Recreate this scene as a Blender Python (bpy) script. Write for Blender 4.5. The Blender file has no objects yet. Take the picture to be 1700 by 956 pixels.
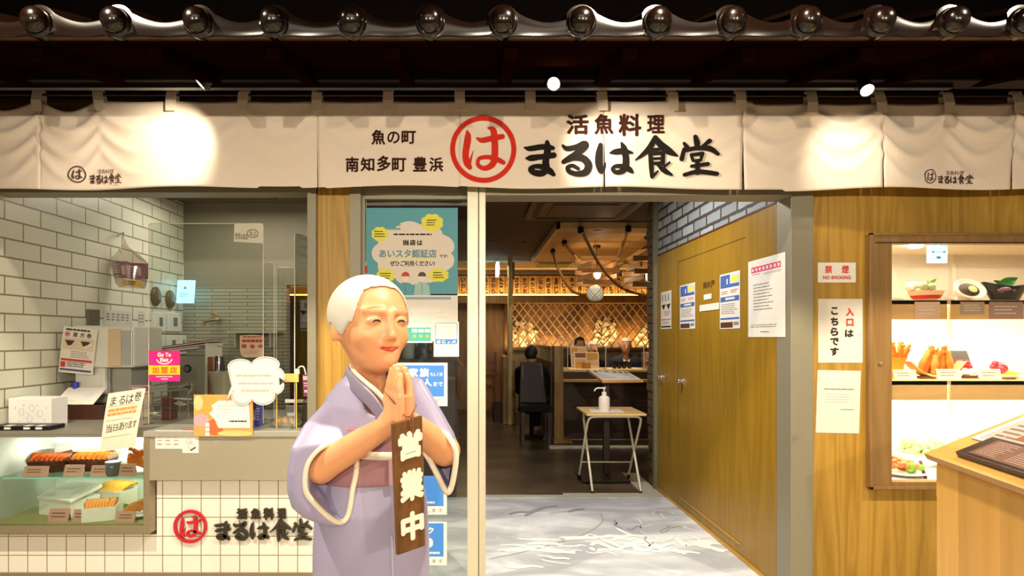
import bpy, bmesh, math, random
import numpy as np
from mathutils import Vector, Matrix

S = bpy.context.scene
C = S.collection
random.seed(7)
# ------------------------------------------------------------------ camera, view
F, X0, Y0, HC = 1000.0, 790.0, 560.0, 1.353     # focal length (px of 1700), vanishing point, eye height
cam = bpy.data.objects.new('camera', bpy.data.cameras.new('camera'))
C.objects.link(cam)
cam.location = (0, 0, HC)
cam.rotation_euler = (math.pi / 2, 0, 0)
cam.data.sensor_width = 36
cam.data.lens = 36 * F / 1700
cam.data.shift_x = (850 - X0) / 1700
cam.data.shift_y = (Y0 - 478) / 1700
cam.data.clip_start = 0.05
S.camera = cam
S.view_settings.view_transform = 'Standard'
S.view_settings.look = 'None'
S.view_settings.exposure = 0.85
S.view_settings.gamma = 1
S.view_settings.use_curve_mapping = False
w = bpy.data.worlds.new('world')
S.world = w
w.use_nodes = True
w.node_tree.nodes['Background'].inputs[0].default_value = (1, .86, .66, 1)
w.node_tree.nodes['Background'].inputs[1].default_value = 0.09


def W(px, py, d):
    return Vector(((px - X0) * d / F, d, HC + (Y0 - py) * d / F))


def aim(o, loc, tgt):
    o.location = loc
    o.rotation_euler = (Vector(tgt) - Vector(loc)).to_track_quat('-Z', 'Y').to_euler()


def lamp(kind, name, loc, tgt, e, col, size=.1, sy=None, ang=60, blend=.5):
    l = bpy.data.lights.new(name, kind)
    l.energy = e
    l.color = col
    if kind == 'AREA':
        l.shape = 'RECTANGLE'
        l.size = size
        l.size_y = sy or size
    else:
        l.shadow_soft_size = size
    if kind == 'SPOT':
        l.spot_size = math.radians(ang)
        l.spot_blend = blend
    o = bpy.data.objects.new(name, l)
    C.objects.link(o)
    aim(o, loc, tgt)
    return o


WARM = (1, .80, .53)
WHITE = (1, .87, .66)
COOL = (.93, 1, .93)
# the arcade in front of the shop: spots on its far ceiling, shining nearly level under the eave
for x, e in ((-2.0, 150), (.35, 190), (2.3, 170)):
    lamp('SPOT', 'arcade_spot', (x, -2.6, 2.30), (x * .8, 3.1, 1.15), e, WHITE, .04, ang=70, blend=.7)
# the arcade's ceiling downlights, close in front of the eave
for x, e in ((-1.75, 185), (.75, 165), (2.5, 130)):
    lamp('SPOT', 'arcade_downlight', (x, 1.4, 3.2), (x * .95, 2.2, .6), e, WHITE, .05, ang=120, blend=.6)
lamp('AREA', 'arcade_ceiling_light', (-.3, -.6, 3.2), (-.3, .6, 0), 10, WHITE, 2.4, 1.2)
# kitchen and dining room ceilings
lamp('AREA', 'kitchen_ceiling_light', (-1.8, 4.55, 2.44), (-1.8, 4.5, 0), 6, (1, .93, .76), .9, .5)
lamp('AREA', 'entry_downlight', (.75, 4.1, 2.55), (.8, 4.1, 0), 22, (1, .97, .93), .25)
lamp('AREA', 'dining_ceiling_light', (1.6, 8.0, 2.5), (1.6, 8.0, 0), 6, WARM, 1.2, 1.6)
lamp('SPOT', 'dining_downlight', (1.9, 8.7, 2.5), (2.05, 8.8, 0), 48, WARM, .08, ang=80, blend=.6)
lamp('AREA', 'aisle_downlight', (.15, 9.6, 2.5), (.15, 9.9, 0), 11, WARM, .5)

# ------------------------------------------------------------------ materials
MATS = {}


def lin(h):
    if isinstance(h, str):
        h = h.lstrip('#')
        h = [int(h[i:i + 2], 16) / 255 for i in (0, 2, 4)]
    return tuple(c / 12.92 if c <= .04045 else ((c + .055) / 1.055) ** 2.4 for c in h)


def newmat(name):
    m = bpy.data.materials.new(name)
    m.use_nodes = True
    nt = m.node_tree
    return m, nt, nt.nodes['Principled BSDF']


def N(nt, t, **kw):
    n = nt.nodes.new(t)
    for k, v in kw.items():
        if k in n.inputs.keys() if isinstance(k, str) else False:
            n.inputs[k].default_value = v
        else:
            setattr(n, k, v)
    return n


def mat(name, col, rough=.55, metal=0., var=.06, scale=25., bump=0., emit=0., coat=0., sss=0., spec=.5):
    """plain procedural material: noise-mottled base colour"""
    if name in MATS:
        return MATS[name]
    m, nt, b = newmat(name)
    L = nt.links
    c = lin(col)
    tc = N(nt, 'ShaderNodeTexCoord')
    nz = N(nt, 'ShaderNodeTexNoise', Scale=scale, Detail=3.)
    L.new(tc.outputs['Object'], nz.inputs['Vector'])
    mx = N(nt, 'ShaderNodeMix', data_type='RGBA')
    mx.inputs[6].default_value = (*[x * (1 - var) for x in c], 1)
    mx.inputs[7].default_value = (*[min(1, x * (1 + var)) for x in c], 1)
    L.new(nz.outputs['Fac'], mx.inputs[0])
    L.new(mx.outputs[2], b.inputs['Base Color'])
    b.inputs['Roughness'].default_value = rough
    b.inputs['Metallic'].default_value = metal
    b.inputs['Specular IOR Level'].default_value = spec
    b.inputs['Coat Weight'].default_value = coat
    if sss:
        b.inputs['Subsurface Weight'].default_value = sss
        b.inputs['Subsurface Radius'].default_value = (.02, .008, .004)
    if emit:
        L.new(mx.outputs[2], b.inputs['Emission Color'])
        b.inputs['Emission Strength'].default_value = emit
    if bump:
        bp = N(nt, 'ShaderNodeBump', Strength=bump, Distance=.002)
        L.new(nz.outputs['Fac'], bp.inputs['Height'])
        L.new(bp.outputs[0], b.inputs['Normal'])
    MATS[name] = m
    return m


def wood(name, c1, c2, axis='z', scale=1., rough=.45, plank=0., figure=1., spec=.5):
    """wood grain running along axis; plank>0 adds boards of that width across x"""
    if name in MATS:
        return MATS[name]
    m, nt, b = newmat(name)
    L = nt.links
    tc = N(nt, 'ShaderNodeTexCoord')
    mp = N(nt, 'ShaderNodeMapping')
    sc = [9 * scale] * 3
    sc['xyz'.index(axis)] = .7 * scale
    mp.inputs['Scale'].default_value = sc
    src = tc.outputs['Object']
    tone = None
    if plank:
        sx = N(nt, 'ShaderNodeSeparateXYZ')
        L.new(src, sx.inputs[0])
        dv = N(nt, 'ShaderNodeMath', operation='DIVIDE')
        dv.inputs[1].default_value = plank
        ad = N(nt, 'ShaderNodeMath', operation='ADD')
        L.new(sx.outputs[0], ad.inputs[0])
        L.new(sx.outputs[1], ad.inputs[1])
        L.new(ad.outputs[0], dv.inputs[0])
        fl = N(nt, 'ShaderNodeMath', operation='FLOOR')
        L.new(dv.outputs[0], fl.inputs[0])
        wn = N(nt, 'ShaderNodeTexWhiteNoise', noise_dimensions='1D')
        L.new(fl.outputs[0], wn.inputs['W'])
        cb = N(nt, 'ShaderNodeCombineXYZ')
        for i in range(3):
            ml = N(nt, 'ShaderNodeMath', operation='MULTIPLY')
            ml.inputs[1].default_value = 5.3 + i
            L.new(wn.outputs['Value'], ml.inputs[0])
            L.new(ml.outputs[0], cb.inputs[i])
        va = N(nt, 'ShaderNodeVectorMath', operation='ADD')
        L.new(src, va.inputs[0])
        L.new(cb.outputs[0], va.inputs[1])
        src = va.outputs[0]
        tone = wn.outputs['Value']
    L.new(src, mp.inputs['Vector'])
    n1 = N(nt, 'ShaderNodeTexNoise', Scale=.55, Detail=2., Distortion=.4)
    L.new(mp.outputs[0], n1.inputs['Vector'])
    ml = N(nt, 'ShaderNodeMath', operation='MULTIPLY')
    ml.inputs[1].default_value = 13 * figure
    L.new(n1.outputs['Fac'], ml.inputs[0])
    fr = N(nt, 'ShaderNodeMath', operation='PINGPONG')
    fr.inputs[1].default_value = 1
    L.new(ml.outputs[0], fr.inputs[0])
    n2 = N(nt, 'ShaderNodeTexNoise', Scale=9., Detail=4.)
    L.new(mp.outputs[0], n2.inputs['Vector'])
    mm = N(nt, 'ShaderNodeMath', operation='MULTIPLY_ADD')
    mm.inputs[1].default_value = .55
    L.new(fr.outputs[0], mm.inputs[0])
    m3 = N(nt, 'ShaderNodeMath', operation='MULTIPLY')
    m3.inputs[1].default_value = .5
    L.new(n2.outputs['Fac'], m3.inputs[0])
    L.new(m3.outputs[0], mm.inputs[2])
    mx = N(nt, 'ShaderNodeMix', data_type='RGBA')
    mx.inputs[6].default_value = (*lin(c1), 1)
    mx.inputs[7].default_value = (*lin(c2), 1)
    L.new(mm.outputs[0], mx.inputs[0])
    out = mx.outputs[2]
    if plank:
        hv = N(nt, 'ShaderNodeHueSaturation')
        mr = N(nt, 'ShaderNodeMapRange')
        mr.inputs[3].default_value = .88
        mr.inputs[4].default_value = 1.1
        L.new(tone, mr.inputs[0])
        L.new(mr.outputs[0], hv.inputs['Value'])
        L.new(out, hv.inputs['Color'])
        out = hv.outputs[0]
    L.new(out, b.inputs['Base Color'])
    b.inputs['Roughness'].default_value = rough
    b.inputs['Specular IOR Level'].default_value = spec
    MATS[name] = m
    return m


def tiles(name, c1, c2, mortar, bw, bh, plane='xz', offset=.5, shift=(0, 0), msize=.006, rough=.3, bump=.3, wobble=0.):
    if name in MATS:
        return MATS[name]
    m, nt, b = newmat(name)
    L = nt.links
    tc = N(nt, 'ShaderNodeTexCoord')
    sx = N(nt, 'ShaderNodeSeparateXYZ')
    L.new(tc.outputs['Object'], sx.inputs[0])
    cb = N(nt, 'ShaderNodeCombineXYZ')
    for i in range(2):
        a = N(nt, 'ShaderNodeMath', operation='ADD')
        a.inputs[1].default_value = shift[i] + 40 * (bw, bh)[i]
        L.new(sx.outputs['xyz'.index(plane[i])], a.inputs[0])
        L.new(a.outputs[0], cb.inputs[i])
    vec = cb.outputs[0]
    nz = N(nt, 'ShaderNodeTexNoise', Scale=14., Detail=3.)
    L.new(tc.outputs['Object'], nz.inputs['Vector'])
    if wobble:
        va = N(nt, 'ShaderNodeVectorMath', operation='MULTIPLY_ADD')
        va.inputs[1].default_value = (wobble, wobble, 0)
        L.new(nz.outputs['Color'], va.inputs[0])
        L.new(vec, va.inputs[2])
        vec = va.outputs[0]
    br = N(nt, 'ShaderNodeTexBrick', offset=offset)
    br.inputs['Scale'].default_value = 1
    br.inputs['Mortar Size'].default_value = msize
    br.inputs['Mortar Smooth'].default_value = .15
    br.inputs['Brick Width'].default_value = bw
    br.inputs['Row Height'].default_value = bh
    br.inputs['Color1'].default_value = (*lin(c1), 1)
    br.inputs['Color2'].default_value = (*lin(c2), 1)
    br.inputs['Mortar'].default_value = (*lin(mortar), 1)
    L.new(vec, br.inputs['Vector'])
    L.new(br.outputs['Color'], b.inputs['Base Color'])
    b.inputs['Roughness'].default_value = rough
    bp = N(nt, 'ShaderNodeBump', Strength=bump, Distance=.004)
    bp.invert = True
    L.new(br.outputs['Fac'], bp.inputs['Height'])
    L.new(bp.outputs[0], b.inputs['Normal'])
    MATS[name] = m
    return m


def glassy(name, tint='ffffff', refl=.08, rough=.02, op=0., opcol='ffffff'):
    """clear pane: see-through with a fresnel reflection; op adds a milky share"""
    if name in MATS:
        return MATS[name]
    m = bpy.data.materials.new(name)
    m.use_nodes = True
    nt = m.node_tree
    nt.nodes.clear()
    L = nt.links
    out = N(nt, 'ShaderNodeOutputMaterial')
    tr = N(nt, 'ShaderNodeBsdfTransparent')
    tr.inputs[0].default_value = (*lin(tint), 1)
    gl = N(nt, 'ShaderNodeBsdfGlossy')
    gl.inputs['Roughness'].default_value = rough
    lw = N(nt, 'ShaderNodeLayerWeight')
    lw.inputs[0].default_value = .25
    mr = N(nt, 'ShaderNodeMath', operation='MULTIPLY_ADD')
    mr.inputs[1].default_value = .5
    mr.inputs[2].default_value = refl
    L.new(lw.outputs['Fresnel'], mr.inputs[0])
    mx = N(nt, 'ShaderNodeMixShader')
    L.new(mr.outputs[0], mx.inputs[0])
    L.new(tr.outputs[0], mx.inputs[1])
    L.new(gl.outputs[0], mx.inputs[2])
    res = mx.outputs[0]
    if op:
        df = N(nt, 'ShaderNodeBsdfDiffuse')
        df.inputs[0].default_value = (*lin(opcol), 1)
        m2 = N(nt, 'ShaderNodeMixShader')
        m2.inputs[0].default_value = op
        L.new(res, m2.inputs[1])
        L.new(df.outputs[0], m2.inputs[2])
        res = m2.outputs[0]
    L.new(res, out.inputs[0])
    MATS[name] = m
    return m


def glow(name, col, e):
    if name in MATS:
        return MATS[name]
    m, nt, b = newmat(name)
    b.inputs['Base Color'].default_value = (*lin(col), 1)
    b.inputs['Emission Color'].default_value = (*lin(col), 1)
    b.inputs['Emission Strength'].default_value = e
    MATS[name] = m
    return m


# ------------------------------------------------------------------ mesh builder
ORG = {}
TXT = {}


def text_geo(s, off=0., ext=0.):
    k = (s, off, ext)
    if k not in TXT:
        cu = bpy.data.curves.new('t', 'FONT')
        cu.body = s
        cu.size = 1
        cu.offset = off
        cu.extrude = ext
        cu.resolution_u = 3
        o = bpy.data.objects.new('t', cu)
        me = bpy.data.meshes.new_from_object(o)
        v = np.array([x.co[:] for x in me.vertices]) if len(me.vertices) else np.zeros((0, 3))
        f = [tuple(p.vertices) for p in me.polygons]
        bpy.data.objects.remove(o)
        bpy.data.curves.remove(cu)
        bpy.data.meshes.remove(me)
        TXT[k] = (v, f)
    return TXT[k]


def catmull(P, n=6, closed=False):
    P = [np.array(p, float) for p in P]
    out = []
    m = len(P)
    rng = range(m) if closed else range(m - 1)
    for i in rng:
        if closed:
            a, b, c, d = P[(i - 1) % m], P[i], P[(i + 1) % m], P[(i + 2) % m]
        else:
            a, b, c, d = P[max(i - 1, 0)], P[i], P[i + 1], P[min(i + 2, m - 1)]
        for k in range(n):
            t = k / n
            out.append(.5 * ((2 * b) + (c - a) * t + (2 * a - 5 * b + 4 * c - d) * t * t + (3 * b - a - 3 * c + d) * t ** 3))
    if not closed:
        out.append(P[-1])
    return out


class MB:
    def __init__(s):
        s.v, s.f, s.m, s.sm = [], [], [], []

    def add(s, vs, fs, m=0, sm=False):
        b = len(s.v)
        s.v += [tuple(x) for x in vs]
        s.f += [tuple(b + i for i in f) for f in fs]
        s.m += [m] * len(fs)
        s.sm += [sm] * len(fs)
        return s

    def hexa(s, p, m=0):     # p: bottom 4 then top 4, same winding
        return s.add(p, [(3, 2, 1, 0), (4, 5, 6, 7), (0, 1, 5, 4), (1, 2, 6, 5), (2, 3, 7, 6), (3, 0, 4, 7)], m)

    def box(s, a, b, m=0):
        x0, x1 = sorted((a[0], b[0])); y0, y1 = sorted((a[1], b[1])); z0, z1 = sorted((a[2], b[2]))
        return s.hexa([(x0, y0, z0), (x1, y0, z0), (x1, y1, z0), (x0, y1, z0), (x0, y0, z1), (x1, y0, z1), (x1, y1, z1), (x0, y1, z1)], m)

    def pbox(s, px0, py0, px1, py1, d0, d1, m=0):
        """box whose front face (depth d0) fills the picture rectangle, running straight back to d1"""
        a, b = W(px0, py0, d0), W(px1, py1, d0)
        return s.box((a.x, d0, a.z), (b.x, d1, b.z), m)

    def obox(s, c, h, M, m=0):
        c = Vector(c)
        P = []
        for z in (-1, 1):
            for x, y in ((-1, -1), (1, -1), (1, 1), (-1, 1)):
                P.append(c + M @ Vector((x * h[0], y * h[1], z * h[2])))
        return s.hexa(P, m)

    def poly(s, P, m=0):
        return s.add(P, [tuple(range(len(P)))], m)

    def slab(s, P, ext, m=0, mside=None):
        n = len(P)
        ext = Vector(ext)
        Q = [Vector(p) for p in P] + [Vector(p) + ext for p in P]
        s.add(Q, [tuple(range(n)), tuple(range(2 * n - 1, n - 1, -1))], m)
        b = len(s.v) - 2 * n
        for i in range(n):
            j = (i + 1) % n
            s.f.append((b + i, b + i + n, b + j + n, b + j)); s.m.append(m if mside is None else mside); s.sm.append(False)
        return s

    def tube(s, pts, r, n=8, closed=False, m=0, flat=1., up=None, caps=True):
        P = [Vector(p) for p in pts]
        k = len(P)
        R = r if hasattr(r, '__len__') else [r] * k
        prev = None
        vs = []
        for i in range(k):
            if closed:
                t = P[(i + 1) % k] - P[i - 1]
            else:
                t = P[min(i + 1, k - 1)] - P[max(i - 1, 0)]
            if t.length < 1e-9:
                t = Vector((0, 0, 1))
            t.normalize()
            if prev is None:
                a = Vector(up) if up else (Vector((0, 0, 1)) if abs(t.z) < .9 else Vector((1, 0, 0)))
            else:
                a = prev
            a = (a - t * a.dot(t))
            if a.length < 1e-6:
                a = t.orthogonal()
            a.normalize()
            prev = a if up is None else Vector(up)
            b = t.cross(a)
            for q in range(n):
                g = 2 * math.pi * q / n
                vs.append(P[i] + a * (math.cos(g) * R[i]) + b * (math.sin(g) * R[i] * flat))
        fs = []
        for i in range(k if closed else k - 1):
            j = (i + 1) % k
            for q in range(n):
                q2 = (q + 1) % n
                fs.append((i * n + q, i * n + q2, j * n + q2, j * n + q))
        s.add(vs, fs, m, True)
        if not closed and caps:
            b = len(s.v) - len(vs)
            s.f += [tuple(b + q for q in range(n - 1, -1, -1)), tuple(b + (k - 1) * n + q for q in range(n))]
            s.m += [m, m]; s.sm += [False, False]
        return s

    def cyl(s, a, b, r0, r1=None, n=16, m=0):
        return s.tube([a, b], [r0, r0 if r1 is None else r1], n, m=m)

    def lathe(s, c, prof, n=24, m=0, M=None, sx=1., sy=1.):
        c = Vector(c)
        vs = []
        for r, z in prof:
            for q in range(n):
                g = 2 * math.pi * q / n
                p = Vector((r * sx * math.cos(g), r * sy * math.sin(g), z))
                vs.append(c + (M @ p if M else p))
        fs = []
        for i in range(len(prof) - 1):
            for q in range(n):
                q2 = (q + 1) % n
                fs.append((i * n + q, i * n + q2, (i + 1) * n + q2, (i + 1) * n + q))
        s.add(vs, fs, m, True)
        b = len(s.v) - len(vs)
        if prof[0][0] > 1e-6:
            s.f.append(tuple(b + q for q in range(n - 1, -1, -1))); s.m.append(m); s.sm.append(False)
        if prof[-1][0] > 1e-6:
            s.f.append(tuple(b + (len(prof) - 1) * n + q for q in range(n))); s.m.append(m); s.sm.append(False)
        return s

    def ell(s, c, r, M=None, nu=18, nv=10, m=0):
        prof = [(max(1e-7, math.sin(math.pi * i / nv)), -math.cos(math.pi * i / nv)) for i in range(nv + 1)]
        r = Vector(r) if hasattr(r, '__len__') else Vector((r, r, r))
        D = Matrix.Diagonal(r)
        return s.lathe(c, prof, nu, m, (M @ D) if M else D)

    def text(s, t, fm, box, m=0, bold=0., h=.001, ext=0.):
        """lettering filling box=(u0,v0,u1,v1) of the mapping fm(u,v,h); v0 is its top; bold thickens by overlaying shifted copies"""
        v, f = text_geo(t, 0., ext)
        if not len(v):
            return s
        u0, v0, u1, v1 = box
        ln = abs(v1 - v0)
        b = bold * ln
        sg = 1 if v1 > v0 else -1
        lo, hi = v.min(0), v.max(0)
        du = b if u1 > u0 else -b
        sx = (u1 - u0 - 2 * du) / max(hi[0] - lo[0], 1e-6)
        sy = (v1 - v0 - 2 * b * sg) / max(hi[1] - lo[1], 1e-6)
        ku = abs(u1 - u0) / max(abs(v1 - v0), 1e-9) * (hi[1] - lo[1]) / max(hi[0] - lo[0], 1e-6)
        offs = [(0, 0)] + ([(math.cos(g), math.sin(g)) for g in np.arange(0, 6.28, math.pi / 4)] if bold else [])
        for k, (ox, oy) in enumerate(offs):
            P = [fm(u0 + du + ox * du * ku + (a[0] - lo[0]) * sx, v1 - b * sg + oy * b - (a[1] - lo[1]) * sy, h + a[2] + ext + k * .00004) for a in v]
            s.add(P, f, m)
        return s

    def rect(s, fm, u0, v0, u1, v1, m=0, h=.0006, nu=1, nv=1):
        vs = [fm(u0 + (u1 - u0) * i / nu, v0 + (v1 - v0) * j / nv, h) for j in range(nv + 1) for i in range(nu + 1)]
        fs = [(j * (nu + 1) + i, (j + 1) * (nu + 1) + i, (j + 1) * (nu + 1) + i + 1, j * (nu + 1) + i + 1) for j in range(nv) for i in range(nu)]
        return s.add(vs, fs, m)

    def lines(s, fm, u0, v0, u1, v1, n, m=0, h=.0008, fill=.35, rag=.3):
        """unreadable small print: n thin ragged bars"""
        st = (v1 - v0) / n
        for i in range(n):
            e = u1 - (u1 - u0) * random.random() * rag
            a = u0
            while a < e - 1e-9:
                l = (u1 - u0) * random.uniform(.08, .25)
                b = min(e, a + l)
                s.rect(fm, a, v0 + st * i, b, v0 + st * (i + fill), m, h)
                a = b + (u1 - u0) * .02
        return s

    def shape(s, fm, P, m=0, h=.0008):
        return s.add([fm(a, b, h) for a, b in P], [tuple(range(len(P)))], m)

    def brush(s, strokes, fm, m=0, h=.001, ext=0.):
        """brush lettering: strokes of (x, y, width) swept into ribbons with round ends"""
        for k, st in enumerate(strokes):
            Q = catmull(st, 7)
            L, R = [], []
            for i, q in enumerate(Q):
                t = Q[min(i + 1, len(Q) - 1)][:2] - Q[max(i - 1, 0)][:2]
                t = t / (np.linalg.norm(t) + 1e-9)
                nrm = np.array((-t[1], t[0]))
                w_ = max(q[2], 1e-4) / 2
                L.append(q[:2] + nrm * w_)
                R.append(q[:2] - nrm * w_)
            hh = h + k * .00015

            def cap(q, a0):
                w_ = q[2] / 2
                return [q[:2] + w_ * np.array((math.cos(a0 + i * math.pi / 5), math.sin(a0 + i * math.pi / 5))) for i in range(1, 5)]
            n = len(L)
            vs = [fm(p[0], p[1], hh + ext) for p in L] + [fm(p[0], p[1], hh + ext) for p in R]
            fs = [(i, i + 1, n + i + 1, n + i) for i in range(n - 1)]
            s.add(vs, fs, m)
            for q, q2 in ((Q[0], Q[1]), (Q[-1], Q[-2])):
                t = q[:2] - q2[:2]
                a = math.atan2(t[1], t[0])
                c = [q[:2] + q[2] / 2 * np.array((math.cos(a + g), math.sin(a + g))) for g in np.linspace(-math.pi / 2, math.pi / 2, 7)]
                s.add([fm(p[0], p[1], hh + ext) for p in c], [tuple(range(7))], m)
            if ext:
                for A in (L, R):
                    vs = [fm(p[0], p[1], hh + ext) for p in A] + [fm(p[0], p[1], 0) for p in A]
                    s.add(vs, [(i, i + 1, n + i + 1, n + i) for i in range(n - 1)], m)
                for q, q2 in ((Q[0], Q[1]), (Q[-1], Q[-2])):
                    t = q[:2] - q2[:2]
                    a = math.atan2(t[1], t[0])
                    c = [q[:2] + q[2] / 2 * np.array((math.cos(a + g), math.sin(a + g))) for g in np.linspace(-math.pi / 2, math.pi / 2, 7)]
                    s.add([fm(p[0], p[1], hh + ext) for p in c] + [fm(p[0], p[1], 0) for p in c], [(i, i + 1, 8 + i, 7 + i) for i in range(6)], m)
        return s

    def ring(s, fm, cx, cy, rx, ry, wd, m=0, h=.001, n=56, ext=0.):
        A, B = [], []
        for i in range(n):
            g = 2 * math.pi * i / n
            A.append((cx + rx * math.cos(g), cy + ry * math.sin(g)))
            B.append((cx + (rx - wd) * math.cos(g), cy + (ry - wd) * math.sin(g)))
        vs = [fm(a, b, h + ext) for a, b in A] + [fm(a, b, h + ext) for a, b in B]
        fs = [(i, (i + 1) % n, n + (i + 1) % n, n + i) for i in range(n)]
        if ext:
            vs += [fm(a, b, 0) for a, b in A] + [fm(a, b, 0) for a, b in B]
            fs += [(i, 2 * n + i, 2 * n + (i + 1) % n, (i + 1) % n) for i in range(n)]
            fs += [(n + i, n + (i + 1) % n, 3 * n + (i + 1) % n, 3 * n + i) for i in range(n)]
        return s.add(vs, fs, m)

    def build(s, name, mats, parent=None, bev=0., smooth=None, label=None):
        if not isinstance(mats, (list, tuple)):
            mats = [mats]
        V = np.array([tuple(v) for v in s.v], float)
        me = bpy.data.meshes.new(name)
        o = bpy.data.objects.new(name, me)
        if parent is not None:
            org = ORG[parent.name]
            o.parent = parent
        elif getattr(s, 'fixed', False):
            org = np.zeros(3)
        else:
            lo, hi = V.min(0), V.max(0)
            org = np.array(((lo[0] + hi[0]) / 2, (lo[1] + hi[1]) / 2, lo[2]))
            o.location = org
        me.from_pydata([tuple(x) for x in (V - org)], [], s.f)
        for m in mats:
            me.materials.append(m)
        me.polygons.foreach_set('material_index', s.m)
        me.polygons.foreach_set('use_smooth', [bool(x) for x in s.sm])
        me.update()
        C.objects.link(o)
        ORG[o.name] = org
        if any(s.sm):
            try:
                me.set_sharp_from_angle(angle=math.radians(50))
            except Exception:
                pass
        if bev:
            b = o.modifiers.new('bevel', 'BEVEL')
            b.width = bev
            b.segments = 2
            b.limit_method = 'ANGLE'
            b.angle_limit = math.radians(50)
        if label:
            o['label'] = label
        return o


def struct(name, mb, mats, **kw):
    mb.fixed = True
    o = mb.build(name, mats, **kw)
    if o.parent is None:
        o['kind'] = 'structure'
    return o


def thing(name, label, cat, loc, group=None):
    o = bpy.data.objects.new(name, None)
    o.empty_display_size = .05
    o.location = loc
    C.objects.link(o)
    ORG[o.name] = np.array(loc, float)
    tag(o, label, cat, group)
    return o


def tag(o, label, cat, group=None):
    o['label'] = label
    o['category'] = cat
    if group:
        o['group'] = group
    return o


def one(name, mb, mats, label, cat, group=None, **kw):
    return tag(mb.build(name, mats, **kw), label, cat, group)


def dup(root, delta, label=None):
    r = root.copy()
    C.objects.link(r)
    r.location = Vector(root.location) + Vector(delta)
    ORG[r.name] = ORG[root.name] + np.array(delta)
    if label:
        r['label'] = label

    def kids(a, b):
        for ch in list(a.children):
            c = ch.copy()
            C.objects.link(c)
            c.parent = b
            ORG[c.name] = ORG[r.name]
            kids(ch, c)
    kids(root, r)
    return r


def facing(d):
    return lambda u, v, h=0.: W(u, v, d) + Vector((0, -h, 0))


def card(pts, th, fm, mats, name, label, cat, draw=None, group=None, parent=None):
    """thin sheet with printed pattern in the same mesh: pts in fm coords"""
    b = MB()
    b.slab([fm(u, v, 0) for u, v in pts], fm(0, 0, th) - fm(0, 0, 0), 0)
    if draw:
        draw(b)
    o = b.build(name, mats, parent)
    if parent is None:
        tag(o, label, cat, group)
    return o


# ------------------------------------------------------------------ implicit surfaces (figures, food)
def v3(*a):
    return np.array(a, float)


def s_ell(p, c, r, M=None):
    q = p - v3(*c)
    if M is not None:
        q = q @ M
    r = v3(*r)
    k0 = np.linalg.norm(q / r, axis=1)
    k1 = np.linalg.norm(q / (r * r), axis=1)
    return k0 * (k0 - 1) / np.maximum(k1, 1e-9)


def s_cap(p, a, b, r0, r1=None):
    a, b = v3(*a), v3(*b)
    r1 = r0 if r1 is None else r1
    ba = b - a
    t = np.clip(((p - a) @ ba) / (ba @ ba), 0, 1)
    return np.linalg.norm(p - a - t[:, None] * ba, axis=1) - (r0 + (r1 - r0) * t)


def s_box(p, c, h, r=0., M=None):
    q = p - v3(*c)
    if M is not None:
        q = q @ M
    q = np.abs(q) - (v3(*h) - r)
    return np.linalg.norm(np.maximum(q, 0), axis=1) + np.minimum(q.max(1), 0) - r


def su(a, b, k):
    h = np.clip(.5 + .5 * (b - a) / k, 0, 1)
    return b + (a - b) * h - k * h * (1 - h)


def ss(a, b, k):     # a minus b
    return -su(-a, b, k)


def s_poly2(u, v, P):
    """signed distance to a closed polygon in the plane"""
    P = np.array(P, float)
    d = np.full(len(u), 1e9)
    ins = np.zeros(len(u), bool)
    n = len(P)
    for i in range(n):
        a, b = P[i], P[(i + 1) % n]
        e = b - a
        wx, wy = u - a[0], v - a[1]
        t = np.clip((wx * e[0] + wy * e[1]) / (e @ e), 0, 1)
        d = np.minimum(d, (wx - e[0] * t) ** 2 + (wy - e[1] * t) ** 2)
        c = ((a[1] > v) != (b[1] > v)) & (u < e[0] * (v - a[1]) / (e[1] if abs(e[1]) > 1e-12 else 1e-12) + a[0])
        ins ^= c
    d = np.sqrt(d)
    return np.where(ins, -d, d)


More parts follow.
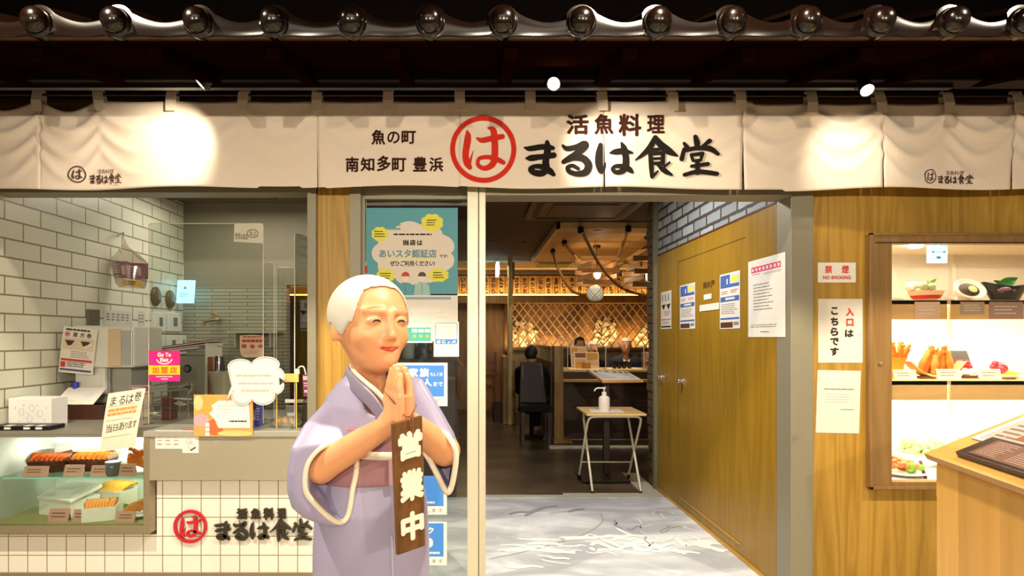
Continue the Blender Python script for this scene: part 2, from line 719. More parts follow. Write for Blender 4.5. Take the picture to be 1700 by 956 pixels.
def sdf(f, lo, hi, h, relax=2):
    lo, hi = v3(*lo), v3(*hi)
    n = np.ceil((hi - lo) / h).astype(int) + 1
    B = 8
    nb = (n + B - 1) // B
    n = nb * B
    vals = np.empty(tuple(n), np.float32)
    bi = np.stack(np.meshgrid(*[np.arange(k) for k in nb], indexing='ij'), -1).reshape(-1, 3)
    cen = lo + (bi * B + (B - 1) / 2) * h
    cv = f(cen)
    V = vals.reshape(nb[0], B, nb[1], B, nb[2], B).transpose(0, 2, 4, 1, 3, 5)
    V = V.copy()
    V[...] = cv.reshape(tuple(nb))[..., None, None, None]
    near = np.abs(cv) < B * h * .87 * 1.6 + .006
    loc = np.stack(np.meshgrid(*[np.arange(B)] * 3, indexing='ij'), -1).reshape(-1, 3)
    idx = bi[near]
    pts = lo + ((idx * B)[:, None, :] + loc[None]) * h
    ev = np.concatenate([f(c) for c in np.array_split(pts.reshape(-1, 3), max(1, len(pts) // 800))]).reshape(len(idx), B, B, B)
    V[idx[:, 0], idx[:, 1], idx[:, 2]] = ev
    vals = V.transpose(0, 3, 1, 4, 2, 5).reshape(tuple(n))
    s = vals < 0
    cnt = np.zeros(tuple(n - 1), np.int8)
    co = [(i, j, k) for i in (0, 1) for j in (0, 1) for k in (0, 1)]
    for i, j, k in co:
        cnt += s[i:n[0] - 1 + i, j:n[1] - 1 + j, k:n[2] - 1 + k]
    act = (cnt > 0) & (cnt < 8)
    ids = np.full(tuple(n - 1), -1, int)
    cells = np.argwhere(act)
    ids[act] = np.arange(len(cells))
    cvv = {c: vals[cells[:, 0] + c[0], cells[:, 1] + c[1], cells[:, 2] + c[2]].astype(float) for c in co}
    acc = np.zeros((len(cells), 3))
    num = np.zeros(len(cells))
    for a in co:
        for ax in range(3):
            if a[ax] == 0:
                b = list(a); b[ax] = 1; b = tuple(b)
                va, vb = cvv[a], cvv[b]
                x = (va < 0) != (vb < 0)
                t = np.where(x, va / np.where(np.abs(va - vb) < 1e-12, 1, va - vb), 0)
                p = np.tile(np.array(a, float), (len(cells), 1))
                p[:, ax] += t
                acc += p * x[:, None]
                num += x
    verts = lo + (cells + acc / np.maximum(num, 1)[:, None]) * h
    faces = []
    for ax in range(3):
        b, c = (ax + 1) % 3, (ax + 2) % 3
        sl0 = [slice(None)] * 3; sl1 = [slice(None)] * 3
        sl0[ax] = slice(0, n[ax] - 1); sl1[ax] = slice(1, n[ax])
        s0, s1 = s[tuple(sl0)], s[tuple(sl1)]
        e = np.argwhere(s0 != s1)
        ok = (e[:, b] > 0) & (e[:, c] > 0) & (e[:, b] < n[b] - 1) & (e[:, c] < n[c] - 1)
        e = e[ok]
        if not len(e):
            continue
        def cid(db, dc):
            q = e.copy(); q[:, b] -= db; q[:, c] -= dc
            return ids[q[:, 0], q[:, 1], q[:, 2]]
        q = np.stack([cid(0, 0), cid(1, 0), cid(1, 1), cid(0, 1)], 1)
        flip = ~s0[e[:, 0], e[:, 1], e[:, 2]]
        q[flip] = q[flip][:, ::-1]
        faces.append(q)
    faces = np.concatenate(faces)
    for _ in range(relax):
        sm = np.zeros_like(verts); k = np.zeros(len(verts))
        for i in range(4):
            a, b = faces[:, i], faces[:, (i + 1) % 4]
            np.add.at(sm, a, verts[b]); np.add.at(k, a, 1)
            np.add.at(sm, b, verts[a]); np.add.at(k, b, 1)
        verts = verts * .4 + .6 * sm / np.maximum(k, 1)[:, None]
    return verts, [tuple(x) for x in faces.tolist()]


def blob(f, lo, hi, h, relax=2, m=0, mb=None, matf=None):
    v, fc = sdf(f, lo, hi, h, relax)
    mb = mb or MB()
    mb.add(v.tolist(), fc, m, True)
    if matf is not None:
        cen = v[np.array(fc)].mean(1)
        mb.m[-len(fc):] = [int(x) for x in matf(cen)]
    return mb


def rotz(a):
    c, s_ = math.cos(a), math.sin(a)
    return np.array(((c, -s_, 0), (s_, c, 0), (0, 0, 1)))
# ================================================================== the setting
YF = 3.125                                   # shop front plane
XL, XR = -2.5, 1.619                         # kitchen side wall, entry side wall
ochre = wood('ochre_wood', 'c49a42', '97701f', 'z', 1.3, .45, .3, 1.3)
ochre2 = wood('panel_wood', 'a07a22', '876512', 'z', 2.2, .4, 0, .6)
darkwood = wood('dark_wood', '170602', '0f0301', 'x', 1., .8, spec=0.)
roomwood = wood('room_wood', '9a7138', '6f4a1c', 'z', 1., .5)
palewood = wood('pale_wood', 'e6c48a', 'd2a765', 'x', .8, .5)
frame_grey = mat('frame_grey', '8d8672', .45, .2, .04)
frame_bright = mat('frame_bright', 'cfc8b2', .35, .3, .03)
wht = mat('white_paint', 'e9e5da', .5)
paper = mat('paper', 'dfd8cb', .7, var=.03)
paperw = mat('paper_bright', 'ebe6dd', .65, var=.02)
ink = mat('ink', '2a1c14', .7)
black = mat('black_plastic', '15110f', .4)
grey_ink = mat('grey_ink', '8b8378', .7)
red_ink = mat('red_ink', 'd8402c', .6)
steel = mat('brushed_steel', 'b8af99', .38, .4, .05, 60)
chrome = mat('chrome', 'd8d6d0', .18, 1., .02)
glass = glassy('window_glass', 'f3f6f2', .035)
acryl = glassy('acrylic', 'f2f4f0', .03)

fl = MB(); fl.box((-6, -5, -.05), (6, 3.05, 0)); struct('floor_arcade', fl, mat('arcade_floor', 'b9ab93', .35, 0, .1, 4))


def floor_mat(name, c1, c2, c3, lo, hi, scale, rough):
    m, nt, b = newmat(name)
    L = nt.links
    tc = N(nt, 'ShaderNodeTexCoord')
    mp = N(nt, 'ShaderNodeMapping')
    mp.inputs['Scale'].default_value = (.7, 1.6, 1)
    L.new(tc.outputs['Object'], mp.inputs[0])
    nz = N(nt, 'ShaderNodeTexNoise', Scale=scale, Detail=5., Distortion=1.2)
    L.new(mp.outputs[0], nz.inputs['Vector'])
    cr = N(nt, 'ShaderNodeValToRGB')
    e = cr.color_ramp.elements
    e[0].position = lo; e[0].color = (*lin(c1), 1)
    e[1].position = hi; e[1].color = (*lin(c2), 1)
    x = e.new((lo + hi) / 2); x.color = (*lin(c3), 1)
    L.new(nz.outputs['Fac'], cr.inputs[0])
    L.new(cr.outputs[0], b.inputs['Base Color'])
    b.inputs['Roughness'].default_value = rough
    return m


fe = MB(); fe.box((-.66, 3.05, -.05), (XR, 5.1, 0))
fe = struct('floor_entry', fe, floor_mat('entry_floor', 'b3b6be', 'e2e6ea', 'c6cad0', .38, .62, 2.2, .4))
fd = MB(); fd.box((-6, 5.1, -.05), (6, 11.6, -.004)); fd.box((-6, 3.05, -.05), (-.66, 5.1, -.004))
struct('floor_dining', fd, floor_mat('dining_floor', '3a3026', '5c5040', '463b2e', .35, .65, 1.6, .3))
# painted surf on the entry floor: pale foam strands and one dark current line
foam = mat('foam_paint', 'eef0ee', .5)
fo = MB()
ff = lambda u, v, h=0.: Vector((u, v, .0015 + h))
rnd = random.Random(4)


def fpx(px, py):
    d = HC * F / (py - Y0)
    return ((px - X0) * d / F, d)


strands = []


def strand(P, wd, m=0):
    if len(P) < 3:
        return
    Q = [(*fpx(a, b), wd * (.4 + .6 * math.sin(math.pi * (i + .5) / len(P)))) for i, (a, b) in enumerate(P)]
    Q = catmull(Q, 5)
    n = len(Q)
    zk = .00003 * len(strands)
    strands.append(1)
    L_, R_ = [], []
    for i, q in enumerate(Q):
        t = Q[min(i + 1, n - 1)][:2] - Q[max(i - 1, 0)][:2]
        t /= np.linalg.norm(t) + 1e-9
        nn = np.array((-t[1], t[0]))
        L_.append(ff(*(q[:2] + nn * q[2] / 2), zk)); R_.append(ff(*(q[:2] - nn * q[2] / 2), zk))
    fo.add(L_ + R_, [(i, n + i, n + i + 1, i + 1) for i in range(n - 1)], m)


strand([(812, 928), (870, 916), (930, 900), (975, 884), (1000, 866), (997, 852)], .016, 1)
for i in range(46):
    t = rnd.random()
    x = 815 + 380 * t
    y = 905 - 40 * (t - .25) + rnd.gauss(0, 10) + (12 if t > .6 else 0)
    if t > .75:
        y += 10
    P = [(x, y)]
    for k in range(4):
        P.append((P[-1][0] + rnd.uniform(8, 20), P[-1][1] + rnd.uniform(-5, 7) * (1 if t > .4 else .4)))
    strand([p for p in P if p[0] < 1112 + (p[1] - 829) * 1.15], rnd.uniform(.02, .05))
for i in range(16):
    x = rnd.uniform(1010, 1180); y = rnd.uniform(842, 900)
    P = [(x, y)]
    for k in range(5):
        P.append((P[-1][0] + rnd.uniform(-4, 16), P[-1][1] + rnd.uniform(-7, 7)))
    strand([p for p in P if p[0] < 1108 + (p[1] - 829) * 1.15 and p[1] > 832], .012, rnd.choice((0, 1)))
for P in ([(845, 854), (860, 850), (880, 850), (900, 843), (925, 840)], [(872, 856), (885, 850), (905, 843)], [(945, 850), (955, 846), (970, 845)]):
    strand(P, .035, 2)
o = struct('floor_motif', fo, [foam, mat('current_paint', 'a9a79e', .5), mat('deep_paint', '9a9fa8', .5)])
o.parent = fe
if 'kind' in o.keys():
    del o['kind']
st = MB()
st.box((-.04, 5.1, -.01), (1.6, 5.16, .006))
st.box((.75, 5.16, -.01), (1.6, 5.22, .005)); st.box((1.44, 5.22, -.01), (1.6, 6.0, .005))
st.box((.9, 7.35, -.01), (3.0, 7.5, .01)); st.box((.9, 8.0, -.01), (3.2, 8.1, .012))
struct('trim_threshold', st, mat('pale_stone', 'b8b4a4', .5, 0, .12, 12))

# ---- shop front
hd = MB(); hd.box((-3.4, YF + .02, 2.145), (4.3, YF + .2, 2.60)); struct('wall_front_header', hd, wood('header_wood', '8a6420', '5c3d12', 'x', 1., .5))
up = MB(); up.box((-3.6, YF + .25, 2.62), (4.6, YF + .35, 3.6)); struct('wall_front_upper', up, mat('near_black_brown', '0c0503', .9, spec=.1))  # near-black so the background above the eave stays dark
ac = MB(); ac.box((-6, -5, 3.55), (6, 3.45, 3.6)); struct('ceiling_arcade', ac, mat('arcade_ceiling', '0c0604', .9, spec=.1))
pl = MB(); pl.box((-.822, YF, 0), (-.65, YF + .17, 2.16)); struct('wall_front_pillar', pl, ochre)
rw_ = MB()
CX0, CX1, CZ0, CZ1 = 2.022, 3.62, .578, 1.884
rw_.box((1.735, YF, .05), (CX0, YF + .14, 2.16)); rw_.box((CX0, YF, .05), (CX1, YF + .14, CZ0))
rw_.box((CX0, YF, CZ1), (CX1, YF + .14, 2.16)); rw_.box((CX1, YF, .05), (4.3, YF + .14, 2.16))
struct('wall_front_right', rw_, ochre)
bb = MB(); bb.box((1.735, YF - .012, 0), (4.3, YF + .1, .05)); struct('baseboard_right', bb, mat('brown_base', '6b5a44', .5))
tile_w = tiles('white_square_tile', 'f4eee2', 'f0e9dc', '9b8d72', .1, .0985, 'xz', 0, (1.525, -.617), .0028, .22, .25)
tl = MB(); tl.box((-3.4, YF, .135), (-.822, YF + .06, .33)); tl.box((-1.655, YF, .33), (-.822, YF + .06, .64)); struct('wall_front_tiled', tl, tile_w)
wl = MB(); wl.box((-3.8, YF, .64), (XL - .02, YF + .14, 2.16)); wl.box((-3.8, YF, .33), (XL - .02, YF + .06, .64), 1); struct('wall_front_left', wl, [ochre, tile_w])
bl = MB(); bl.box((-3.4, YF - .01, 0), (-.822, YF + .06, .135)); struct('baseboard_front', bl, mat('brown_base2', '8a7a5e', .5))

# ---- metal door and window frames
fr = MB(); fr.box((-.866, YF - .03, .84), (-.822, YF + .1, 2.2)); fr.box((-3.4, YF - .02, 2.10), (-.822, YF + .1, 2.2)); struct('trim_1', fr, frame_grey)
fr = MB(); fr.box((-.65, YF - .02, 0), (-.594, YF + .09, 2.16)); fr.box((-.594, YF + .01, 0), (-.578, YF + .07, 2.08))
fr.box((-.594, YF, 2.10), (-.044, YF + .08, 2.16)); fr.box((-.594, YF + .02, 2.075), (-.044, YF + .06, 2.10)); fr.box((-.594, YF, 0), (-.044, YF + .08, .06))
side = struct('window_1', fr, frame_grey)
g = MB(); g.box((-.59, YF + .03, .06), (-.044, YF + .036, 2.08)); g.fixed = True
o = g.build('pane', glass, side)
fr = MB(); fr.box((-.044, YF - .05, 0), (.012, YF + .1, 2.17)); fr.box((.016, YF - .05, 0), (.05, YF + .1, 2.17)); fr.box((.012, YF - .035, 0), (.016, YF + .09, 2.17))
struct('trim_2', fr, frame_bright, bev=.004)
fr = MB(); fr.box((.05, YF - .05, 2.078), (XR, YF + .1, 2.17)); struct('trim_3', fr, frame_grey, bev=.003)
fr = MB(); fr.box((XR, YF - .03, 0), (1.735, YF + .12, 2.17)); struct('trim_4', fr, frame_grey, bev=.003)

# ---- entry side wall: wood panels with two flush doors, painted brick above
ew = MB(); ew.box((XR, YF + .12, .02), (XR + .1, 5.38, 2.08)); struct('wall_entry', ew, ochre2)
bk = MB(); bk.box((XR + .006, YF + .12, 2.08), (XR + .1, 5.38, 2.75))
struct('wall_entry_brick', bk, tiles('painted_brick', 'a9b0ac', '84898a', '40382f', .25, .085, 'yz', .5, (0, -.015), .012, .7, .9, .014))
bk = MB(); bk.box((XR - .004, YF + .12, 2.075), (XR + .02, 5.38, 2.087)); struct('trim_5', bk, mat('maroon_trim', '5a2413', .5))
seam = mat('door_seam', '4e330e', .8)
dr = MB()
for a, b, c, d_ in ((3.62, 4.82, 1.952, 1.957), (4.817, 4.822, .62, 1.955)):
    dr.box((XR - .0015, a, c), (XR + .01, b, d_))
door = struct('door_1', dr, seam)
k = MB()
for yy, zz in ((4.71, 1.01),):
    k.cyl((XR, yy, zz), (XR - .012, yy, zz), .024); k.cyl((XR - .012, yy, zz), (XR - .03, yy, zz), .01); k.ell((XR - .036, yy, zz), (.012, .02, .02)); k.box((XR - .006, yy - .013, zz - .05), (XR, yy + .013, zz - .01))
k.fixed = True
o = k.build('door_handle', chrome, door, label='chrome door handle')
dr = MB(); dr.box((XR - .0015, 5.355, .1), (XR + .01, 5.36, 1.98)); door2 = struct('door_2', dr, seam)
k = MB()
yy, zz = 5.22, 1.01
k.cyl((XR, yy, zz), (XR - .012, yy, zz), .024); k.cyl((XR - .012, yy, zz), (XR - .03, yy, zz), .01); k.ell((XR - .036, yy, zz), (.012, .02, .02)); k.box((XR - .006, yy - .013, zz - .05), (XR, yy + .013, zz - .01))
k.fixed = True
k.build('door_handle', chrome, door2, label='chrome door handle')
sk = MB(); sk.box((XR - .012, YF + .12, 0), (XR + .02, 5.38, .02)); sk.box((XR - .008, 3.68, .085), (XR + .01, 4.75, .092)); struct('baseboard_entry', sk, mat('gold_strip', 'c69a45', .35, .3))
# brick pier at the far end of the wall, bricks standing proud unevenly
bp = MB()
rnd = random.Random(2)
for i in range(34):
    z = i * .078
    e = rnd.uniform(-.012, .012)
    bp.box((1.60 + e, 5.40, z + .004), (XR + .1, 5.62, z + .074), 0)
bp.box((1.615, 5.41, 0), (XR + .09, 5.6, 2.65), 1)
struct('wall_entry_pier', bp, [mat('pier_brick', '5c4a34', .8, 0, .2, 8), mat('pier_mortar', '3b3127', .9)], bev=.004)
fr = MB(); fr.box((1.585, 5.36, 0), (XR + .1, 5.405, 2.64)); struct('trim_6', fr, mat('pier_frame', '6f6a52', .5))

# ---- kitchen shell
lw = MB(); lw.box((XL - .1, YF + .0, .8), (XL, 5.3, 2.62)); struct('wall_left', lw, tiles('kitchen_tile', 'dcdcc8', 'd2d3bf', '857d62', .265, .1, 'yz', .5, (-3.328, -1.98), .005, .3, .3))
kb = MB(); kb.box((XL, 5.15, 1.78), (-1.62, 5.25, 2.62)); kb.box((-1.62, 5.15, 1.80), (-1.02, 5.25, 2.62)); struct('wall_kitchen_back', kb, mat('kitchen_back', '8d8672', .6))
kb = MB(); kb.box((XL, 5.14, 0), (-1.62, 5.25, 1.78)); struct('wall_kitchen_splash', kb, tiles('slim_tile', 'a9a794', '9c9a88', '77735f', .3, .03, 'xz', .5, (0, 0), .004, .25, .4))
kc = MB(); kc.box((-3.4, YF + .1, 2.50), (-.66, 5.3, 2.62)); struct('ceiling_kitchen', kc, mat('kitchen_ceiling', '6e5a44', .7))
kt = MB(); kt.box((XL, 3.34, 2.46), (-.9, 3.375, 2.5)); kt.box((XL, 3.375, 2.47), (-1.62, 4.9, 2.50)); struct('trim_7', kt, mat('soffit_brown', '5a3a26', .6))
ke = MB(); ke.box((XL, 3.33, 2.455), (-.9, 3.34, 2.468)); struct('trim_8', ke, frame_bright)

# ---- dining room shell
dc = MB(); dc.box((-.66, 3.46, 2.62), (6, 9.9, 2.7)); dc.box((-6, 5.3, 2.62), (-.66, 9.9, 2.7)); struct('ceiling_dining', dc, mat('dining_ceiling', '54402c', .8))
dc = MB(); dc.box((-6, 9.9, 2.60), (6, 11.5, 2.68)); struct('ceiling_back', dc, mat('back_ceiling', 'cdbfa2', .8))
bw = MB(); bw.box((-6, 11.3, 0), (6, 11.4, 2.65)); struct('wall_back', bw, roomwood)
bw = MB(); bw.box((-6, 11.285, 2.30), (6, 11.3, 2.60)); struct('wall_back_band', bw, mat('cream_band', 'd9cba8', .8))
rs = MB(); rs.box((3.9, 5.6, 0), (4, 11.4, 2.65)); rs.box((XR + .1, 5.4, 0), (4, 5.5, 2.65)); struct('wall_dining_right', rs, roomwood)
ls = MB(); ls.box((-6, 5.2, 0), (-5.9, 11.4, 2.65)); struct('wall_dining_left', ls, roomwood)
# pale wood ceiling raft over the booths
cf = MB(); cf.box((.93, 6.67, 2.56), (3.9, 9.6, 2.6)); cf = struct('ceiling_raft', cf, wood('raft_wood', 'd8ad6c', 'b98748', 'x', .5, .5, 0, .8))
e = MB(); e.box((.89, 6.63, 2.55), (.93, 9.64, 2.62)); e.box((.89, 6.63, 2.55), (3.9, 6.67, 2.62)); e.box((.93, 9.6, 2.55), (3.9, 9.64, 2.62)); struct('trim_9', e, palewood)
# ================================================================== tiled eave over the front
glaze = mat('glazed_brown', '120703', .2, 0, .15, 10, coat=.25)
YE = 2.16
KX = [-310, -185, -60, 65, 195, 330, 456, 585, 714, 835, 965, 1090, 1213, 1336, 1457, 1578, 1696, 1815, 1940, 2065]
eave = thing('tiled_eave', 'dark brown glazed tiled eave running above the white curtain', 'roof', (0, 2.6, 2.42))
for i in range(len(KX) - 1):
    a, b_ = (KX[i] - X0) * YE / F, (KX[i + 1] - X0) * YE / F
    p = b_ - a
    m = MB()
    prof = []
    n = 26
    for k in range(n + 1):
        s_ = k / n
        x = a - .052 + (p + .012) * s_
        t = (x - a)
        if t < .052:
            z = 2.486 + math.sqrt(max(0, .06 ** 2 - t * t)) if abs(t) < .06 else 2.486
            z = max(z, 2.49)
        else:
            q = min(1., (t - .052) / (p - .104))
            z = 2.49 + .026 * (1 - q) ** 2.2 - .012 * math.sin(min(q, 1) * math.pi) + .012 * max(0, q - .6) ** 1.5
        prof.append((x, z))
    top, bot = [], []
    rows = [(YE + .01, 0.), (YE + .24, .085), (YE + .25, .06), (YE + .5, .155), (YE + .51, .13), (YE + .80, .245)]
    vs = []
    for y, dz in rows:
        vs += [(x, y, z + dz) for x, z in prof]
    nn = n + 1
    fs = [(r * nn + k, r * nn + k + 1, (r + 1) * nn + k + 1, (r + 1) * nn + k) for r in range(len(rows) - 1) for k in range(n)]
    m.add(vs, fs, 0, True)
    # hanging front apron with a scalloped lower edge
    fr_, bk_ = [], []
    for k, (x, z) in enumerate(prof):
        t = (x - a) / p
        zb = 2.444 - .016 * math.exp(-(t / .16) ** 2) - .010 * math.sin(math.pi * max(0, min(1, (t - .1) / .85)))
        fr_.append((x, z, zb))
    vs = [(x, YE, z) for x, z, zb in fr_] + [(x, YE - .006, (z + zb) / 2) for x, z, zb in fr_] + [(x, YE + .002, zb) for x, z, zb in fr_] + [(x, YE + .03, zb) for x, z, zb in fr_] + [(x, YE + .03, z - .012) for x, z, zb in fr_]
    fs = [(r * nn + k, (r + 1) * nn + k, (r + 1) * nn + k + 1, r * nn + k + 1) for r in range(4) for k in range(n)]
    m.add(vs, fs, 0, True)
    vs = [(x, YE, z) for x, z, zb in fr_] + [(x, YE + .01, z) for x, z, zb in fr_]
    m.add(vs, [(k, k + 1, nn + k + 1, nn + k) for k in range(n)], 0, True)
    # round knob at the front of the roll, on a raised collar
    R = Matrix.Rotation(math.pi / 2, 3, 'X')
    m.lathe((a, YE + .02, 2.480), [(.052, 0), (.052, .03), (.047, .036), (.044, .036), (.044, .048), (.040, .062), (.030, .074), (.016, .080), (.0001, .082)], 28, 0, R)
    m.build('eave_tile', glaze, eave)
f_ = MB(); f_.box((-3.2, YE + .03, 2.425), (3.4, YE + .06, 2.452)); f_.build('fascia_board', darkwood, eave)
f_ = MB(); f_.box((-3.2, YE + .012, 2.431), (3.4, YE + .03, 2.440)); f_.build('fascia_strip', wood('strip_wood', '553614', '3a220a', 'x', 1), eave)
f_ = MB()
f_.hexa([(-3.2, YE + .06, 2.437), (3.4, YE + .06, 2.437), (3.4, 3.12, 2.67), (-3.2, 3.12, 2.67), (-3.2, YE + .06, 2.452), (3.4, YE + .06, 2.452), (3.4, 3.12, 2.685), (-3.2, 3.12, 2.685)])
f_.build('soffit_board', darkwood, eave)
for px in range(-532, 2300, 196):
    x = (px + 8 - X0) * 2.25 / F
    f_ = MB()
    f_.hexa([(x - .028, YE + .07, 2.375), (x + .028, YE + .07, 2.375), (x + .028, 3.12, 2.60), (x - .028, 3.12, 2.60), (x - .028, YE + .07, 2.44), (x + .028, YE + .07, 2.44), (x + .028, 3.12, 2.67), (x - .028, 3.12, 2.67)])
    f_.build('rafter', darkwood, eave, bev=.004)
f_ = MB(); f_.box((-3.2, 2.74, 2.522), (3.4, 2.84, 2.60)); f_.build('purlin', mat('lacquered_beam', '1a0a06', .6, 0, .1, 8, spec=.2), eave, bev=.006)
f_ = MB(); f_.box((-3.2, 3.05, 2.585), (3.4, 3.12, 2.66)); f_.build('wall_plate', mat('lacquered_beam', '1a0a06'), eave, bev=.006)
# light rail under the purlin with three adjustable spots
rl = MB(); rl.box((-2.4, 2.775, 2.503), (2.2, 2.805, 2.522)); one('light_rail', rl, black, 'thin black lighting rail under the dark eave beam', 'rail')
bulb = glow('spot_face', 'fff6e2', 26)
for px, py, tx, ty, e, lab in ((332, 141, 268, 258, 17, 'adjustable spotlight over the left window, its lit face edge-on'),
                               (919, 139, 1040, 268, 34, 'brightest spotlight, shining straight out above the curtain lettering'),
                               (1440, 150, 1405, 248, 8, 'spotlight half hidden behind the curtain loop at right')):
    d = 2.70
    c = W(px, py, d)
    tgt = W(tx, ty, 2.97)
    dirn = (tgt - c).normalized()
    face = {332: Vector((-.7, -.2, -.7)), 919: Vector((.05, -.9, -.42)), 1440: Vector((-.1, -.62, -.75))}[px].normalized()
    t = thing('spotlight', lab, 'spotlight', (c.x, 2.79, 2.503), 'eave spotlights')
    q = face.to_track_quat('Z', 'Y').to_matrix()
    m = MB(); m.lathe(c, [(.02, -.075), (.026, -.07), (.030, -.02), (.031, 0), (.027, 0), (.025, -.006)], 20, 0, q); m.build('housing', black, t)
    m = MB(); m.lathe(c, [(.0001, -.004), (.0255, -.004)], 20, 0, q); m.build('lens', bulb, t)
    m = MB(); m.tube([c - face * .06, c - face * .06 + Vector((0, .03, .02)), Vector((c.x, 2.79, 2.503))], .007, 8); m.build('bracket', black, t)
    lamp('SPOT', 'eave_spot_light', c + face * .01, tgt, e, WHITE, .025, ang=78, blend=.9)

# ================================================================== noren curtain
YN = 2.98
TABS = [-169, -52, 65, 163, 287, 406, 527, 645, 763, 880, 998, 1115, 1228, 1345, 1457, 1570, 1685, 1800, 1917]
SLITS = [-167, 70, 527, 763, 1003, 1232, 1463, 1683, 1917]
rnd = random.Random(11)
swag = [(rnd.uniform(.08, .2), rnd.uniform(.1, .3)) for _ in TABS]
AMP = [1.2, 1.3, 1.6, 1.0, .35, .3, .25, .25, .3, .25, .25, .3, .7, 1.3, 1.5, 1.3, 1.2, 1, 1]


def top_py(x):
    for i in range(len(TABS) - 1):
        if TABS[i] <= x <= TABS[i + 1]:
            s_ = (x - TABS[i]) / (TABS[i + 1] - TABS[i])
            sag = {1: 16, 2: 18}.get(i, 2.5)
            base = 168 + (4 if x > 1250 else 0)
            return base + sag * max(0, math.sin(math.pi * s_)) ** 1.3
    return 170


def bot_py(x):
    return 311 + 2.2 * math.sin(x / 61.) + 2.5 * math.sin(x / 173. + 1) - (3 if 430 < x < 500 else 0) + (3 if x > 1300 else 0) + (2 if 540 < x < 760 else 0)


def noren(u, v, h=0.):
    """(px, py) on the cloth -> world, with its hanging folds"""
    i = max(0, min(len(TABS) - 2, sum(1 for t in TABS if t <= u) - 1))
    s_ = (u - TABS[i]) / (TABS[i + 1] - TABS[i])
    vv = (v - 170) / 142.
    a = AMP[i] * (1 - s_) + AMP[i + 1] * s_
    sp = math.sin(math.pi * max(0, min(1, s_)))
    c0, c1 = swag[i]
    D = 0.
    for k in range(3):
        cen = c0 + k * .21 + (c1 + .05 * k) * sp
        D += a * (.014 - .003 * k) * math.exp(-((vv - cen) / .055) ** 2) * (1 if k < 2 else .8)
    D += .008 * sp * math.exp(-max(vv, 0) * 3.5)
    D += (.006 + .009 * max(0, vv)) * math.sin(u / 47. + 1.3 * math.sin(u / 190.)) * min(1.3, .35 + a * .6) * max(0, min(1, vv * 1.5))
    return W(u, v, YN) + Vector((0, -D - h, 0))


cloth = mat('linen', 'eeddcc', .85, 0, .04, 90, bump=.15)
nor = thing('noren_curtain', 'long cream cloth curtain of slit panels with brush lettering across the shop front', 'curtain', (0, YN, HC + (Y0 - 312) * YN / F))
edges = SLITS
for i in range(len(edges) - 1):
    a, b_ = edges[i], edges[i + 1]
    ga = {527: 1.0, 1003: 2.0, 1232: 3.5, 1463: 1.5, 1683: 2.5}.get(a, -2)
    gb = {527: 1.0, 1003: 2.0, 1232: 3.5, 1463: 1.5, 1683: 2.5}.get(b_, -2)
    nu, nv = max(10, int((b_ - a) / 5)), 34
    m = MB()
    vs = []
    for j in range(nv + 1):
        for k in range(nu + 1):
            s_ = k / nu
            t = j / nv
            op = max(0, t - .25) ** 1.2
            u = (a + ga * op) * (1 - s_) + (b_ - gb * op) * s_
            tp, bt = top_py(u), bot_py(u)
            vs.append(noren(u, tp + (bt - tp) * t) + Vector((0, .0015 * (i % 2), 0)))
    fs = [(j * (nu + 1) + k, (j + 1) * (nu + 1) + k, (j + 1) * (nu + 1) + k + 1, j * (nu + 1) + k + 1) for j in range(nv) for k in range(nu)]
    m.add(vs, fs, 0, True)
    o = m.build('cloth_panel', cloth, nor)
    sd = o.modifiers.new('thick', 'SOLIDIFY'); sd.thickness = .0012; sd.offset = 1
tabc = mat('tab_cloth', 'e2d2bd', .85, 0, .04, 90)
for i, t in enumerate(TABS):
    lean = {2: 2, 3: 9, 14: 2}.get(i, rnd.uniform(-1, 1.5))
    y0 = 149 + (4 if t > 1300 else 0)
    m = MB()
    wd = 8.5
    P = [(YN + .012, y0 + 36), (YN + .013, y0 + 6), (YN + .006, y0), (YN - .006, y0), (YN - .013, y0 + 6), (YN - .0135, y0 + 20), (YN - .0125, y0 + 37)]
    vs = []
    for k, (y, py) in enumerate(P):
        q = lean * (py - y0) / 36
        dd = (YN - .012) / YN
        for sx in (-wd, -wd / 3, wd / 3, wd):
            p = W(t + sx + q, py, YN)
            vs.append((p.x, y - (.006 + AMP[i] * .004) * (1 if y < YN and k > 4 else 0), p.z))
    m.add(vs, [(r * 4 + c, (r + 1) * 4 + c, (r + 1) * 4 + c + 1, r * 4 + c + 1) for r in range(len(P) - 1) for c in range(3)], 0, False)
    o = m.build('hanging_loop', tabc, nor)
    sd = o.modifiers.new('thick', 'SOLIDIFY'); sd.thickness = .002; sd.offset = 1
rod = MB(); rod.cyl((W(-190, 158, YN).x, YN, HC + (Y0 - 157) * YN / F), (W(1940, 158, YN).x, YN, HC + (Y0 - 160) * YN / F), .0065, n=12)
for px in (-150, 760, 1890):
    p = W(px, 158, YN); rod.box((p.x - .008, YN, p.z - .008), (p.x + .008, YF + .03, p.z + .008))
one('curtain_rod', rod, mat('rod_brown', '2a160c', .3), 'slim dark rod carrying the loops of the cream curtain', 'rod')

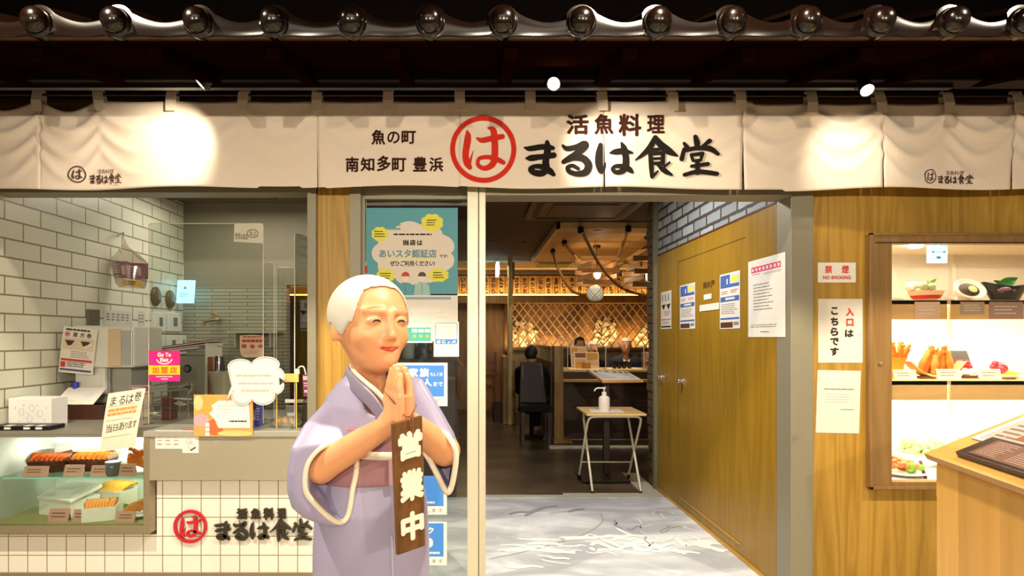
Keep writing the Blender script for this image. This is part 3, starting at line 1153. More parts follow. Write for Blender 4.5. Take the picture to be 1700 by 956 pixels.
# brush characters, traced as strokes in the frames given with each
HA = [[(1145, 205, 20), (1152, 260, 58), (1132, 400, 58), (1142, 480, 58), (1168, 522, 44)], [(1165, 495, 30), (1180, 440, 18), (1198, 380, 6)],
      [(1230, 265, 14), (1280, 285, 46), (1380, 262, 50), (1455, 250, 46)], [(1330, 175, 16), (1375, 195, 54), (1388, 300, 58), (1388, 420, 60), (1368, 495, 56), (1300, 530, 42), (1242, 500, 36), (1252, 445, 34), (1320, 430, 38), (1400, 445, 46), (1465, 478, 40)]]
MA = [[(95, 299, 8), (135, 306, 30), (210, 296, 32), (270, 294, 32), (312, 304, 24)], [(108, 380, 10), (145, 378, 36), (225, 368, 32), (318, 358, 34)],
      [(268, 258, 24), (272, 310, 40), (258, 400, 40), (258, 455, 46), (232, 492, 40), (172, 488, 36), (142, 462, 30), (172, 442, 26), (232, 446, 32), (285, 475, 40), (318, 505, 22)]]
RU = [[(386, 285, 14), (420, 308, 30), (490, 296, 32), (545, 272, 36), (558, 288, 40), (510, 335, 40), (440, 380, 36), (393, 408, 26)],
      [(420, 398, 26), (470, 378, 36), (540, 384, 42), (580, 432, 46), (562, 486, 44), (500, 502, 32), (440, 484, 28), (424, 452, 24), (462, 438, 22), (505, 462, 20)]]
HB = [[(672, 282, 26), (662, 350, 44), (660, 420, 46), (674, 478, 36), (684, 496, 10)], [(684, 490, 14), (702, 452, 12), (708, 420, 6)],
      [(745, 345, 8), (785, 336, 34), (850, 330, 34), (914, 342, 12)], [(832, 268, 12), (850, 310, 38), (864, 380, 40), (860, 450, 42), (832, 484, 34), (788, 490, 26), (764, 468, 22), (784, 446, 22), (834, 446, 28), (890, 468, 34), (914, 488, 18)]]
SHOKU = [[(1090, 226, 30), (1050, 300, 36), (1000, 350, 26), (938, 398, 6)], [(1092, 228, 26), (1130, 275, 42), (1190, 322, 44), (1258, 360, 12)], [(1058, 322, 18), (1095, 316, 22), (1132, 312, 18)],
         [(1052, 345, 24), (1060, 430, 30), (1066, 520, 22)], [(1056, 350, 18), (1150, 340, 20)], [(1152, 340, 26), (1150, 420, 26)], [(1060, 386, 14), (1150, 380, 14)], [(1060, 422, 18), (1150, 416, 18)],
         [(1066, 524, 20), (1090, 502, 16), (1112, 478, 10)], [(1108, 430, 12), (1160, 472, 32), (1220, 506, 12)], [(1202, 412, 12), (1162, 444, 14)]]
DOU = [[(1396, 218, 24), (1406, 260, 36), (1408, 302, 26)], [(1310, 268, 16), (1334, 298, 26)], [(1502, 252, 28), (1452, 290, 16)], [(1312, 312, 22), (1294, 386, 28)], [(1310, 322, 24), (1400, 306, 24), (1500, 310, 30), (1566, 352, 20)],
       [(1366, 354, 18), (1380, 400, 16)], [(1366, 354, 18), (1450, 346, 22)], [(1452, 346, 20), (1436, 398, 16)], [(1380, 400, 14), (1440, 394, 14)], [(1412, 402, 26), (1416, 490, 28)], [(1368, 442, 18), (1490, 426, 24)], [(1316, 506, 22), (1420, 484, 26), (1558, 502, 24)]]
NAME = [[(x, y, w_ * 1.22 + 3) for x, y, w_ in st] for st in MA + RU + HB + SHOKU + DOU]          # in a frame of 850..1220 px at 4.595x
black_ink = mat('brush_ink', '1d1712', .8, spec=.2)
sepia_ink = mat('sepia_ink', '3a1a12', .8, spec=.2)
red_dye = mat('red_dye', 'd5301f', .8, spec=.2)


def frame2px(ox, oy, sc, fm):
    return lambda u, v, h=0.: fm(ox + u / sc, oy + v / sc, h)


def place(fm, src, dst):
    """map the box src of a stroke frame onto the box dst of fm"""
    return lambda u, v, h=0.: fm(dst[0] + (u - src[0]) * (dst[2] - dst[0]) / (src[2] - src[0]), dst[1] + (v - src[1]) * (dst[3] - dst[1]) / (src[3] - src[1]), h)


fN = frame2px(850, 180, 4.595, noren)
m = MB(); m.brush(NAME, fN, 0, .0035); m.build('lettering', black_ink, nor)
m = MB()
for ch, box in zip('活魚料理', ((940, 191, 977, 224), (986, 190, 1018, 224), (1026, 190, 1064, 227), (1073, 192, 1103, 222))):
    m.text(ch, noren, box, 0, .035, .0035)
m.build('lettering', sepia_ink, nor)
m = MB()
for ch, box in zip('魚の町', ((617, 216, 640, 241), (643, 219, 664, 239), (667, 218, 691, 240))):
    m.text(ch, noren, box, 0, .03, .0035)
m.build('lettering', sepia_ink, nor)
m = MB()
for ch, box in zip('南知多町', ((574, 261, 596, 286), (599, 262, 622, 285), (626, 259, 649, 285), (651, 263, 675, 286))):
    m.text(ch, noren, box, 0, .03, .0035)
m.build('lettering', sepia_ink, nor)
m = MB()
for ch, box in zip('豊浜', ((686, 261, 709, 286), (713, 262, 736, 286))):
    m.text(ch, noren, box, 0, .03, .0035)
m.build('lettering', sepia_ink, nor)
fE = frame2px(560, 180, 5.3125, noren)
m = MB(); m.ring(fE, 1287, 362, 292, 295, 44, 0, .0035, 72); m.brush(HA, fE, 0, .0035); m.build('emblem', red_dye, nor)


def small_logo(b, fm, cx, cy, r, x0, x1, y0, y1, m=0, h=.003, tag_=True, ext=0.):
    """ringed kana followed by the four-part shop name, small"""
    b.ring(fm, cx, cy, r, r, r * .14, m, h, 40, ext)
    b.brush(HA, place(fm, (1080, 160, 1500, 560), (cx - r * .62, cy - r * .62, cx + r * .66, cy + r * .66)), m, h, ext)
    b.brush(NAME, place(fm, (95, 215, 1575, 520), (x0, y0, x1, y1)), m, h, ext)
    if tag_:
        b.text('活魚料理', fm, (x0 + (x1 - x0) * .24, y0 - (y1 - y0) * .42, x0 + (x1 - x0) * .74, y0 + (y1 - y0) * .02), m, 0, h)


m = MB(); small_logo(m, noren, 128, 289, 14, 147, 201, 287, 304); m.build('lettering', mat('brown_ink', '4c2a1c', .8), nor)
m = MB(); small_logo(m, noren, 1541, 294, 11.5, 1555, 1616, 290, 305); m.build('lettering', mat('brown_ink', '4c2a1c', .8), nor)

# ================================================================== raised shop sign on the white tiles
fT = facing(YF - .004)
sg = thing('shop_sign', 'raised red emblem and dark lettering mounted on the white tiled wall', 'sign', tuple(W(405, 905, YF)))
m = MB(); m.ring(fT, 317, 873, 27.5, 27.5, 4.6, 0, .001, 56, .012); m.brush(HA, place(fT, (1095, 165, 1500, 560), (299, 856, 336, 892)), 0, .001, .012); m.build('emblem', mat('sign_red', 'c3202f', .4), sg)
sgd = mat('sign_dark', '3b352a', .35, .3)
m = MB(); m.brush(NAME, place(fT, (95, 215, 1575, 520), (357, 861, 519, 896)), 0, .001, .012); m.build('lettering', sgd, sg)
m = MB()
for ch, box in zip('活魚料理', ((394, 843, 412, 861), (417, 843, 434, 861), (438, 842, 456, 862), (461, 843, 476, 860))):
    m.text(ch, fT, box, 0, .05, .002, .005)
m.build('lettering', sgd, sg)
# ================================================================== painted statue of an old woman, palms together
D0 = 1.7
SC = D0 / F
skin = mat('painted_skin', 'e6a373', .42, var=.03, scale=9, sss=.08)
hairm = mat('painted_hair', 'c9c4ba', .5, var=.03)
lav = mat('lavender_paint', '9f98b8', .45, var=.03, scale=6)
lav_d = mat('lavender_dark', '888299', .45, var=.03, scale=6)
mauve = mat('obi_mauve', '9c7078', .45, var=.04, scale=6)
cream = mat('cream_trim', 'e6dcc6', .45, var=.03)
stat = thing('statue', 'painted statue of a smiling white-haired old woman in lavender kimono, palms pressed together', 'statue', (W(618, 900, D0).x, D0, 0))

HCEN = np.array(W(612, 525, D0))
yaw = math.radians(39)
HF = np.array((math.sin(yaw), -math.cos(yaw), 0))
HR = np.array((math.cos(yaw), math.sin(yaw), 0))
HU = np.array((0, 0, 1.))
HM = np.stack([HR, HF, HU], 1)             # world <- head (lateral, forward, up)


def hw(a, b, c):
    return HCEN + HM @ np.array((a, b, c))


def head_core(q):
    d = s_ell(q, (0, -.004, .006), (.106, .116, .106))
    d = su(d, s_ell(q, (0, .034, -.058), (.073, .080, .084)), .045)
    d = su(d, s_ell(q, (0, .060, -.115), (.040, .046, .036)), .05)
    for s_ in (-1, 1):
        d = su(d, s_ell(q, (s_ * .046, .078, -.058), (.030, .026, .026)), .025)
    return d


def head_sdf(q):
    d = head_core(q)
    for s_ in (-1, 1):
        d = ss(d, s_ell(q, (s_ * .0375, .122, -.014), (.026, .018, .011)), .016)          # eye hollow
        d = su(d, s_ell(q, (s_ * .0375, .1015, -.016), (.024, .013, .0125)), .006)         # closed lid
        d = su(d, s_cap(q, (s_ * .018, .113, .010), (s_ * .062, .092, .012), .0065), .014)  # brow ridge
        d = su(d, s_ell(q, (s_ * .0105, .117, -.061), (.0075, .010, .007)), .008)          # nostril wing
        d = su(d, s_ell(q, (s_ * .097, -.012, -.046), (.010, .020, .026)), .014)         # ear
        d = ss(d, s_cap(q, (s_ * .034, .108, -.080), (s_ * .030, .104, -.098), .0005), .008)
    d = su(d, s_cap(q, (0, .112, .0), (0, .124, -.050), .007, .0095), .014)
    d = su(d, s_ell(q, (0, .1265, -.056), (.010, .010, .009)), .009)
    d = su(d, s_cap(q, (-.022, .103, -.081), (.022, .103, -.081), .008), .014)
    d = su(d, s_cap(q, (-.018, .101, -.098), (.018, .101, -.098), .008), .014)
    d = ss(d, s_cap(q, (-.027, .113, -.0885), (.027, .113, -.0885), .0022), .006)
    d = su(d, s_ell(q, (0, .096, -.124), (.022, .018, .016)), .02)
    return d


bodyyaw = math.radians(28)
BF = np.array((math.sin(bodyyaw), -math.cos(bodyyaw), 0))
BR = np.array((math.cos(bodyyaw), math.sin(bodyyaw), 0))
PALM = np.array(W(664, 688, 1.50))
PU = v3(-.02, -.05, 1); PU /= np.linalg.norm(PU)
PM = np.stack([BF, BR, PU], 1)              # world <- hand (toward little finger, lateral, up)
E1, WR1 = np.array(W(533, 776, 1.605)), np.array(W(652, 700, 1.515))
E2, WR2 = np.array(W(738, 748, 1.625)), np.array(W(678, 697, 1.525))
SH1, SH2 = np.array(W(560, 690, 1.73)), np.array(W(688, 690, 1.76))
NK0, NK1 = hw(-.002, -.012, -.085), np.array(W(618, 672, 1.735))
ENDS = [(-.036, .060, .0112), (-.012, .068, .0118), (.012, .063, .0114), (.035, .050, .0104)]


def hands_sdf(p):
    q = (p - PALM) @ PM
    out = None
    for s_ in (-1, 1):
        d = s_box(q, (.0, s_ * .0125, .020), (.046, .0115, .038), .011)
        d = su(d, s_ell(q, (-.022, s_ * .017, .004), (.024, .014, .028)), .012)
        for x, l, r in ENDS:
            k0 = (x, s_ * .0118, .050); k1 = (x * .92, s_ * .0138, .050 + l * .45); k2 = (x * .82, s_ * .0095, .050 + l)
            f_ = np.minimum(s_cap(q, k0, k1, r, r * .98), s_cap(q, k1, k2, r * .98, r * .72))
            d = su(d, f_, .003)
        t = np.minimum(s_cap(q, (-.040, s_ * .014, .004), (-.058, s_ * .014, .034), .013, .011), s_cap(q, (-.058, s_ * .014, .034), (-.055, s_ * .0105, .066), .011, .008))
        d = su(d, t, .006)
        out = d if out is None else su(out, d, .0025)
    return out


def body_sdf(p):
    d = head_sdf((p - HCEN) @ HM)
    d = su(d, s_cap(p, NK0, NK1, .044, .056), .04)
    core = s_cap(p, NK1, W(618, 900, 1.72), .06, .06)
    core = np.minimum(core, s_cap(p, SH1, SH2, .035))
    d = su(d, core, .03)
    mid1 = E1 * .5 + WR1 * .5
    a = np.minimum(s_cap(p, E1, mid1, .041, .036), s_cap(p, mid1, WR1, .036, .0255))
    a = su(a, s_cap(p, SH1, E1, .034), .02)
    mid2 = E2 * .5 + WR2 * .5
    b = np.minimum(s_cap(p, E2, mid2, .040, .036), s_cap(p, mid2, WR2, .036, .0255))
    b = su(b, s_cap(p, SH2, E2, .034), .02)
    arms = np.minimum(a, b)
    h = hands_sdf(p)
    arms = su(arms, h, .016)
    return np.minimum(d, arms) if False else su(d, arms, .006)


m = blob(body_sdf, W(500, 880, 1.85) + Vector((-.02, -.48, 0)), (W(790, 440, 1.9).x, 1.86, HC + .18), .0032, 2)
body = m.build('body', skin, stat)
# hair cap
HL = [(-.16, .2), (-.052, .096), (-.015, .0875), (.027, .0765), (.052, .066), (.066, .056), (.0745, .040), (.0785, .0)]


def hair_sdf(p):
    q = (p - HCEN) @ HM
    d = head_core(q) - .0055
    z = q[:, 2]
    wz = np.interp(z, [a for a, b in HL], [b for a, b in HL])
    wz = np.where(z > .0785, -.03, wz)
    face = np.minimum(wz - np.abs(q[:, 0]), (q[:, 1] + .02))                 # >0 inside the face window
    d = np.maximum(d, face)
    # lower edge: sideburn point, ear notch, nape
    low = np.interp(q[:, 1], [-.12, -.075, -.055, -.03, -.012, .012, .03, .06], [-.066, -.062, -.050, -.022, -.020, -.048, -.058, -.02])
    d = np.maximum(d, (low - z) * .75)
    return su(d, d, .001)


m = blob(hair_sdf, HCEN - .16, HCEN + .16, .0032, 3)
m.build('hair', hairm, stat)


def on_head(a, c, out=0.):
    """point on the head surface in front of lateral a, height c"""
    b = np.linspace(.16, 0, 321)
    q = np.stack([np.full_like(b, a), b, np.full_like(b, c)], 1)
    d = head_sdf(q)
    i = np.argmax(d < 0)
    return Vector(hw(a, b[i] + out, c))


lip = MB()
for dz, r in ((.0008, .0034), (-.0045, .0042)):
    pts = [on_head(a, -.0880 + dz + .012 * (abs(a) / .03) ** 2 * .35, .0006) for a in np.linspace(-.029, .029, 15)]
    lip.tube(pts, [max(.0006, r * (1 - (abs(a) / .0295) ** 2) ** .6) for a in np.linspace(-.029, .029, 15)], 8, flat=.9)
lip.build('lips', mat('lip_paint', 'cf4a35', .45), stat)
for s_ in (-1, 1):
    ey = MB()
    A = np.linspace(-.0135, .0135, 13)
    pts = [on_head(s_ * .038 + a, -.0195 + .0055 * (1 - (a / .0135) ** 2), -.0008) for a in A]
    ey.tube(pts, [max(.0004, .0034 * (1 - (a / .0136) ** 2) ** .5) for a in A], 8)
    ey.build('eye', mat('eye_paint', '3a2a22', .3), stat)
    lid = MB()
    A = np.linspace(-.021, .021, 15)
    pts = [on_head(s_ * .038 + a, -.0165 + .0105 * (1 - (a / .022) ** 2), -.0012) for a in A]
    lid.tube(pts, [max(.0005, .0036 * (1 - (a / .0215) ** 2) ** .5) for a in A], 8)
    lid.build('eyelid', mat('lid_paint', 'e6b488', .5), stat)
    br = MB()
    A = np.linspace(-.026, .026, 13)
    pts = [on_head(s_ * .040 + a, .0165 + .005 * (1 - (a / .026) ** 2) - .0025 * a * s_ / .026, -.002) for a in A]
    br.tube(pts, [max(.0008, .0042 * (1 - (a / .027) ** 2) ** .5) for a in A], 8)
    br.build('eyebrow', mat('brow_paint', 'dda273', .5), stat)

# ---- kimono
TC = np.array(W(620, 740, 1.735))


def torso_core(p, grow=0.):
    x, y, z = p[:, 0], p[:, 1], p[:, 2]
    q = (p - TC) @ np.stack([BR * 0 + v3(.96, .28, 0), v3(-.28, .96, 0), v3(0, 0, 1)], 1)
    zz = z
    top, bot = W(0, 640, D0).z, .0
    rx = np.interp(zz, [0, .3, .55, .75, .87, .95, 1.02, 1.09, 1.16, 1.22, 1.27], [.150, .158, .166, .166, .160, .142, .138, .135, .128, .100, .055]) + grow
    ry = rx * .80
    cx = np.interp(zz, [0, .6, .85, 1.1, 1.3], [-.004, -.004, -.004, 0, -.002])
    k = np.sqrt(((q[:, 0] - cx) / rx) ** 2 + (q[:, 1] / ry) ** 2)
    d = (k - 1) * ry * .9
    d = np.maximum(d, np.maximum(z - 1.262, .02 - z))
    return d


def kim_sdf(p):
    d = torso_core(p)
    d = su(d, s_cap(p, W(572, 682, 1.735), W(672, 682, 1.765), .052), .05)
    d = np.minimum(d, 1)
    neck = s_cap(p, W(611, 560, 1.72), W(628, 668, 1.66), .050, .040)
    return ss(d, neck, .008)


m = blob(kim_sdf, (W(480, 0, 1.8).x, 1.5, 0), (W(790, 0, 1.8).x, 1.92, 1.30), .005, 2)
m.build('kimono', lav, stat)


def obi_sdf(p):
    d = torso_core(p, .007)
    z = p[:, 2]
    a, b = W(0, 812, 1.6).z, W(0, 712, 1.6).z
    return np.maximum(d, np.maximum(a - z, z - b))


m = blob(obi_sdf, (W(480, 0, 1.8).x, 1.5, .85), (W(790, 0, 1.8).x, 1.92, 1.15), .005, 1)
m.build('obi_sash', mauve, stat)


def ring_at(z, grow, rot=0., a0=0, a1=360, n=60, dz=None):
    """points on the torso outline at height z"""
    out = []
    M3 = np.stack([v3(.96, .28, 0), v3(-.28, .96, 0), v3(0, 0, 1)], 1)
    rx = np.interp(z, [0, .3, .55, .75, .87, .95, 1.02, 1.09, 1.16, 1.22, 1.27], [.150, .158, .166, .166, .160, .142, .138, .135, .128, .100, .055]) + grow
    for i in range(n):
        g = math.radians(a0 + (a1 - a0) * i / n)
        zz = z + (dz(g) if dz else 0)
        q = np.array((rx * math.cos(g), rx * .8 * math.sin(g), 0))
        p = TC + M3 @ q
        out.append(Vector((p[0], p[1], zz)))
    return out


m = MB(); m.tube(ring_at(W(0, 757, 1.6).z, .010, dz=lambda g: .008 * math.sin(g * 2 + .6)), .011, 8, closed=True, flat=.6); m.build('obi_cord', cream, stat)
# overlap edge of the skirt front and lighter fold panel of the obi
m = MB()
pts = []
for z in np.linspace(.82, .06, 14):
    rx = np.interp(z, [0, .3, .55, .75, .87, .95], [.150, .158, .166, .166, .160, .142])
    g = math.radians(-78 + 6 * (.82 - z))
    p = TC + np.stack([v3(.96, .28, 0), v3(-.28, .96, 0), v3(0, 0, 1)], 1) @ np.array((rx * 1.006 * math.cos(g), rx * .8 * 1.006 * math.sin(g), 0))
    pts.append(Vector((p[0], p[1], z)))
m.tube(pts, .004, 6); m.build('skirt_overlap', mat('lavender_light', 'b4afc6', .45), stat)
m = MB()
zt, zb = W(0, 768, 1.6).z, W(0, 810, 1.6).z
a = ring_at(zt, .0095, a0=-80, a1=-52, n=8); b = ring_at(zb, .0095, a0=-80, a1=-52, n=8)
m.add(a + b, [(i, i + 8, i + 9, i + 1) for i in range(7)], 0); o = m.build('obi_fold', mat('obi_light', 'b48f9b', .45), stat)
sd = o.modifiers.new('t', 'SOLIDIFY'); sd.thickness = .006; sd.offset = 1


# neckline: cream under-collar and wide lavender collar, crossing left over right
def strip(P, wdv, name, m_, th=.008, par=stat):
    """flat band along points P, each with its width vector"""
    b = MB()
    n = len(P)
    A = [Vector(p) - Vector(w_) / 2 for p, w_ in zip(P, wdv)]
    B = [Vector(p) + Vector(w_) / 2 for p, w_ in zip(P, wdv)]
    b.add(A + B, [(i, n + i, n + i + 1, i + 1) for i in range(n - 1)], 0, True)
    o = b.build(name, m_, par)
    s1 = o.modifiers.new('t', 'SOLIDIFY'); s1.thickness = th; s1.offset = 0
    s2 = o.modifiers.new('b', 'BEVEL'); s2.width = th * .35; s2.segments = 2
    return o


def smooth3(P, n=8):
    return [Vector(p) for p in catmull([tuple(p) for p in P], n)]


CR = [W(590, 603, 1.80), W(583, 606, 1.74), W(589, 618, 1.675), W(606, 634, 1.625), W(626, 651, 1.592), W(645, 672, 1.575)]
cr = smooth3(CR)
m = MB(); m.tube(cr, [.0085] * len(cr), 8, flat=.6); m.build('under_collar', cream, stat)
CL = [W(612, 600, 1.80), W(632, 604, 1.77), W(648, 618, 1.70), W(652, 640, 1.63), W(647, 662, 1.60), W(640, 676, 1.585)]
cl = smooth3(CL)
m = MB(); m.tube(cl, [.0085] * len(cl), 8, flat=.6); m.build('under_collar', cream, stat)
P = smooth3([W(583, 612, 1.79), W(575, 620, 1.73), W(584, 634, 1.665), W(603, 652, 1.61), W(622, 672, 1.588), W(636, 692, 1.58)])
strip(P, [Vector((.014, -.012, .034))] * len(P), 'collar', lav_d, .010)
P = smooth3([W(640, 612, 1.80), W(655, 622, 1.74), W(663, 640, 1.67), W(660, 662, 1.62), W(650, 684, 1.60)])
strip(P, [Vector((-.020, -.012, .030))] * len(P), 'collar', lav_d, .010)
m = MB(); pp = smooth3([W(642, 676, 1.565), W(630, 693, 1.567), W(615, 709, 1.572), W(600, 714, 1.585), W(588, 717, 1.60)]); m.tube(pp, .0028, 6); m.build('piping', mat('piping_pink', 'cdb9c6', .45), stat)


# ---- bell sleeves: a hanging bag whose mouth is bound with cream trim
def sleeve(out, mouth, dref, xl, front, skew, tilt, yt, name, dep=.15):
    k = dref / F
    O = [((a - X0) * k, HC + (Y0 - b) * k) for a, b in out]
    I = [((a - X0) * k, HC + (Y0 - b) * k) for a, b in mouth]
    XLw, ZT = (xl - X0) * k, HC + (Y0 - yt) * k

    def fy(x, z):
        return front + skew * (x - XLw) + tilt * np.maximum(0, z - ZT)

    def f(p):
        x, y, z = p[:, 0], p[:, 1], p[:, 2]
        yy = y - fy(x, z)
        d2 = s_poly2(x, z, O)
        r = .035
        ax = d2 + r
        ay = np.abs(yy - dep / 2) - dep / 2 + r
        d = np.sqrt(np.maximum(ax, 0) ** 2 + np.maximum(ay, 0) ** 2) + np.minimum(np.maximum(ax, ay), 0) - r
        e = np.maximum(s_poly2(x, z, I) + .004, np.abs(yy - .02) - .075)
        return ss(d, e, .008) * .8
    xs = [a for a, b in O]; zs = [b for a, b in O]
    yl = [float(fy(np.array(x), np.array(z))) for x, z in O]
    m = blob(f, (min(xs) - .02, min(yl) - .02, min(zs) - .02), (max(xs) + .02, max(yl) + dep + .03, max(zs) + .02), .0045, 2)
    o = m.build(name, lav, stat)
    L = catmull([(a, b) for a, b in I], 5, True)
    pts = [Vector((a, float(fy(np.array(a), np.array(b))) + .004, b)) for a, b in L]
    t = MB(); t.tube(pts, .0078, 8, closed=True); t.build('sleeve_trim', cream, o)
    return o


sleeve([(590, 630), (572, 640), (548, 655), (524, 676), (504, 704), (493, 738), (488, 775), (488, 805), (494, 832), (510, 852), (532, 866), (553, 876), (572, 876), (584, 866), (590, 838), (596, 800), (606, 765), (622, 735), (632, 700), (625, 660)],
       [(588, 734), (574, 730), (556, 732), (536, 741), (521, 760), (516, 785), (518, 808), (530, 828), (547, 850), (563, 864), (574, 862), (580, 844), (584, 815), (590, 780)],
       1.6, 514, 1.535, .62, 1.05, 735, 'sleeve', .15)
sleeve([(672, 632), (690, 638), (712, 666), (734, 696), (752, 722), (762, 748), (760, 782), (752, 808), (744, 818), (732, 800), (716, 768), (700, 742), (684, 715), (668, 690)],
       [(703, 742), (716, 764), (731, 792), (742, 811), (749, 806), (755, 780), (758, 750), (752, 731), (738, 716), (718, 716), (705, 726)],
       1.62, 704, 1.60, -.30, .9, 720, 'sleeve', .13)
# low round plinth
m = MB(); m.lathe((TC[0], TC[1], 0), [(.0001, 0), (.24, 0), (.24, .018), (.232, .024), (.0001, .024)], 40); m.build('plinth', mat('plinth', '4a4038', .5), stat)

# ---- the hanging wooden board
BQ = [W(652, 704, 1.425), W(701, 690, 1.462), W(706, 906, 1.462), W(660, 922, 1.425)]
bn = (BQ[1] - BQ[0]).cross(BQ[3] - BQ[0]).normalized()
if bn.y > 0:
    bn = -bn


def fB(u, v, h=0.):
    a = BQ[0].lerp(BQ[1], u); b = BQ[3].lerp(BQ[2], u)
    return a.lerp(b, v) + bn * h


bd = thing('wooden_sign_board', 'narrow dark wooden board with three cream characters, hung from the statue hands', 'sign', tuple(fB(.5, 1)))
boardwood = wood('board_wood', '7a4f22', '4e2f12', 'z', 2.5, .45)
m = MB(); m.slab([fB(0, 0), fB(.56, 0), fB(.60, .095), fB(.69, .095), fB(.66, 0), fB(1, 0), fB(1, 1), fB(0, 1)], bn * -.014); m.build('board', boardwood, bd, bev=.0015)
m = MB()
for ch, box in zip('営業中', ((.17, .085, .93, .30), (.17, .38, .95, .62), (.17, .70, .92, .92))):
    m.text(ch, fB, box, 0, .055, .0022, .0008)
m.build('lettering', mat('cream_letter', 'efe4d2', .5), bd)
m = MB()
k = fB(.62, .05, .004)
m.tube(smooth3([k, fB(.60, -.02, .006), W(672, 690, 1.455), W(655, 668, 1.46), W(640, 652, 1.475), W(639, 650, 1.50)], 6), .0016, 6)
m.tube(smooth3([k, fB(.66, -.03, .006), W(682, 690, 1.46), W(690, 676, 1.475), W(691, 672, 1.50)], 6), .0016, 6)
m.tube([fB(.64, -.02, .004), fB(.64, .14, .003)], .002, 6)
m.build('cord', mat('cord_brown', '8a5a2e', .8), bd)
# ================================================================== notices on the entry wall and the shop front
def sidewall(y, z, h=0.):          # mapping on the entry side wall: u = depth, v = height
    return Vector((XR - .002 - h, y, z))


blue_p = mat('print_blue', '3f62a8', .6)
pale_p = mat('print_pale', 'c9ced2', .6)
yel_p = mat('print_yellow', 'e3dc4a', .6)
pink_p = mat('print_pink', 'd82c6c', .6)
red_p = mat('print_red', 'c8353a', .6)
brown_p = mat('print_brown', '5a2b1c', .6)
teal_p = mat('print_teal', '3d9fae', .6)
PM_ = [paper, blue_p, pale_p, yel_p, red_p, brown_p, grey_ink, ink, pink_p, teal_p]


def uvfm(y0, y1, z0, z1):           # unit square -> sheet on the side wall; u runs from far (left in view) to near
    return lambda u, v, h=0.: sidewall(y0 + (y1 - y0) * u, z0 + (z1 - z0) * v, h)


def sheet(fm, draw, name, label, cat, group=None, th=.001, mats=PM_, m0=0):
    b = MB()
    P = [(0, 0), (1, 0), (1, 1), (0, 1)]
    b.slab([fm(u, v, 0) for u, v in P], fm(0, 0, th) - fm(0, 0, 0), m0)
    if draw:
        draw(b, lambda u, v, h=0.: fm(u, v, h + th))
    return one(name, b, mats, label, cat, group)


def d_blue(b, f):
    b.rect(f, .04, .03, .52, .26, 1); b.rect(f, .52, .03, .96, .2, 2); b.rect(f, .58, .07, .92, .17, 3, .001); b.rect(f, .52, .2, .96, .26, 1)
    b.rect(f, .36, .1, .42, .2, 0, .001)
    b.lines(f, .08, .32, .45, .39, 2, 4); b.lines(f, .55, .31, .92, .38, 2, 4)
    b.rect(f, .04, .42, .96, .51, 1); b.lines(f, .3, .44, .8, .49, 1, 0, .001, .8)
    b.lines(f, .08, .55, .9, .75, 6, 6); b.rect(f, .04, .8, .96, .835, 1)
    b.rect(f, .04, .88, .66, .98, 5); b.rect(f, .7, .88, .94, .94, 6)


sheet(uvfm(3.99, 3.685, 1.765, 1.408), d_blue, 'notice', 'larger blue-headed notice with a yellow patch on the yellow entry wall', 'notice')
sheet(uvfm(4.77, 4.44, 1.76, 1.418), d_blue, 'notice', 'blue-headed notice beside the upright seam of the yellow wall door', 'notice')


def d_small(b, f):
    for i in range(3):
        b.rect(f, .12 + .28 * i, .08, .22 + .28 * i, .26, 6)
    for u in (.08, .55):
        b.shape(f, [(u, .36), (u + .38, .34), (u + .2, .5)], 7)
    b.lines(f, .35, .53, .92, .66, 4, 4); b.rect(f, .05, .74, .95, .76, 4); b.lines(f, .15, .8, .9, .88, 3, 6); b.rect(f, .05, .92, .95, .96, 7)


sheet(uvfm(5.26, 4.98, 1.745, 1.425), d_small, 'notice', 'narrow paper notice nearest the far end of the yellow entry wall', 'notice')


def d_white(b, f):
    for i in range(8):
        b.rect(f, .1 + .1 * i, .09, .192 + .1 * i, .165, 8)
        b.rect(f, .125 + .1 * i, .108, .168 + .1 * i, .148, 0, .001)
    b.lines(f, .12, .185, .45, .2, 1, 7); b.lines(f, .45, .19, .92, .22, 2, 6, rag=.1)
    b.lines(f, .16, .32, .75, .68, 9, 6, fill=.28); b.lines(f, .08, .84, .9, .89, 2, 6); b.lines(f, .36, .93, .64, .95, 1, 7)


sheet(uvfm(3.575, 3.145, 1.80, 1.355), d_white, 'notice', 'large white notice with a pink heading on the near end of the yellow wall', 'notice', mats=[wht] + PM_[1:])
b = MB(); b.slab([sidewall(4.27, 1.655), sidewall(4.13, 1.655), sidewall(4.13, 1.618), sidewall(4.27, 1.618)], (-.002, 0, 0)); b.lines(lambda u, v, h=0.: sidewall(u, v, h + .002), 4.24, 1.645, 4.16, 1.63, 1, 1, fill=.9)
one('door_plate', b, [paper, ink], 'small pale plate under the faint lettering on the yellow door', 'plate')
b = MB(); b.slab([sidewall(4.35, 1.585), sidewall(4.0, 1.585), sidewall(4.0, 1.54), sidewall(4.35, 1.54)], (-.002, 0, 0)); b.lines(lambda u, v, h=0.: sidewall(u, v, h + .002), 4.32, 1.572, 4.04, 1.55, 1, 1, fill=.8, rag=.05)
one('door_strip', b, [paper, grey_ink], 'long narrow white label strip beside the larger blue notice', 'label')
b = MB(); b.text('防火戸', sidewall, (4.28, 1.745, 4.08, 1.70), 0, .02, .001)
b.fixed = True
o = b.build('lettering', mat('faded_stencil', '54390c', .7), door)


def d_ns(b, f):
    b.text('禁', f, (.18, .14, .38, .54), 1, .03); b.text('煙', f, (.62, .14, .82, .54), 1, .03)
    b.text('NO SMOKING', f, (.13, .66, .87, .84), 1, .05)


def frontfm(x0, y0, x1, y1, d=YF - .001):
    return lambda u, v, h=0.: W(x0 + (x1 - x0) * u, y0 + (y1 - y0) * v, d) + Vector((0, -h, 0))


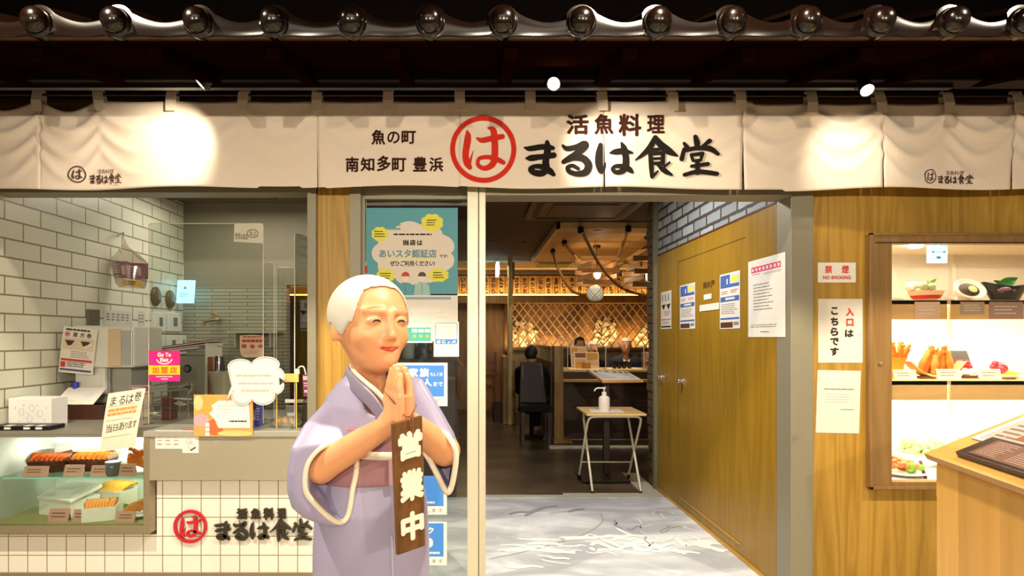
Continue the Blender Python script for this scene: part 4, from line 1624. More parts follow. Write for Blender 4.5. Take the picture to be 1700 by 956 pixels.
sheet(frontfm(1357, 436, 1420, 469), d_ns, 'no_smoking_sign', 'small white plate with red no smoking lettering on the wood wall', 'sign', mats=[paperw, red_ink], th=.004)


def d_in(b, f):
    for ch, box, m_ in (('入', (.62, .14, .80, .27), 1), ('口', (.63, .31, .79, .43), 1), ('は', (.60, .48, .79, .60), 2),
                        ('こ', (.29, .13, .44, .25), 2), ('ち', (.28, .29, .45, .42), 2), ('ら', (.28, .45, .45, .58), 2), ('で', (.27, .61, .46, .73), 2), ('す', (.27, .76, .46, .89), 2)):
        b.text(ch, f, box, m_, .06)


sheet(frontfm(1358, 496, 1432, 602), d_in, 'notice', 'white paper pointing out the entrance in vertical red and black lettering', 'notice', mats=[paper, red_ink, ink])


def d_pl(b, f):
    b.lines(f, .16, .29, .86, .31, 1, 1, fill=.8, rag=.02); b.lines(f, .2, .37, .82, .53, 4, 2, fill=.3, rag=.2); b.lines(f, .55, .615, .88, .625, 1, 1, fill=.9, rag=0)


bq = lambda u, v, h=0.: W(1357 + 72 * u - 3 * v + 0 * u, 614 + 104 * v + 1.5 * u, YF - .001) + Vector((0, -h - .003 * math.sin(u * 3) * v, 0))
sheet(bq, d_pl, 'notice', 'plain white paper with a few small print lines, lowest by the display case', 'notice', mats=[paper, grey_ink, pale_p])

# ================================================================== posters on the glass sidelight
YG = YF + .028


def gl(x0, y0, x1, y1):
    return frontfm(x0, y0, x1, y1, YG)


def cloud(b, f, cx, cy, rx, ry, n, m, h=.0008, bump=.14, ph=0.):
    P = []
    for i in range(96):
        g = 2 * math.pi * i / 96
        r = 1 - bump + bump * abs(math.sin(n * g / 2 + ph)) ** .7
        P.append((cx + rx * r * math.cos(g), cy + ry * r * math.sin(g)))
    b.shape(f, P, m, h)


def d_teal(b, f):
    g = lambda x, y: ((x - 608) / 152., (y - 345) / 145.)
    b.lines(f, -.01, .03, .14, .08, 2, 0, fill=.5, rag=.2)
    cloud(b, f, .52, .52, .46, .37, 9, 1, .0008, .12)
    for cx, cy, rx, ry in ((.15, .30, .095, .085), (.72, .17, .125, .105), (.21, .78, .10, .09), (.79, .77, .115, .08)):
        cloud(b, f, cx, cy, rx, ry, 8, 2, .0012, .14)
        for k in (-.028, .0, .028):
            b.lines(f, cx - .06, cy + k - .006, cx + .06, cy + k + .006, 1, 3, .0016, .9, .3)
    for k in range(3):
        b.lines(f, .24, .14 + .045 * k, .38, .165 + .045 * k, 1, 0, .0012, .9, .2)
    b.lines(f, .30, .295, .72, .315, 1, 3, .0012, .9, .02)
    for ch, box in zip('当店は', ((.40, .365, .465, .43), (.475, .365, .54, .43), (.555, .37, .615, .43))):
        b.text(ch, f, box, 3, .05, .0012)
    b.rect(f, .18, .565, .76, .578, 2, .001)
    b.text('あいスタ認証店', f, (.14, .475, .77, .572), 4, .035, .0013)
    b.text('です!', f, (.80, .535, .89, .572), 3, .03, .0012)
    b.text('ぜひご利用ください!', f, (.26, .605, .75, .668), 3, .03, .0012)
    # two plain staff figures
    for cx, cap, shirt in ((.43, 5, 0), (.61, 6, 7)):
        P = [(cx - .09, 1.0), (cx - .075, .88), (cx - .03, .855), (cx + .03, .855), (cx + .075, .88), (cx + .09, 1.0)]
        b.shape(f, P, shirt, .0014)
        b.shape(f, [(cx + .036 * math.cos(a), .80 + .052 * math.sin(a)) for a in np.linspace(0, 6.28, 24)[:-1]], 8, .0015)
        b.shape(f, [(cx + .045 * math.cos(a), .785 - .052 * math.sin(a)) for a in np.linspace(0, math.pi, 16)], cap, .0018)
        b.rect(f, cx - .002, .87, cx + .002, .99, 6, .0017)
    b.shape(f, [(.345, .93), (.36, .97), (.30, .955), (.275, .89), (.295, .885), (.315, .925)], 8, .0013)


teal = mat('poster_teal', '3f93a3', .45)
sheet(gl(608, 345, 760, 490), d_teal, 'poster', 'large teal poster with a cloud of lettering and two staff figures on the glass', 'poster',
      mats=[teal, mat('poster_cream', 'dccfc0', .5), yel_p, ink, mat('poster_slate', '5d8a99', .5), red_p, mat('poster_hair', '4d4034', .6), mat('poster_green', '9fc3bd', .6), mat('poster_face', 'ead9c8', .6)])


def d_wpaper(b, f):
    b.rect(f, .1, .06, .92, .12, 2); b.lines(f, .1, .4, .9, .62, 5, 1, fill=.25); b.lines(f, .6, .72, .9, .86, 2, 1)


sheet(gl(617, 488, 760, 566), d_wpaper, 'notice', 'white paper with grey print taped under the teal poster', 'notice', mats=[paperw, pale_p, mat('print_steel', '8fa5b3', .5)])


def d_star(b, f):
    b.rect(f, .05, .12, .95, .9, 1); b.text('5', f, (.10, .22, .3, .85), 0, .06, .001)
    for k in range(3):
        P = []
        for i in range(10):
            r = (.075, .032)[i % 2]
            P.append((.47 + k * .19 + r * math.sin(i * math.pi / 5), .62 - r * 1.7 * math.cos(i * math.pi / 5)))
        b.shape(f, P, 2, .0012)
        b.rect(f, .39 + k * .19, .2, .55 + k * .19, .4, 0, .001)


b_ = sheet(frontfm(662, 540, 718, 569, YG - .004), d_star, 'card', 'small teal card with a numeral and three gold stars on the glass', 'card', mats=[paperw, mat('card_teal', '3fae9f', .5), mat('star_gold', 'e8b33a', .5)])


def d_dog(b, f):
    P = [(.1, .03), (.9, .03), (.94, .06), (.94, .60), (.9, .64), (.1, .64), (.06, .60), (.06, .06)]
    b.shape(f, P, 1)
    b.rect(f, .085, .045, .915, .5, 0, .0012)
    for ch, box in zip('感じょ犬', ((.12, .53, .27, .62), (.34, .53, .47, .62), (.55, .56, .65, .62), (.72, .53, .88, .62))):
        b.text(ch, f, box, 0, .06, .0014)
    b.lines(f, .15, .75, .5, .78, 1, 2)


sheet(frontfm(720, 534, 762, 592, YG - .004), d_dog, 'notice', 'white notice with an empty blue-bordered panel beside the door mullion', 'notice', mats=[paperw, mat('sign_blue', '4a86d8', .5), pale_p])
sblue = mat('sign_blue2', '3f86dd', .5)


def d_fam(b, f):
    b.rect(f, .03, .06, .95, .78, 1)
    for ch, box in zip('同居家族', ((.08, .12, .23, .33), (.25, .12, .40, .33), (.42, .12, .57, .33), (.58, .12, .73, .33))):
        b.text(ch, f, box, 0, .05, .0012)
    b.text('もしくは', f, (.745, .22, .93, .31), 0, .03, .0012)
    b.text('している', f, (.26, .43, .54, .55), 0, .03, .0012); b.text('4人', f, (.56, .36, .77, .54), 0, .05, .0012); b.text('まで', f, (.79, .44, .93, .54), 0, .03, .0012)
    for cx, s_ in ((.47, .8), (.64, 1.)):
        b.ring(f, cx, .60, .033 * s_, .042 * s_, .009, 0, .0012, 24)
        P = [(cx + .055 * s_ * math.cos(a), .735 - .09 * s_ * math.sin(a), .011) for a in np.linspace(.05, math.pi - .05, 9)]
        b.brush([P], f, 0, .0012)
    b.text('ます', f, (.74, .84, .88, .92), 2, 0, .0012)


sheet(gl(631, 602, 743, 674), d_fam, 'notice', 'wide blue and white notice about groups of four, behind the praying hands', 'notice', mats=[paperw, sblue, grey_ink])


def d_low(b, f):
    b.rect(f, .03, .0, .93, .78, 1); b.lines(f, .3, .66, .85, .72, 1, 0, .001, .8); b.text('します', f, (.55, .84, .92, .94), 2, 0, .001)


def d_low2(b, f):
    b.rect(f, .03, .03, .93, .80, 1)
    b.text('チェック', f, (.1, .12, .72, .28), 0, .05, .001)
    cloud(b, f, .55, .48, .16, .14, 6, 0, .001, .08)
    b.lines(f, .3, .69, .88, .75, 1, 0, .001, .8); b.text('します', f, (.55, .86, .92, .95), 2, 0, .001)


sheet(gl(664, 790, 742, 854), d_low, 'notice', 'lower blue and white notice on the glass, edge showing beside the board', 'notice', mats=[paperw, sblue, grey_ink])
sheet(gl(664, 866, 742, 938), d_low2, 'notice', 'lowest blue notice on the glass with a round white picture', 'notice', mats=[paperw, sblue, grey_ink])
sheet(frontfm(601, 434, 611, 458, YG), lambda b, f: b.rect(f, .1, .3, .9, .8, 1), 'sticker', 'tiny red and white sticker left of the teal poster', 'sticker', mats=[paper, red_p])

# ================================================================== food display case in the right wall
case = thing('display_case', 'brown framed lit display case of model dishes set into the wood wall', 'display case', (2.8, YF + .3, CZ0))
case_brown = wood('case_brown', '9c7a48', '866338', 'z', 1.5, .4)
casew = mat('case_white', 'f0ebdf', .5)
bd_ = YF + .62
m = MB()
m.box((CX0, YF - .035, CZ0), (2.135, YF + .02, CZ1)); m.box((2.135, YF - .035, CZ1 - .048), (CX1, YF + .02, CZ1)); m.box((2.135, YF - .035, CZ0), (CX1, YF + .02, CZ0 + .034))
m.box((CX0 - .005, YF - .045, CZ0 - .004), (CX0 + .012, YF - .03, CZ1 + .004)); m.box((CX0 - .005, YF - .045, CZ1 - .008), (CX1, YF - .03, CZ1 + .004)); m.box((CX0 - .005, YF - .045, CZ0 - .004), (CX1, YF - .03, CZ0 + .012))
m.build('frame', case_brown, case, bev=.002)
m = MB(); m.box((2.05, YF - .037, 1.836), (CX1, YF - .034, 1.842)); m.build('door_groove', mat('groove', '3d1f10', .7), case)
m = MB(); m.box((CX0 + .01, bd_, CZ0), (CX1, bd_ + .02, CZ1)); m.box((CX0 + .01, YF + .14, CZ0), (CX0 + .03, bd_, CZ1)); m.box((CX0 + .01, YF + .02, CZ1 - .02), (CX1, bd_, CZ1)); m.box((CX0 + .01, YF + .02, CZ0), (CX1, bd_, CZ0 + .02)); m.box((CX1 - .02, YF + .02, CZ0), (CX1, bd_, CZ1))
m.build('lining', casew, case)
m = MB(); m.box((2.135, YF - .012, CZ0 + .034), (CX1, YF - .008, CZ1 - .048)); m.build('glass_door', glassy('case_glass', 'fcfcfa', .02), case)
m = MB()
for x in (2.32, 2.94):
    m.box((x, bd_ - .03, CZ0), (x + .022, bd_, CZ1))
m.build('shelf_upright', casew, case)
c = W(1460, 603, YF - .036)
m = MB(); m.cyl(c, c + Vector((0, -.008, 0)), .008); m.ell(c + Vector((0, -.01, 0)), .006); m.build('lock', chrome, case)
shelfw = wood('shelf_wood', 'e6c086', 'd9ae6c', 'x', 1.5, .45)
YS = YF + .06
ZS = [W(0, 498, YS).z, W(0, 632, YS).z]
for z, py in zip(ZS, (530, 664)):
    zb = W(0, py, YS).z
    m = MB(); m.box((CX0 + .03, YS, z - .022), (CX1 - .02, bd_, z)); 
    o = m.build('shelf', shelfw, case)
    for a, b_ in ((CX0 + .03, W(1573, 0, YS).x), (W(1578, 0, YS).x, CX1 - .02)):
        m = MB(); m.box((a, YS, zb), (b_, YS + .018, z)); m.build('shelf_front', shelfw, o, bev=.002)
    m = MB(); m.box((CX0 + .1, YS + .03, z - .032), (CX1 - .05, YS + .06, z - .024)); m.build('shelf_lamp', glow('case_lamp', 'fff3d8', 9), o)
    lamp('AREA', 'case_light', (2.8, YS + .16, z - .04), (2.8, YS + .3, z - .6), 8, WHITE, 1.4, .12)
m = MB(); m.lathe(W(1520, 408, YF + .2), [(.0001, -.012), (.03, -.010), (.036, 0), (.036, .012)], 20); m.build('ceiling_lamp', glow('case_bulb', 'fff7e6', 30), case)
m = MB(); m.box(tuple(W(1618, 402, YF + .35)), tuple(W(1672, 414, YF + .45))); m.build('ceiling_fitting', casew, case)
lamp('AREA', 'case_light', (2.75, YF + .25, CZ1 - .06), (2.75, YF + .3, 0), 2.2, WHITE, 1.2, .2)
ZF = CZ0 + .02
# reflection of an arrow sign in the case glass, built as a glowing panel
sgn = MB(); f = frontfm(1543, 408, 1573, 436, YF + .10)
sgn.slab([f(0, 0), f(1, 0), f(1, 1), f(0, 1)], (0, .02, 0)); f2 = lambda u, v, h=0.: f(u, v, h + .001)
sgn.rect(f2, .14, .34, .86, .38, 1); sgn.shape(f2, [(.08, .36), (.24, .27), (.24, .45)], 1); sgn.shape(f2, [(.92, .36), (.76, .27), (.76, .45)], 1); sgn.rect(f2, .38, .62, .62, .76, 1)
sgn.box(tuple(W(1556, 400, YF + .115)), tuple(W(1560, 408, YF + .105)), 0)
one('exit_sign_or_reflection', sgn, [glow('cyan_reflection', 'a9e8fb', 1.1), mat('cyan_mark', '5fb4d8', .5)], 'pale blue reflection of a two-way arrow sign, built as a glowing panel', 'sign')

# model dishes
rice = mat('food_white', 'f2eee2', .5); orange = mat('food_orange', 'e07a1c', .5, var=.25, scale=60, bump=.4); fry = mat('fried_crumb', 'c9781f', .7, var=.35, scale=120, bump=.9)
green = mat('food_green', '7fb53f', .5, var=.25, scale=50); dgreen = mat('leaf_green', '3f8a3a', .5, var=.2); redf = mat('food_red', 'c8283a', .4, var=.15); yolk = mat('food_yellow', 'eebb22', .5, var=.2, scale=40)
noodle = mat('food_dark', '4a3a28', .5, var=.3, scale=80); lacq = mat('lacquer_dark', '1d2430', .25); lacqb = mat('lacquer_brown', '4a2413', .25); china = mat('china', 'f3f0ea', .2, coat=.4); slate = mat('slate_plate', '4b4a48', .4)
rnd = random.Random(5)


def lumps(n, c, spread, r, seed=0, stretch=None):
    """a heap of small rounded pieces as one surface"""
    rr = random.Random(seed)
    b = MB()
    for i in range(n):
        q = Vector((rr.uniform(-1, 1) * spread[0], rr.uniform(-1, 1) * spread[1], rr.uniform(0, 1) * spread[2]))
        M_ = Matrix.Rotation(rr.uniform(0, 3), 3, 'Z') @ Matrix.Rotation(rr.uniform(-.6, .6), 3, 'X')
        s_ = stretch or (1, 1, 1)
        b.ell(Vector(c) + q, (r * s_[0] * rr.uniform(.7, 1.2), r * s_[1] * rr.uniform(.7, 1.2), r * s_[2] * rr.uniform(.7, 1.2)), M_, 10, 6)
    return b


def prawn(b, base, tip, r, bend=.02, n=9):
    a, t = Vector(base), Vector(tip)
    pts = [a.lerp(t, k / n) + Vector((0, 0, bend * math.sin(math.pi * k / n))) for k in range(n + 1)]
    b.tube(pts, [r * (.75 + .35 * math.sin(math.pi * (k + .5) / (n + 1)) + .1 * math.sin(k * 5.)) for k in range(n + 1)], 9)
    d = (t - a).normalized()
    s_ = d.cross(Vector((0, 0, 1))).normalized()
    for q in (-1, 1):
        b.tube([t, t + d * r * 1.6 + s_ * q * r * .9], [r * .4, r * .7], 6, flat=.3)


def leaf(b, base, tip, wd, m=0):
    a, t = Vector(base), Vector(tip)
    d = t - a
    s_ = d.cross(Vector((.2, -1, .3))).normalized()
    n = 6
    L_ = [a + d * (k / n) + s_ * wd * math.sin(math.pi * (k / n) ** .8) + Vector((0, -.006 * math.sin(3 * k / n), 0)) for k in range(n + 1)]
    R_ = [a + d * (k / n) - s_ * wd * math.sin(math.pi * (k / n) ** .8) + Vector((0, -.006 * math.sin(3 * k / n), 0)) for k in range(n + 1)]
    Mi = [a + d * (k / n) + Vector((0, .006, -.004)) for k in range(n + 1)]
    v = L_ + Mi + R_
    b.add(v, [(k, k + 1, n + 2 + k, n + 1 + k) for k in range(n)] + [(n + 1 + k, n + 2 + k, 2 * n + 3 + k, 2 * n + 2 + k) for k in range(n)], m, True)


def bowl_prof(r, h, foot=.5, t=.006):
    return [(.0001, 0), (r * foot, 0), (r * foot, .006), (r * .72, h * .3), (r * .93, h * .68), (r, h), (r - t, h), (r * .9 - t, h * .68), (r * .68, h * .3 + t), (.0001, t + .004)]


yb = YF + .24
# 1 red-banded bowl with greens on the top shelf
c = W(1537, 498, yb); c.z = ZS[0]
t = thing('food_bowl', 'red and white bowl heaped with pale greens on the top shelf', 'dish', tuple(c), 'model dishes')
m = MB(); m.lathe(c, bowl_prof(.085, .06), 32); m.build('bowl', mat('bowl_cream', 'e9c9b0', .3), t)
m = MB(); m.lathe(c + Vector((0, 0, .018)), [(.062, 0), (.075, .02), (.0765, .02), (.0635, -.001)], 32); m.build('band', redf, t)
lumps(26, c + Vector((0, 0, .055)), (.055, .05, .035), .022, 1).build('filling', mat('pale_greens', 'c3c79a', .5, var=.3, scale=60), t)
m = MB()
for k in range(5):
    leaf(m, c + Vector((.0, 0, .08)), c + Vector((.05 * math.cos(k * 1.3) - .005, -.02 + .02 * math.sin(k), .13 - .006 * k)), .014)
m.build('garnish', mat('fresh_green', 'a8cf5a', .5), t)
m = MB(); m.ell(c + Vector((-.06, .02, .085)), (.04, .03, .03)); m.build('egg', rice, t)
# 2 white oval dish stood on edge with dark noodles
c = W(1608, 498, yb); c.z = ZS[0] + .004
R_ = Matrix.Rotation(math.radians(58), 3, 'X')
t = thing('noodle_dish', 'white oval dish tilted up to show dark noodles and a lemon slice', 'dish', tuple(c), 'model dishes')
cc = c + Vector((0, .0, .062))
m = MB(); m.lathe(cc, [(.0001, -.012), (.05, -.012), (.075, .0), (.088, .014), (.084, .016), (.066, .006), (.0001, -.004)], 32, 0, R_, 1, .78); m.build('dish', china, t)
m = MB(); m.ell(cc + R_ @ Vector((0, 0, .002)), (.058, .045, .014), R_)
m.build('noodles', noodle, t)
m = MB(); m.lathe(cc + R_ @ Vector((.008, -.006, .017)), [(.0001, 0), (.022, 0), (.022, .005), (.0001, .006)], 18, 0, R_); m.build('lemon', mat('lemon', 'd8d28a', .5), t)
m = MB(); m.box(c + Vector((-.04, .03, -.004)), c + Vector((.04, .06, .03))); m.build('stand', casew, t)
# 3 dark bowl with leaf and purple fish
c = W(1668, 498, yb); c.z = ZS[0]
t = thing('sashimi_bowl', 'dark boat-shaped bowl with a green leaf and purple fish slices', 'dish', tuple(c), 'model dishes')
m = MB()
n = 24
rim = []
for k in range(n):
    g = 2 * math.pi * k / n
    rim.append(c + Vector((.125 * math.cos(g), .06 * math.sin(g), .085 + .028 * math.cos(g) ** 2 * (1 if math.cos(g) < 0 else .6))))
low = [c + Vector((.07 * math.cos(2 * math.pi * k / n), .035 * math.sin(2 * math.pi * k / n), .0)) for k in range(n)]
inn = [c + Vector((.105 * math.cos(2 * math.pi * k / n), .045 * math.sin(2 * math.pi * k / n), .06)) for k in range(n)]
m.add(low + rim + inn, [(k, (k + 1) % n, n + (k + 1) % n, n + k) for k in range(n)] + [(n + k, n + (k + 1) % n, 2 * n + (k + 1) % n, 2 * n + k) for k in range(n)] + [tuple(range(2 * n, 3 * n)), tuple(range(n - 1, -1, -1))], 0, True)
m.build('bowl', lacq, t)
lumps(12, c + Vector((-.03, -.035, .05)), (.045, .03, .02), .02, 3, (1.4, .8, .5)).build('fish_slices', mat('purple_fish', '8b5f7c', .35, var=.3, scale=50), t)
m = MB(); leaf(m, c + Vector((-.06, -.02, .08)), c + Vector((.055, -.02, .135)), .03); leaf(m, c + Vector((-.02, -.02, .08)), c + Vector((-.075, -.02, .12)), .02); m.build('leaf', dgreen, t)


def price_card(px0, py0, px1, py1, d, label, m_=paperw, group='cards in the display case', tilt=.25, lines_=True, m2=grey_ink, par=None):
    a = W(px0, py1, d); b_ = W(px1, py1, d); hgt = (py1 - py0) * d / F
    fm = lambda u, v, h=0.: a.lerp(b_, u) + Vector((0, tilt * hgt * (1 - v) - h * .95, hgt * (1 - v) + h * .25 + .0005))
    b = MB()
    b.slab([fm(0, 0), fm(1, 0), fm(1, 1), fm(0, 1)], (0, .0016, 0))
    b.slab([fm(.1, 0) + Vector((0, .0016, 0)), fm(.9, 0) + Vector((0, .0016, 0)), Vector((fm(.9, 1).x, fm(0, 1).y + tilt * hgt * 2, fm(0, 1).z)), Vector((fm(.1, 1).x, fm(0, 1).y + tilt * hgt * 2, fm(0, 1).z))], (0, .0012, 0))
    if lines_:
        b.lines(fm, .15, .3, .85, .8, 2, 1, .0006, .3)
    return one('price_card', b, [m_, m2], label, 'card', group)


# placards fixed on the top shelf front
for k, (x0, y0, x1, y1, lab) in enumerate(((1518, 501, 1560, 529, 'pinkish card on the shelf edge below the red and white bowl'), (1594, 501, 1634, 522, 'grey card on the shelf edge below the tilted noodle dish'), (1642, 501, 1698, 529, 'wide mauve card on the shelf edge below the dark bowl'))):
    b = MB(); f = frontfm(x0, y0, x1, y1, YS - .001); b.slab([f(0, 0), f(1, 0), f(1, 1), f(0, 1)], (0, -.002, 0)); b.lines(lambda u, v, h=0.: f(u, v, h + .002), .15, .25, .85, .85, 3, 1, fill=.25)
    one('price_card', b, [mat('card_%d' % k, ('e2bfa2', 'b59c86', 'a98a80')[k], .5), paperw], lab, 'card', 'placards on the shelf edge')
for x0, x1, lab in ((1478, 1508, 'small grey-lined stand-up card at the left end of the top shelf'), (1570, 1588, 'small stand-up card between bowl and noodle dish')):
    p = price_card(x0, 489, x1, 497, YF + .2, lab)
    p.location.z += ZS[0] - min(v.co.z for v in p.data.vertices) - p.location.z
# middle shelf
c = W(1490, 632, yb); c.z = ZS[1]
t = thing('prawn_vase', 'tall glass of fried prawns at the left of the middle shelf', 'dish', tuple(c), 'model dishes')
m = MB(); m.lathe(c, [(.0001, 0), (.035, 0), (.036, .01), (.028, .05), (.034, .09), (.05, .12), (.048, .12), (.031, .09), (.024, .05), (.0001, .012)], 24); m.build('glass_vase', mat('amber_vase', 'e8931c', .25), t)
m = MB()
for k in range(7):
    g = k * .9
    prawn(m, c + Vector((.015 * math.cos(g), .015 * math.sin(g), .08)), c + Vector((.05 * math.cos(g), .04 * math.sin(g) - .01, .175 + .01 * math.sin(k * 2))), .012, 0)
m.build('prawns', orange, t)
m = MB(); m.lathe(c + Vector((.03, .05, .15)), [(.0001, -.01), (.04, 0), (.06, .02), (.058, .022), (.0001, -.004)], 20, 0, Matrix.Rotation(.5, 3, 'X')); m.build('fan_garnish', mat('salmon', 'e58a55', .5), t)
c = W(1552, 632, yb); c.z = ZS[1]
t = thing('fried_prawn_basket', 'boat-shaped wooden basket heaped with orange fried prawns', 'dish', tuple(c), 'model dishes')
m = MB()
P = []
for k in range(11):
    s_ = -1 + .2 * k
    P.append((s_ * .15, .012 + .085 * abs(s_) ** 2.2))
for y0_, y1_ in ((-.05, .05),):
    v = [c + Vector((x, y0_ * (1 - .4 * abs(x) / .15), z)) for x, z in P] + [c + Vector((x, y1_ * (1 - .4 * abs(x) / .15), z)) for x, z in P]
    m.add(v, [(k, k + 1, 12 + k, 11 + k) for k in range(10)], 0, True)
o = m.build('basket', wood('basket_wood', 'd8b06a', 'b98b45', 'x', 3), t); sd = o.modifiers.new('t', 'SOLIDIFY'); sd.thickness = .006
m = MB(); m.box(c + Vector((-.10, -.04, 0)), c + Vector((.07, .04, .014))); m.build('base', lacqb, t)
m = MB()
for k in range(9):
    x = -.075 + .019 * k
    prawn(m, c + Vector((x - .01, rnd.uniform(-.03, .03), .025)), c + Vector((x * .55 + .015, rnd.uniform(-.02, .02), .14 + .015 * math.sin(k * 1.7))), .017, .01)
m.build('prawns', fry, t)
c = W(1600, 632, yb + .06); c.z = ZS[1]
t = thing('sashimi_plate', 'dark slate plate propped behind red sashimi and white radish', 'dish', tuple(c), 'model dishes')
m = MB(); m.hexa([c + Vector((-.06, .02, 0)), c + Vector((.09, .02, 0)), c + Vector((.09, .032, 0)), c + Vector((-.06, .032, 0)), c + Vector((-.06, .045, .155)), c + Vector((.055, .045, .155)), c + Vector((.055, .057, .155)), c + Vector((-.06, .057, .155))]); m.build('plate', slate, t, bev=.004)
lumps(7, c + Vector((-.01, -.005, .055)), (.025, .02, .035), .024, 6, (1.2, .6, 1.)).build('red_sashimi', redf, t)
lumps(14, c + Vector((-.005, -.02, .01)), (.055, .025, .03), .022, 8).build('radish', rice, t)
m = MB(); m.box(c + Vector((-.09, -.07, 0)), c + Vector((.06, -.0, .016))); m.build('base', lacqb, t)
c = W(1660, 632, yb); c.z = ZS[1]
t = thing('red_fish_dish', 'white dish with bright red fish over yellow garnish on the middle shelf', 'dish', tuple(c), 'model dishes')
m = MB(); m.lathe(c, [(.0001, 0), (.06, 0), (.10, .018), (.098, .022), (.0001, .008)], 28); m.build('dish', china, t)
lumps(9, c + Vector((0, -.01, .045)), (.04, .025, .035), .026, 9, (1.2, .7, .9)).build('red_fish', redf, t)
lumps(8, c + Vector((.015, -.03, .02)), (.035, .02, .015), .016, 10).build('yellow_garnish', yolk, t)
for k, (x0, y0, x1, y1, lab) in enumerate(((1485, 615, 1523, 632, 'white card leaning in front of the tall prawn glass'), (1557, 614, 1597, 632, 'white card leaning in front of the prawn basket'), (1627, 614, 1664, 632, 'white card leaning in front of the red fish dish'))):
    p = price_card(x0, y0, x1, y1, YF + .12, lab)
    p.location.z += ZS[1] - min(v.co.z for v in p.data.vertices) - p.location.z
# case floor
c = W(1496, 790, YF + .2); c.z = ZF
t = thing('lobster_platter', 'white platter of orange prawn meat with green leaves on the case floor', 'dish', tuple(c), 'model dishes')
m = MB(); m.lathe(c, [(.0001, 0), (.08, 0), (.13, .02), (.127, .024), (.0001, .008)], 32); m.build('platter', china, t)
lumps(22, c + Vector((-.01, 0, .035)), (.06, .06, .06), .024, 12, (1.6, .7, .7)).build('prawn_meat', mat('salmon_meat', 'e0824a', .5, var=.3, scale=50), t)
lumps(14, c + Vector((.05, -.02, .03)), (.035, .05, .035), .018, 13).build('greens', green, t)
c = W(1530, 790, YF + .42); c.z = ZF
t = thing('salad_bowl', 'white bowl of pale green salad at the back of the case floor', 'dish', tuple(c), 'model dishes')
m = MB(); m.lathe(c, bowl_prof(.11, .075), 32); m.build('bowl', china, t)
lumps(36, c + Vector((0, 0, .075)), (.075, .06, .07), .026, 14).build('salad', mat('salad', 'b7cf9a', .6, var=.3, scale=50), t)
c = W(1592, 790, YF + .4); c.z = ZF
t = thing('fish_plate', 'round plate tilted on a stand at the back of the case', 'dish', tuple(c), 'model dishes')
R_ = Matrix.Rotation(math.radians(50), 3, 'X')
m = MB(); m.lathe(c + Vector((0, .0, .14)), [(.0001, -.01), (.09, -.008), (.15, .012), (.148, .017), (.0001, -.004)], 36, 0, R_); m.build('plate', mat('glazed_plate', 'd9c9a4', .3), t)
m = MB(); m.box(c + Vector((-.05, .06, 0)), c + Vector((.05, .1, .14))); m.build('stand', casew, t)
lumps(10, c + Vector((0, -.03, .15)), (.05, .01, .04), .022, 15).build('fish', mat('white_fish', 'e9ddc0', .5, var=.15), t)
b = MB(); b.box(tuple(W(1514, 790, YF + .1)), tuple(W(1540, 788, YF + .36))); 
c = W(1532, 792, YF + .16); c.z = ZF
m = MB(); M_ = Matrix.Rotation(-.5, 3, 'Z') @ Matrix.Rotation(.35, 3, 'X'); m.obox(c + Vector((0, 0, .035)), (.008, .09, .004), M_)
one('chopstick_rest', m, [lacqb], 'slim dark strip lying beside the prawn platter on the case floor', 'strip', bev=.002)

# ================================================================== menu lectern at the right
A_ = W(1533, 752, 1.9)
dC = Vector((-.2, -.98, 0)).normalized()
dN = Vector((.98, -.2, 0)).normalized()          # away from the reader's side
sl = math.radians(26)
dS = dN * math.cos(sl) + Vector((0, 0, math.sin(sl)))
nT = dC.cross(dS).normalized()
if nT.z < 0:
    nT = -nT
lect = thing('menu_lectern', 'pale wood lectern with a sloping top carrying menus, right foreground', 'lectern', tuple(A_ + dC * .45 + dN * .2 - Vector((0, 0, A_.z))))
lw_ = wood('lectern_wood', 'edbb62', 'd9a044', 'z', 1.1, .45, .11, .7)


def top(u, v, h=0.):
    return A_ + dC * u + dS * v + nT * h


LT, WD = 1.0, .44
m = MB(); m.slab([top(0, 0), top(LT, 0), top(LT, WD), top(0, WD)], nT * -.022); m.build('sloping_top', wood('lectern_top', 'd9a85a', 'c48f42', 'y', 1.2, .4), lect, bev=.003)
a0, a1 = A_ + dC * .03 + dN * .022, A_ + dC * (LT - .03) + dN * .022
b0, b1 = A_ + dC * .03 + dN * (WD * math.cos(sl) - .03), A_ + dC * (LT - .03) + dN * (WD * math.cos(sl) - .03)
zt = lambda p: (p - A_).dot(dN) * math.tan(sl) + A_.z - .028
P = [Vector((p.x, p.y, .0)) for p in (a0, a1, b1, b0)] + [Vector((p.x, p.y, zt(p))) for p in (a0, a1, b1, b0)]
m = MB(); m.hexa(P); m.build('body', lw_, lect, bev=.002)
p0 = A_ + dN * .03 + dC * .012 - Vector((0, 0, .04))
m = MB(); m.hexa([p0 + Vector((0, 0, -.09)), p0 + dC * .018 + Vector((0, 0, -.10)), p0 + dC * .018 + dN * .1 + Vector((0, 0, -.10)), p0 + dN * .1 + Vector((0, 0, -.09)), p0, p0 + dC * .018, p0 + dC * .018 + dN * .1 + Vector((0, 0, .045)), p0 + dN * .1 + Vector((0, 0, .045))]); m.build('end_bracket', lw_, lect)


def on_top(px, py):
    d = W(px, py, 1) - Vector((0, 0, HC))
    o = Vector((0, 0, HC))
    k = (A_ - o).dot(nT) / d.dot(nT)
    q = o + d * k - A_
    v = q.dot(dS); u = q.dot(dC)
    return u, v


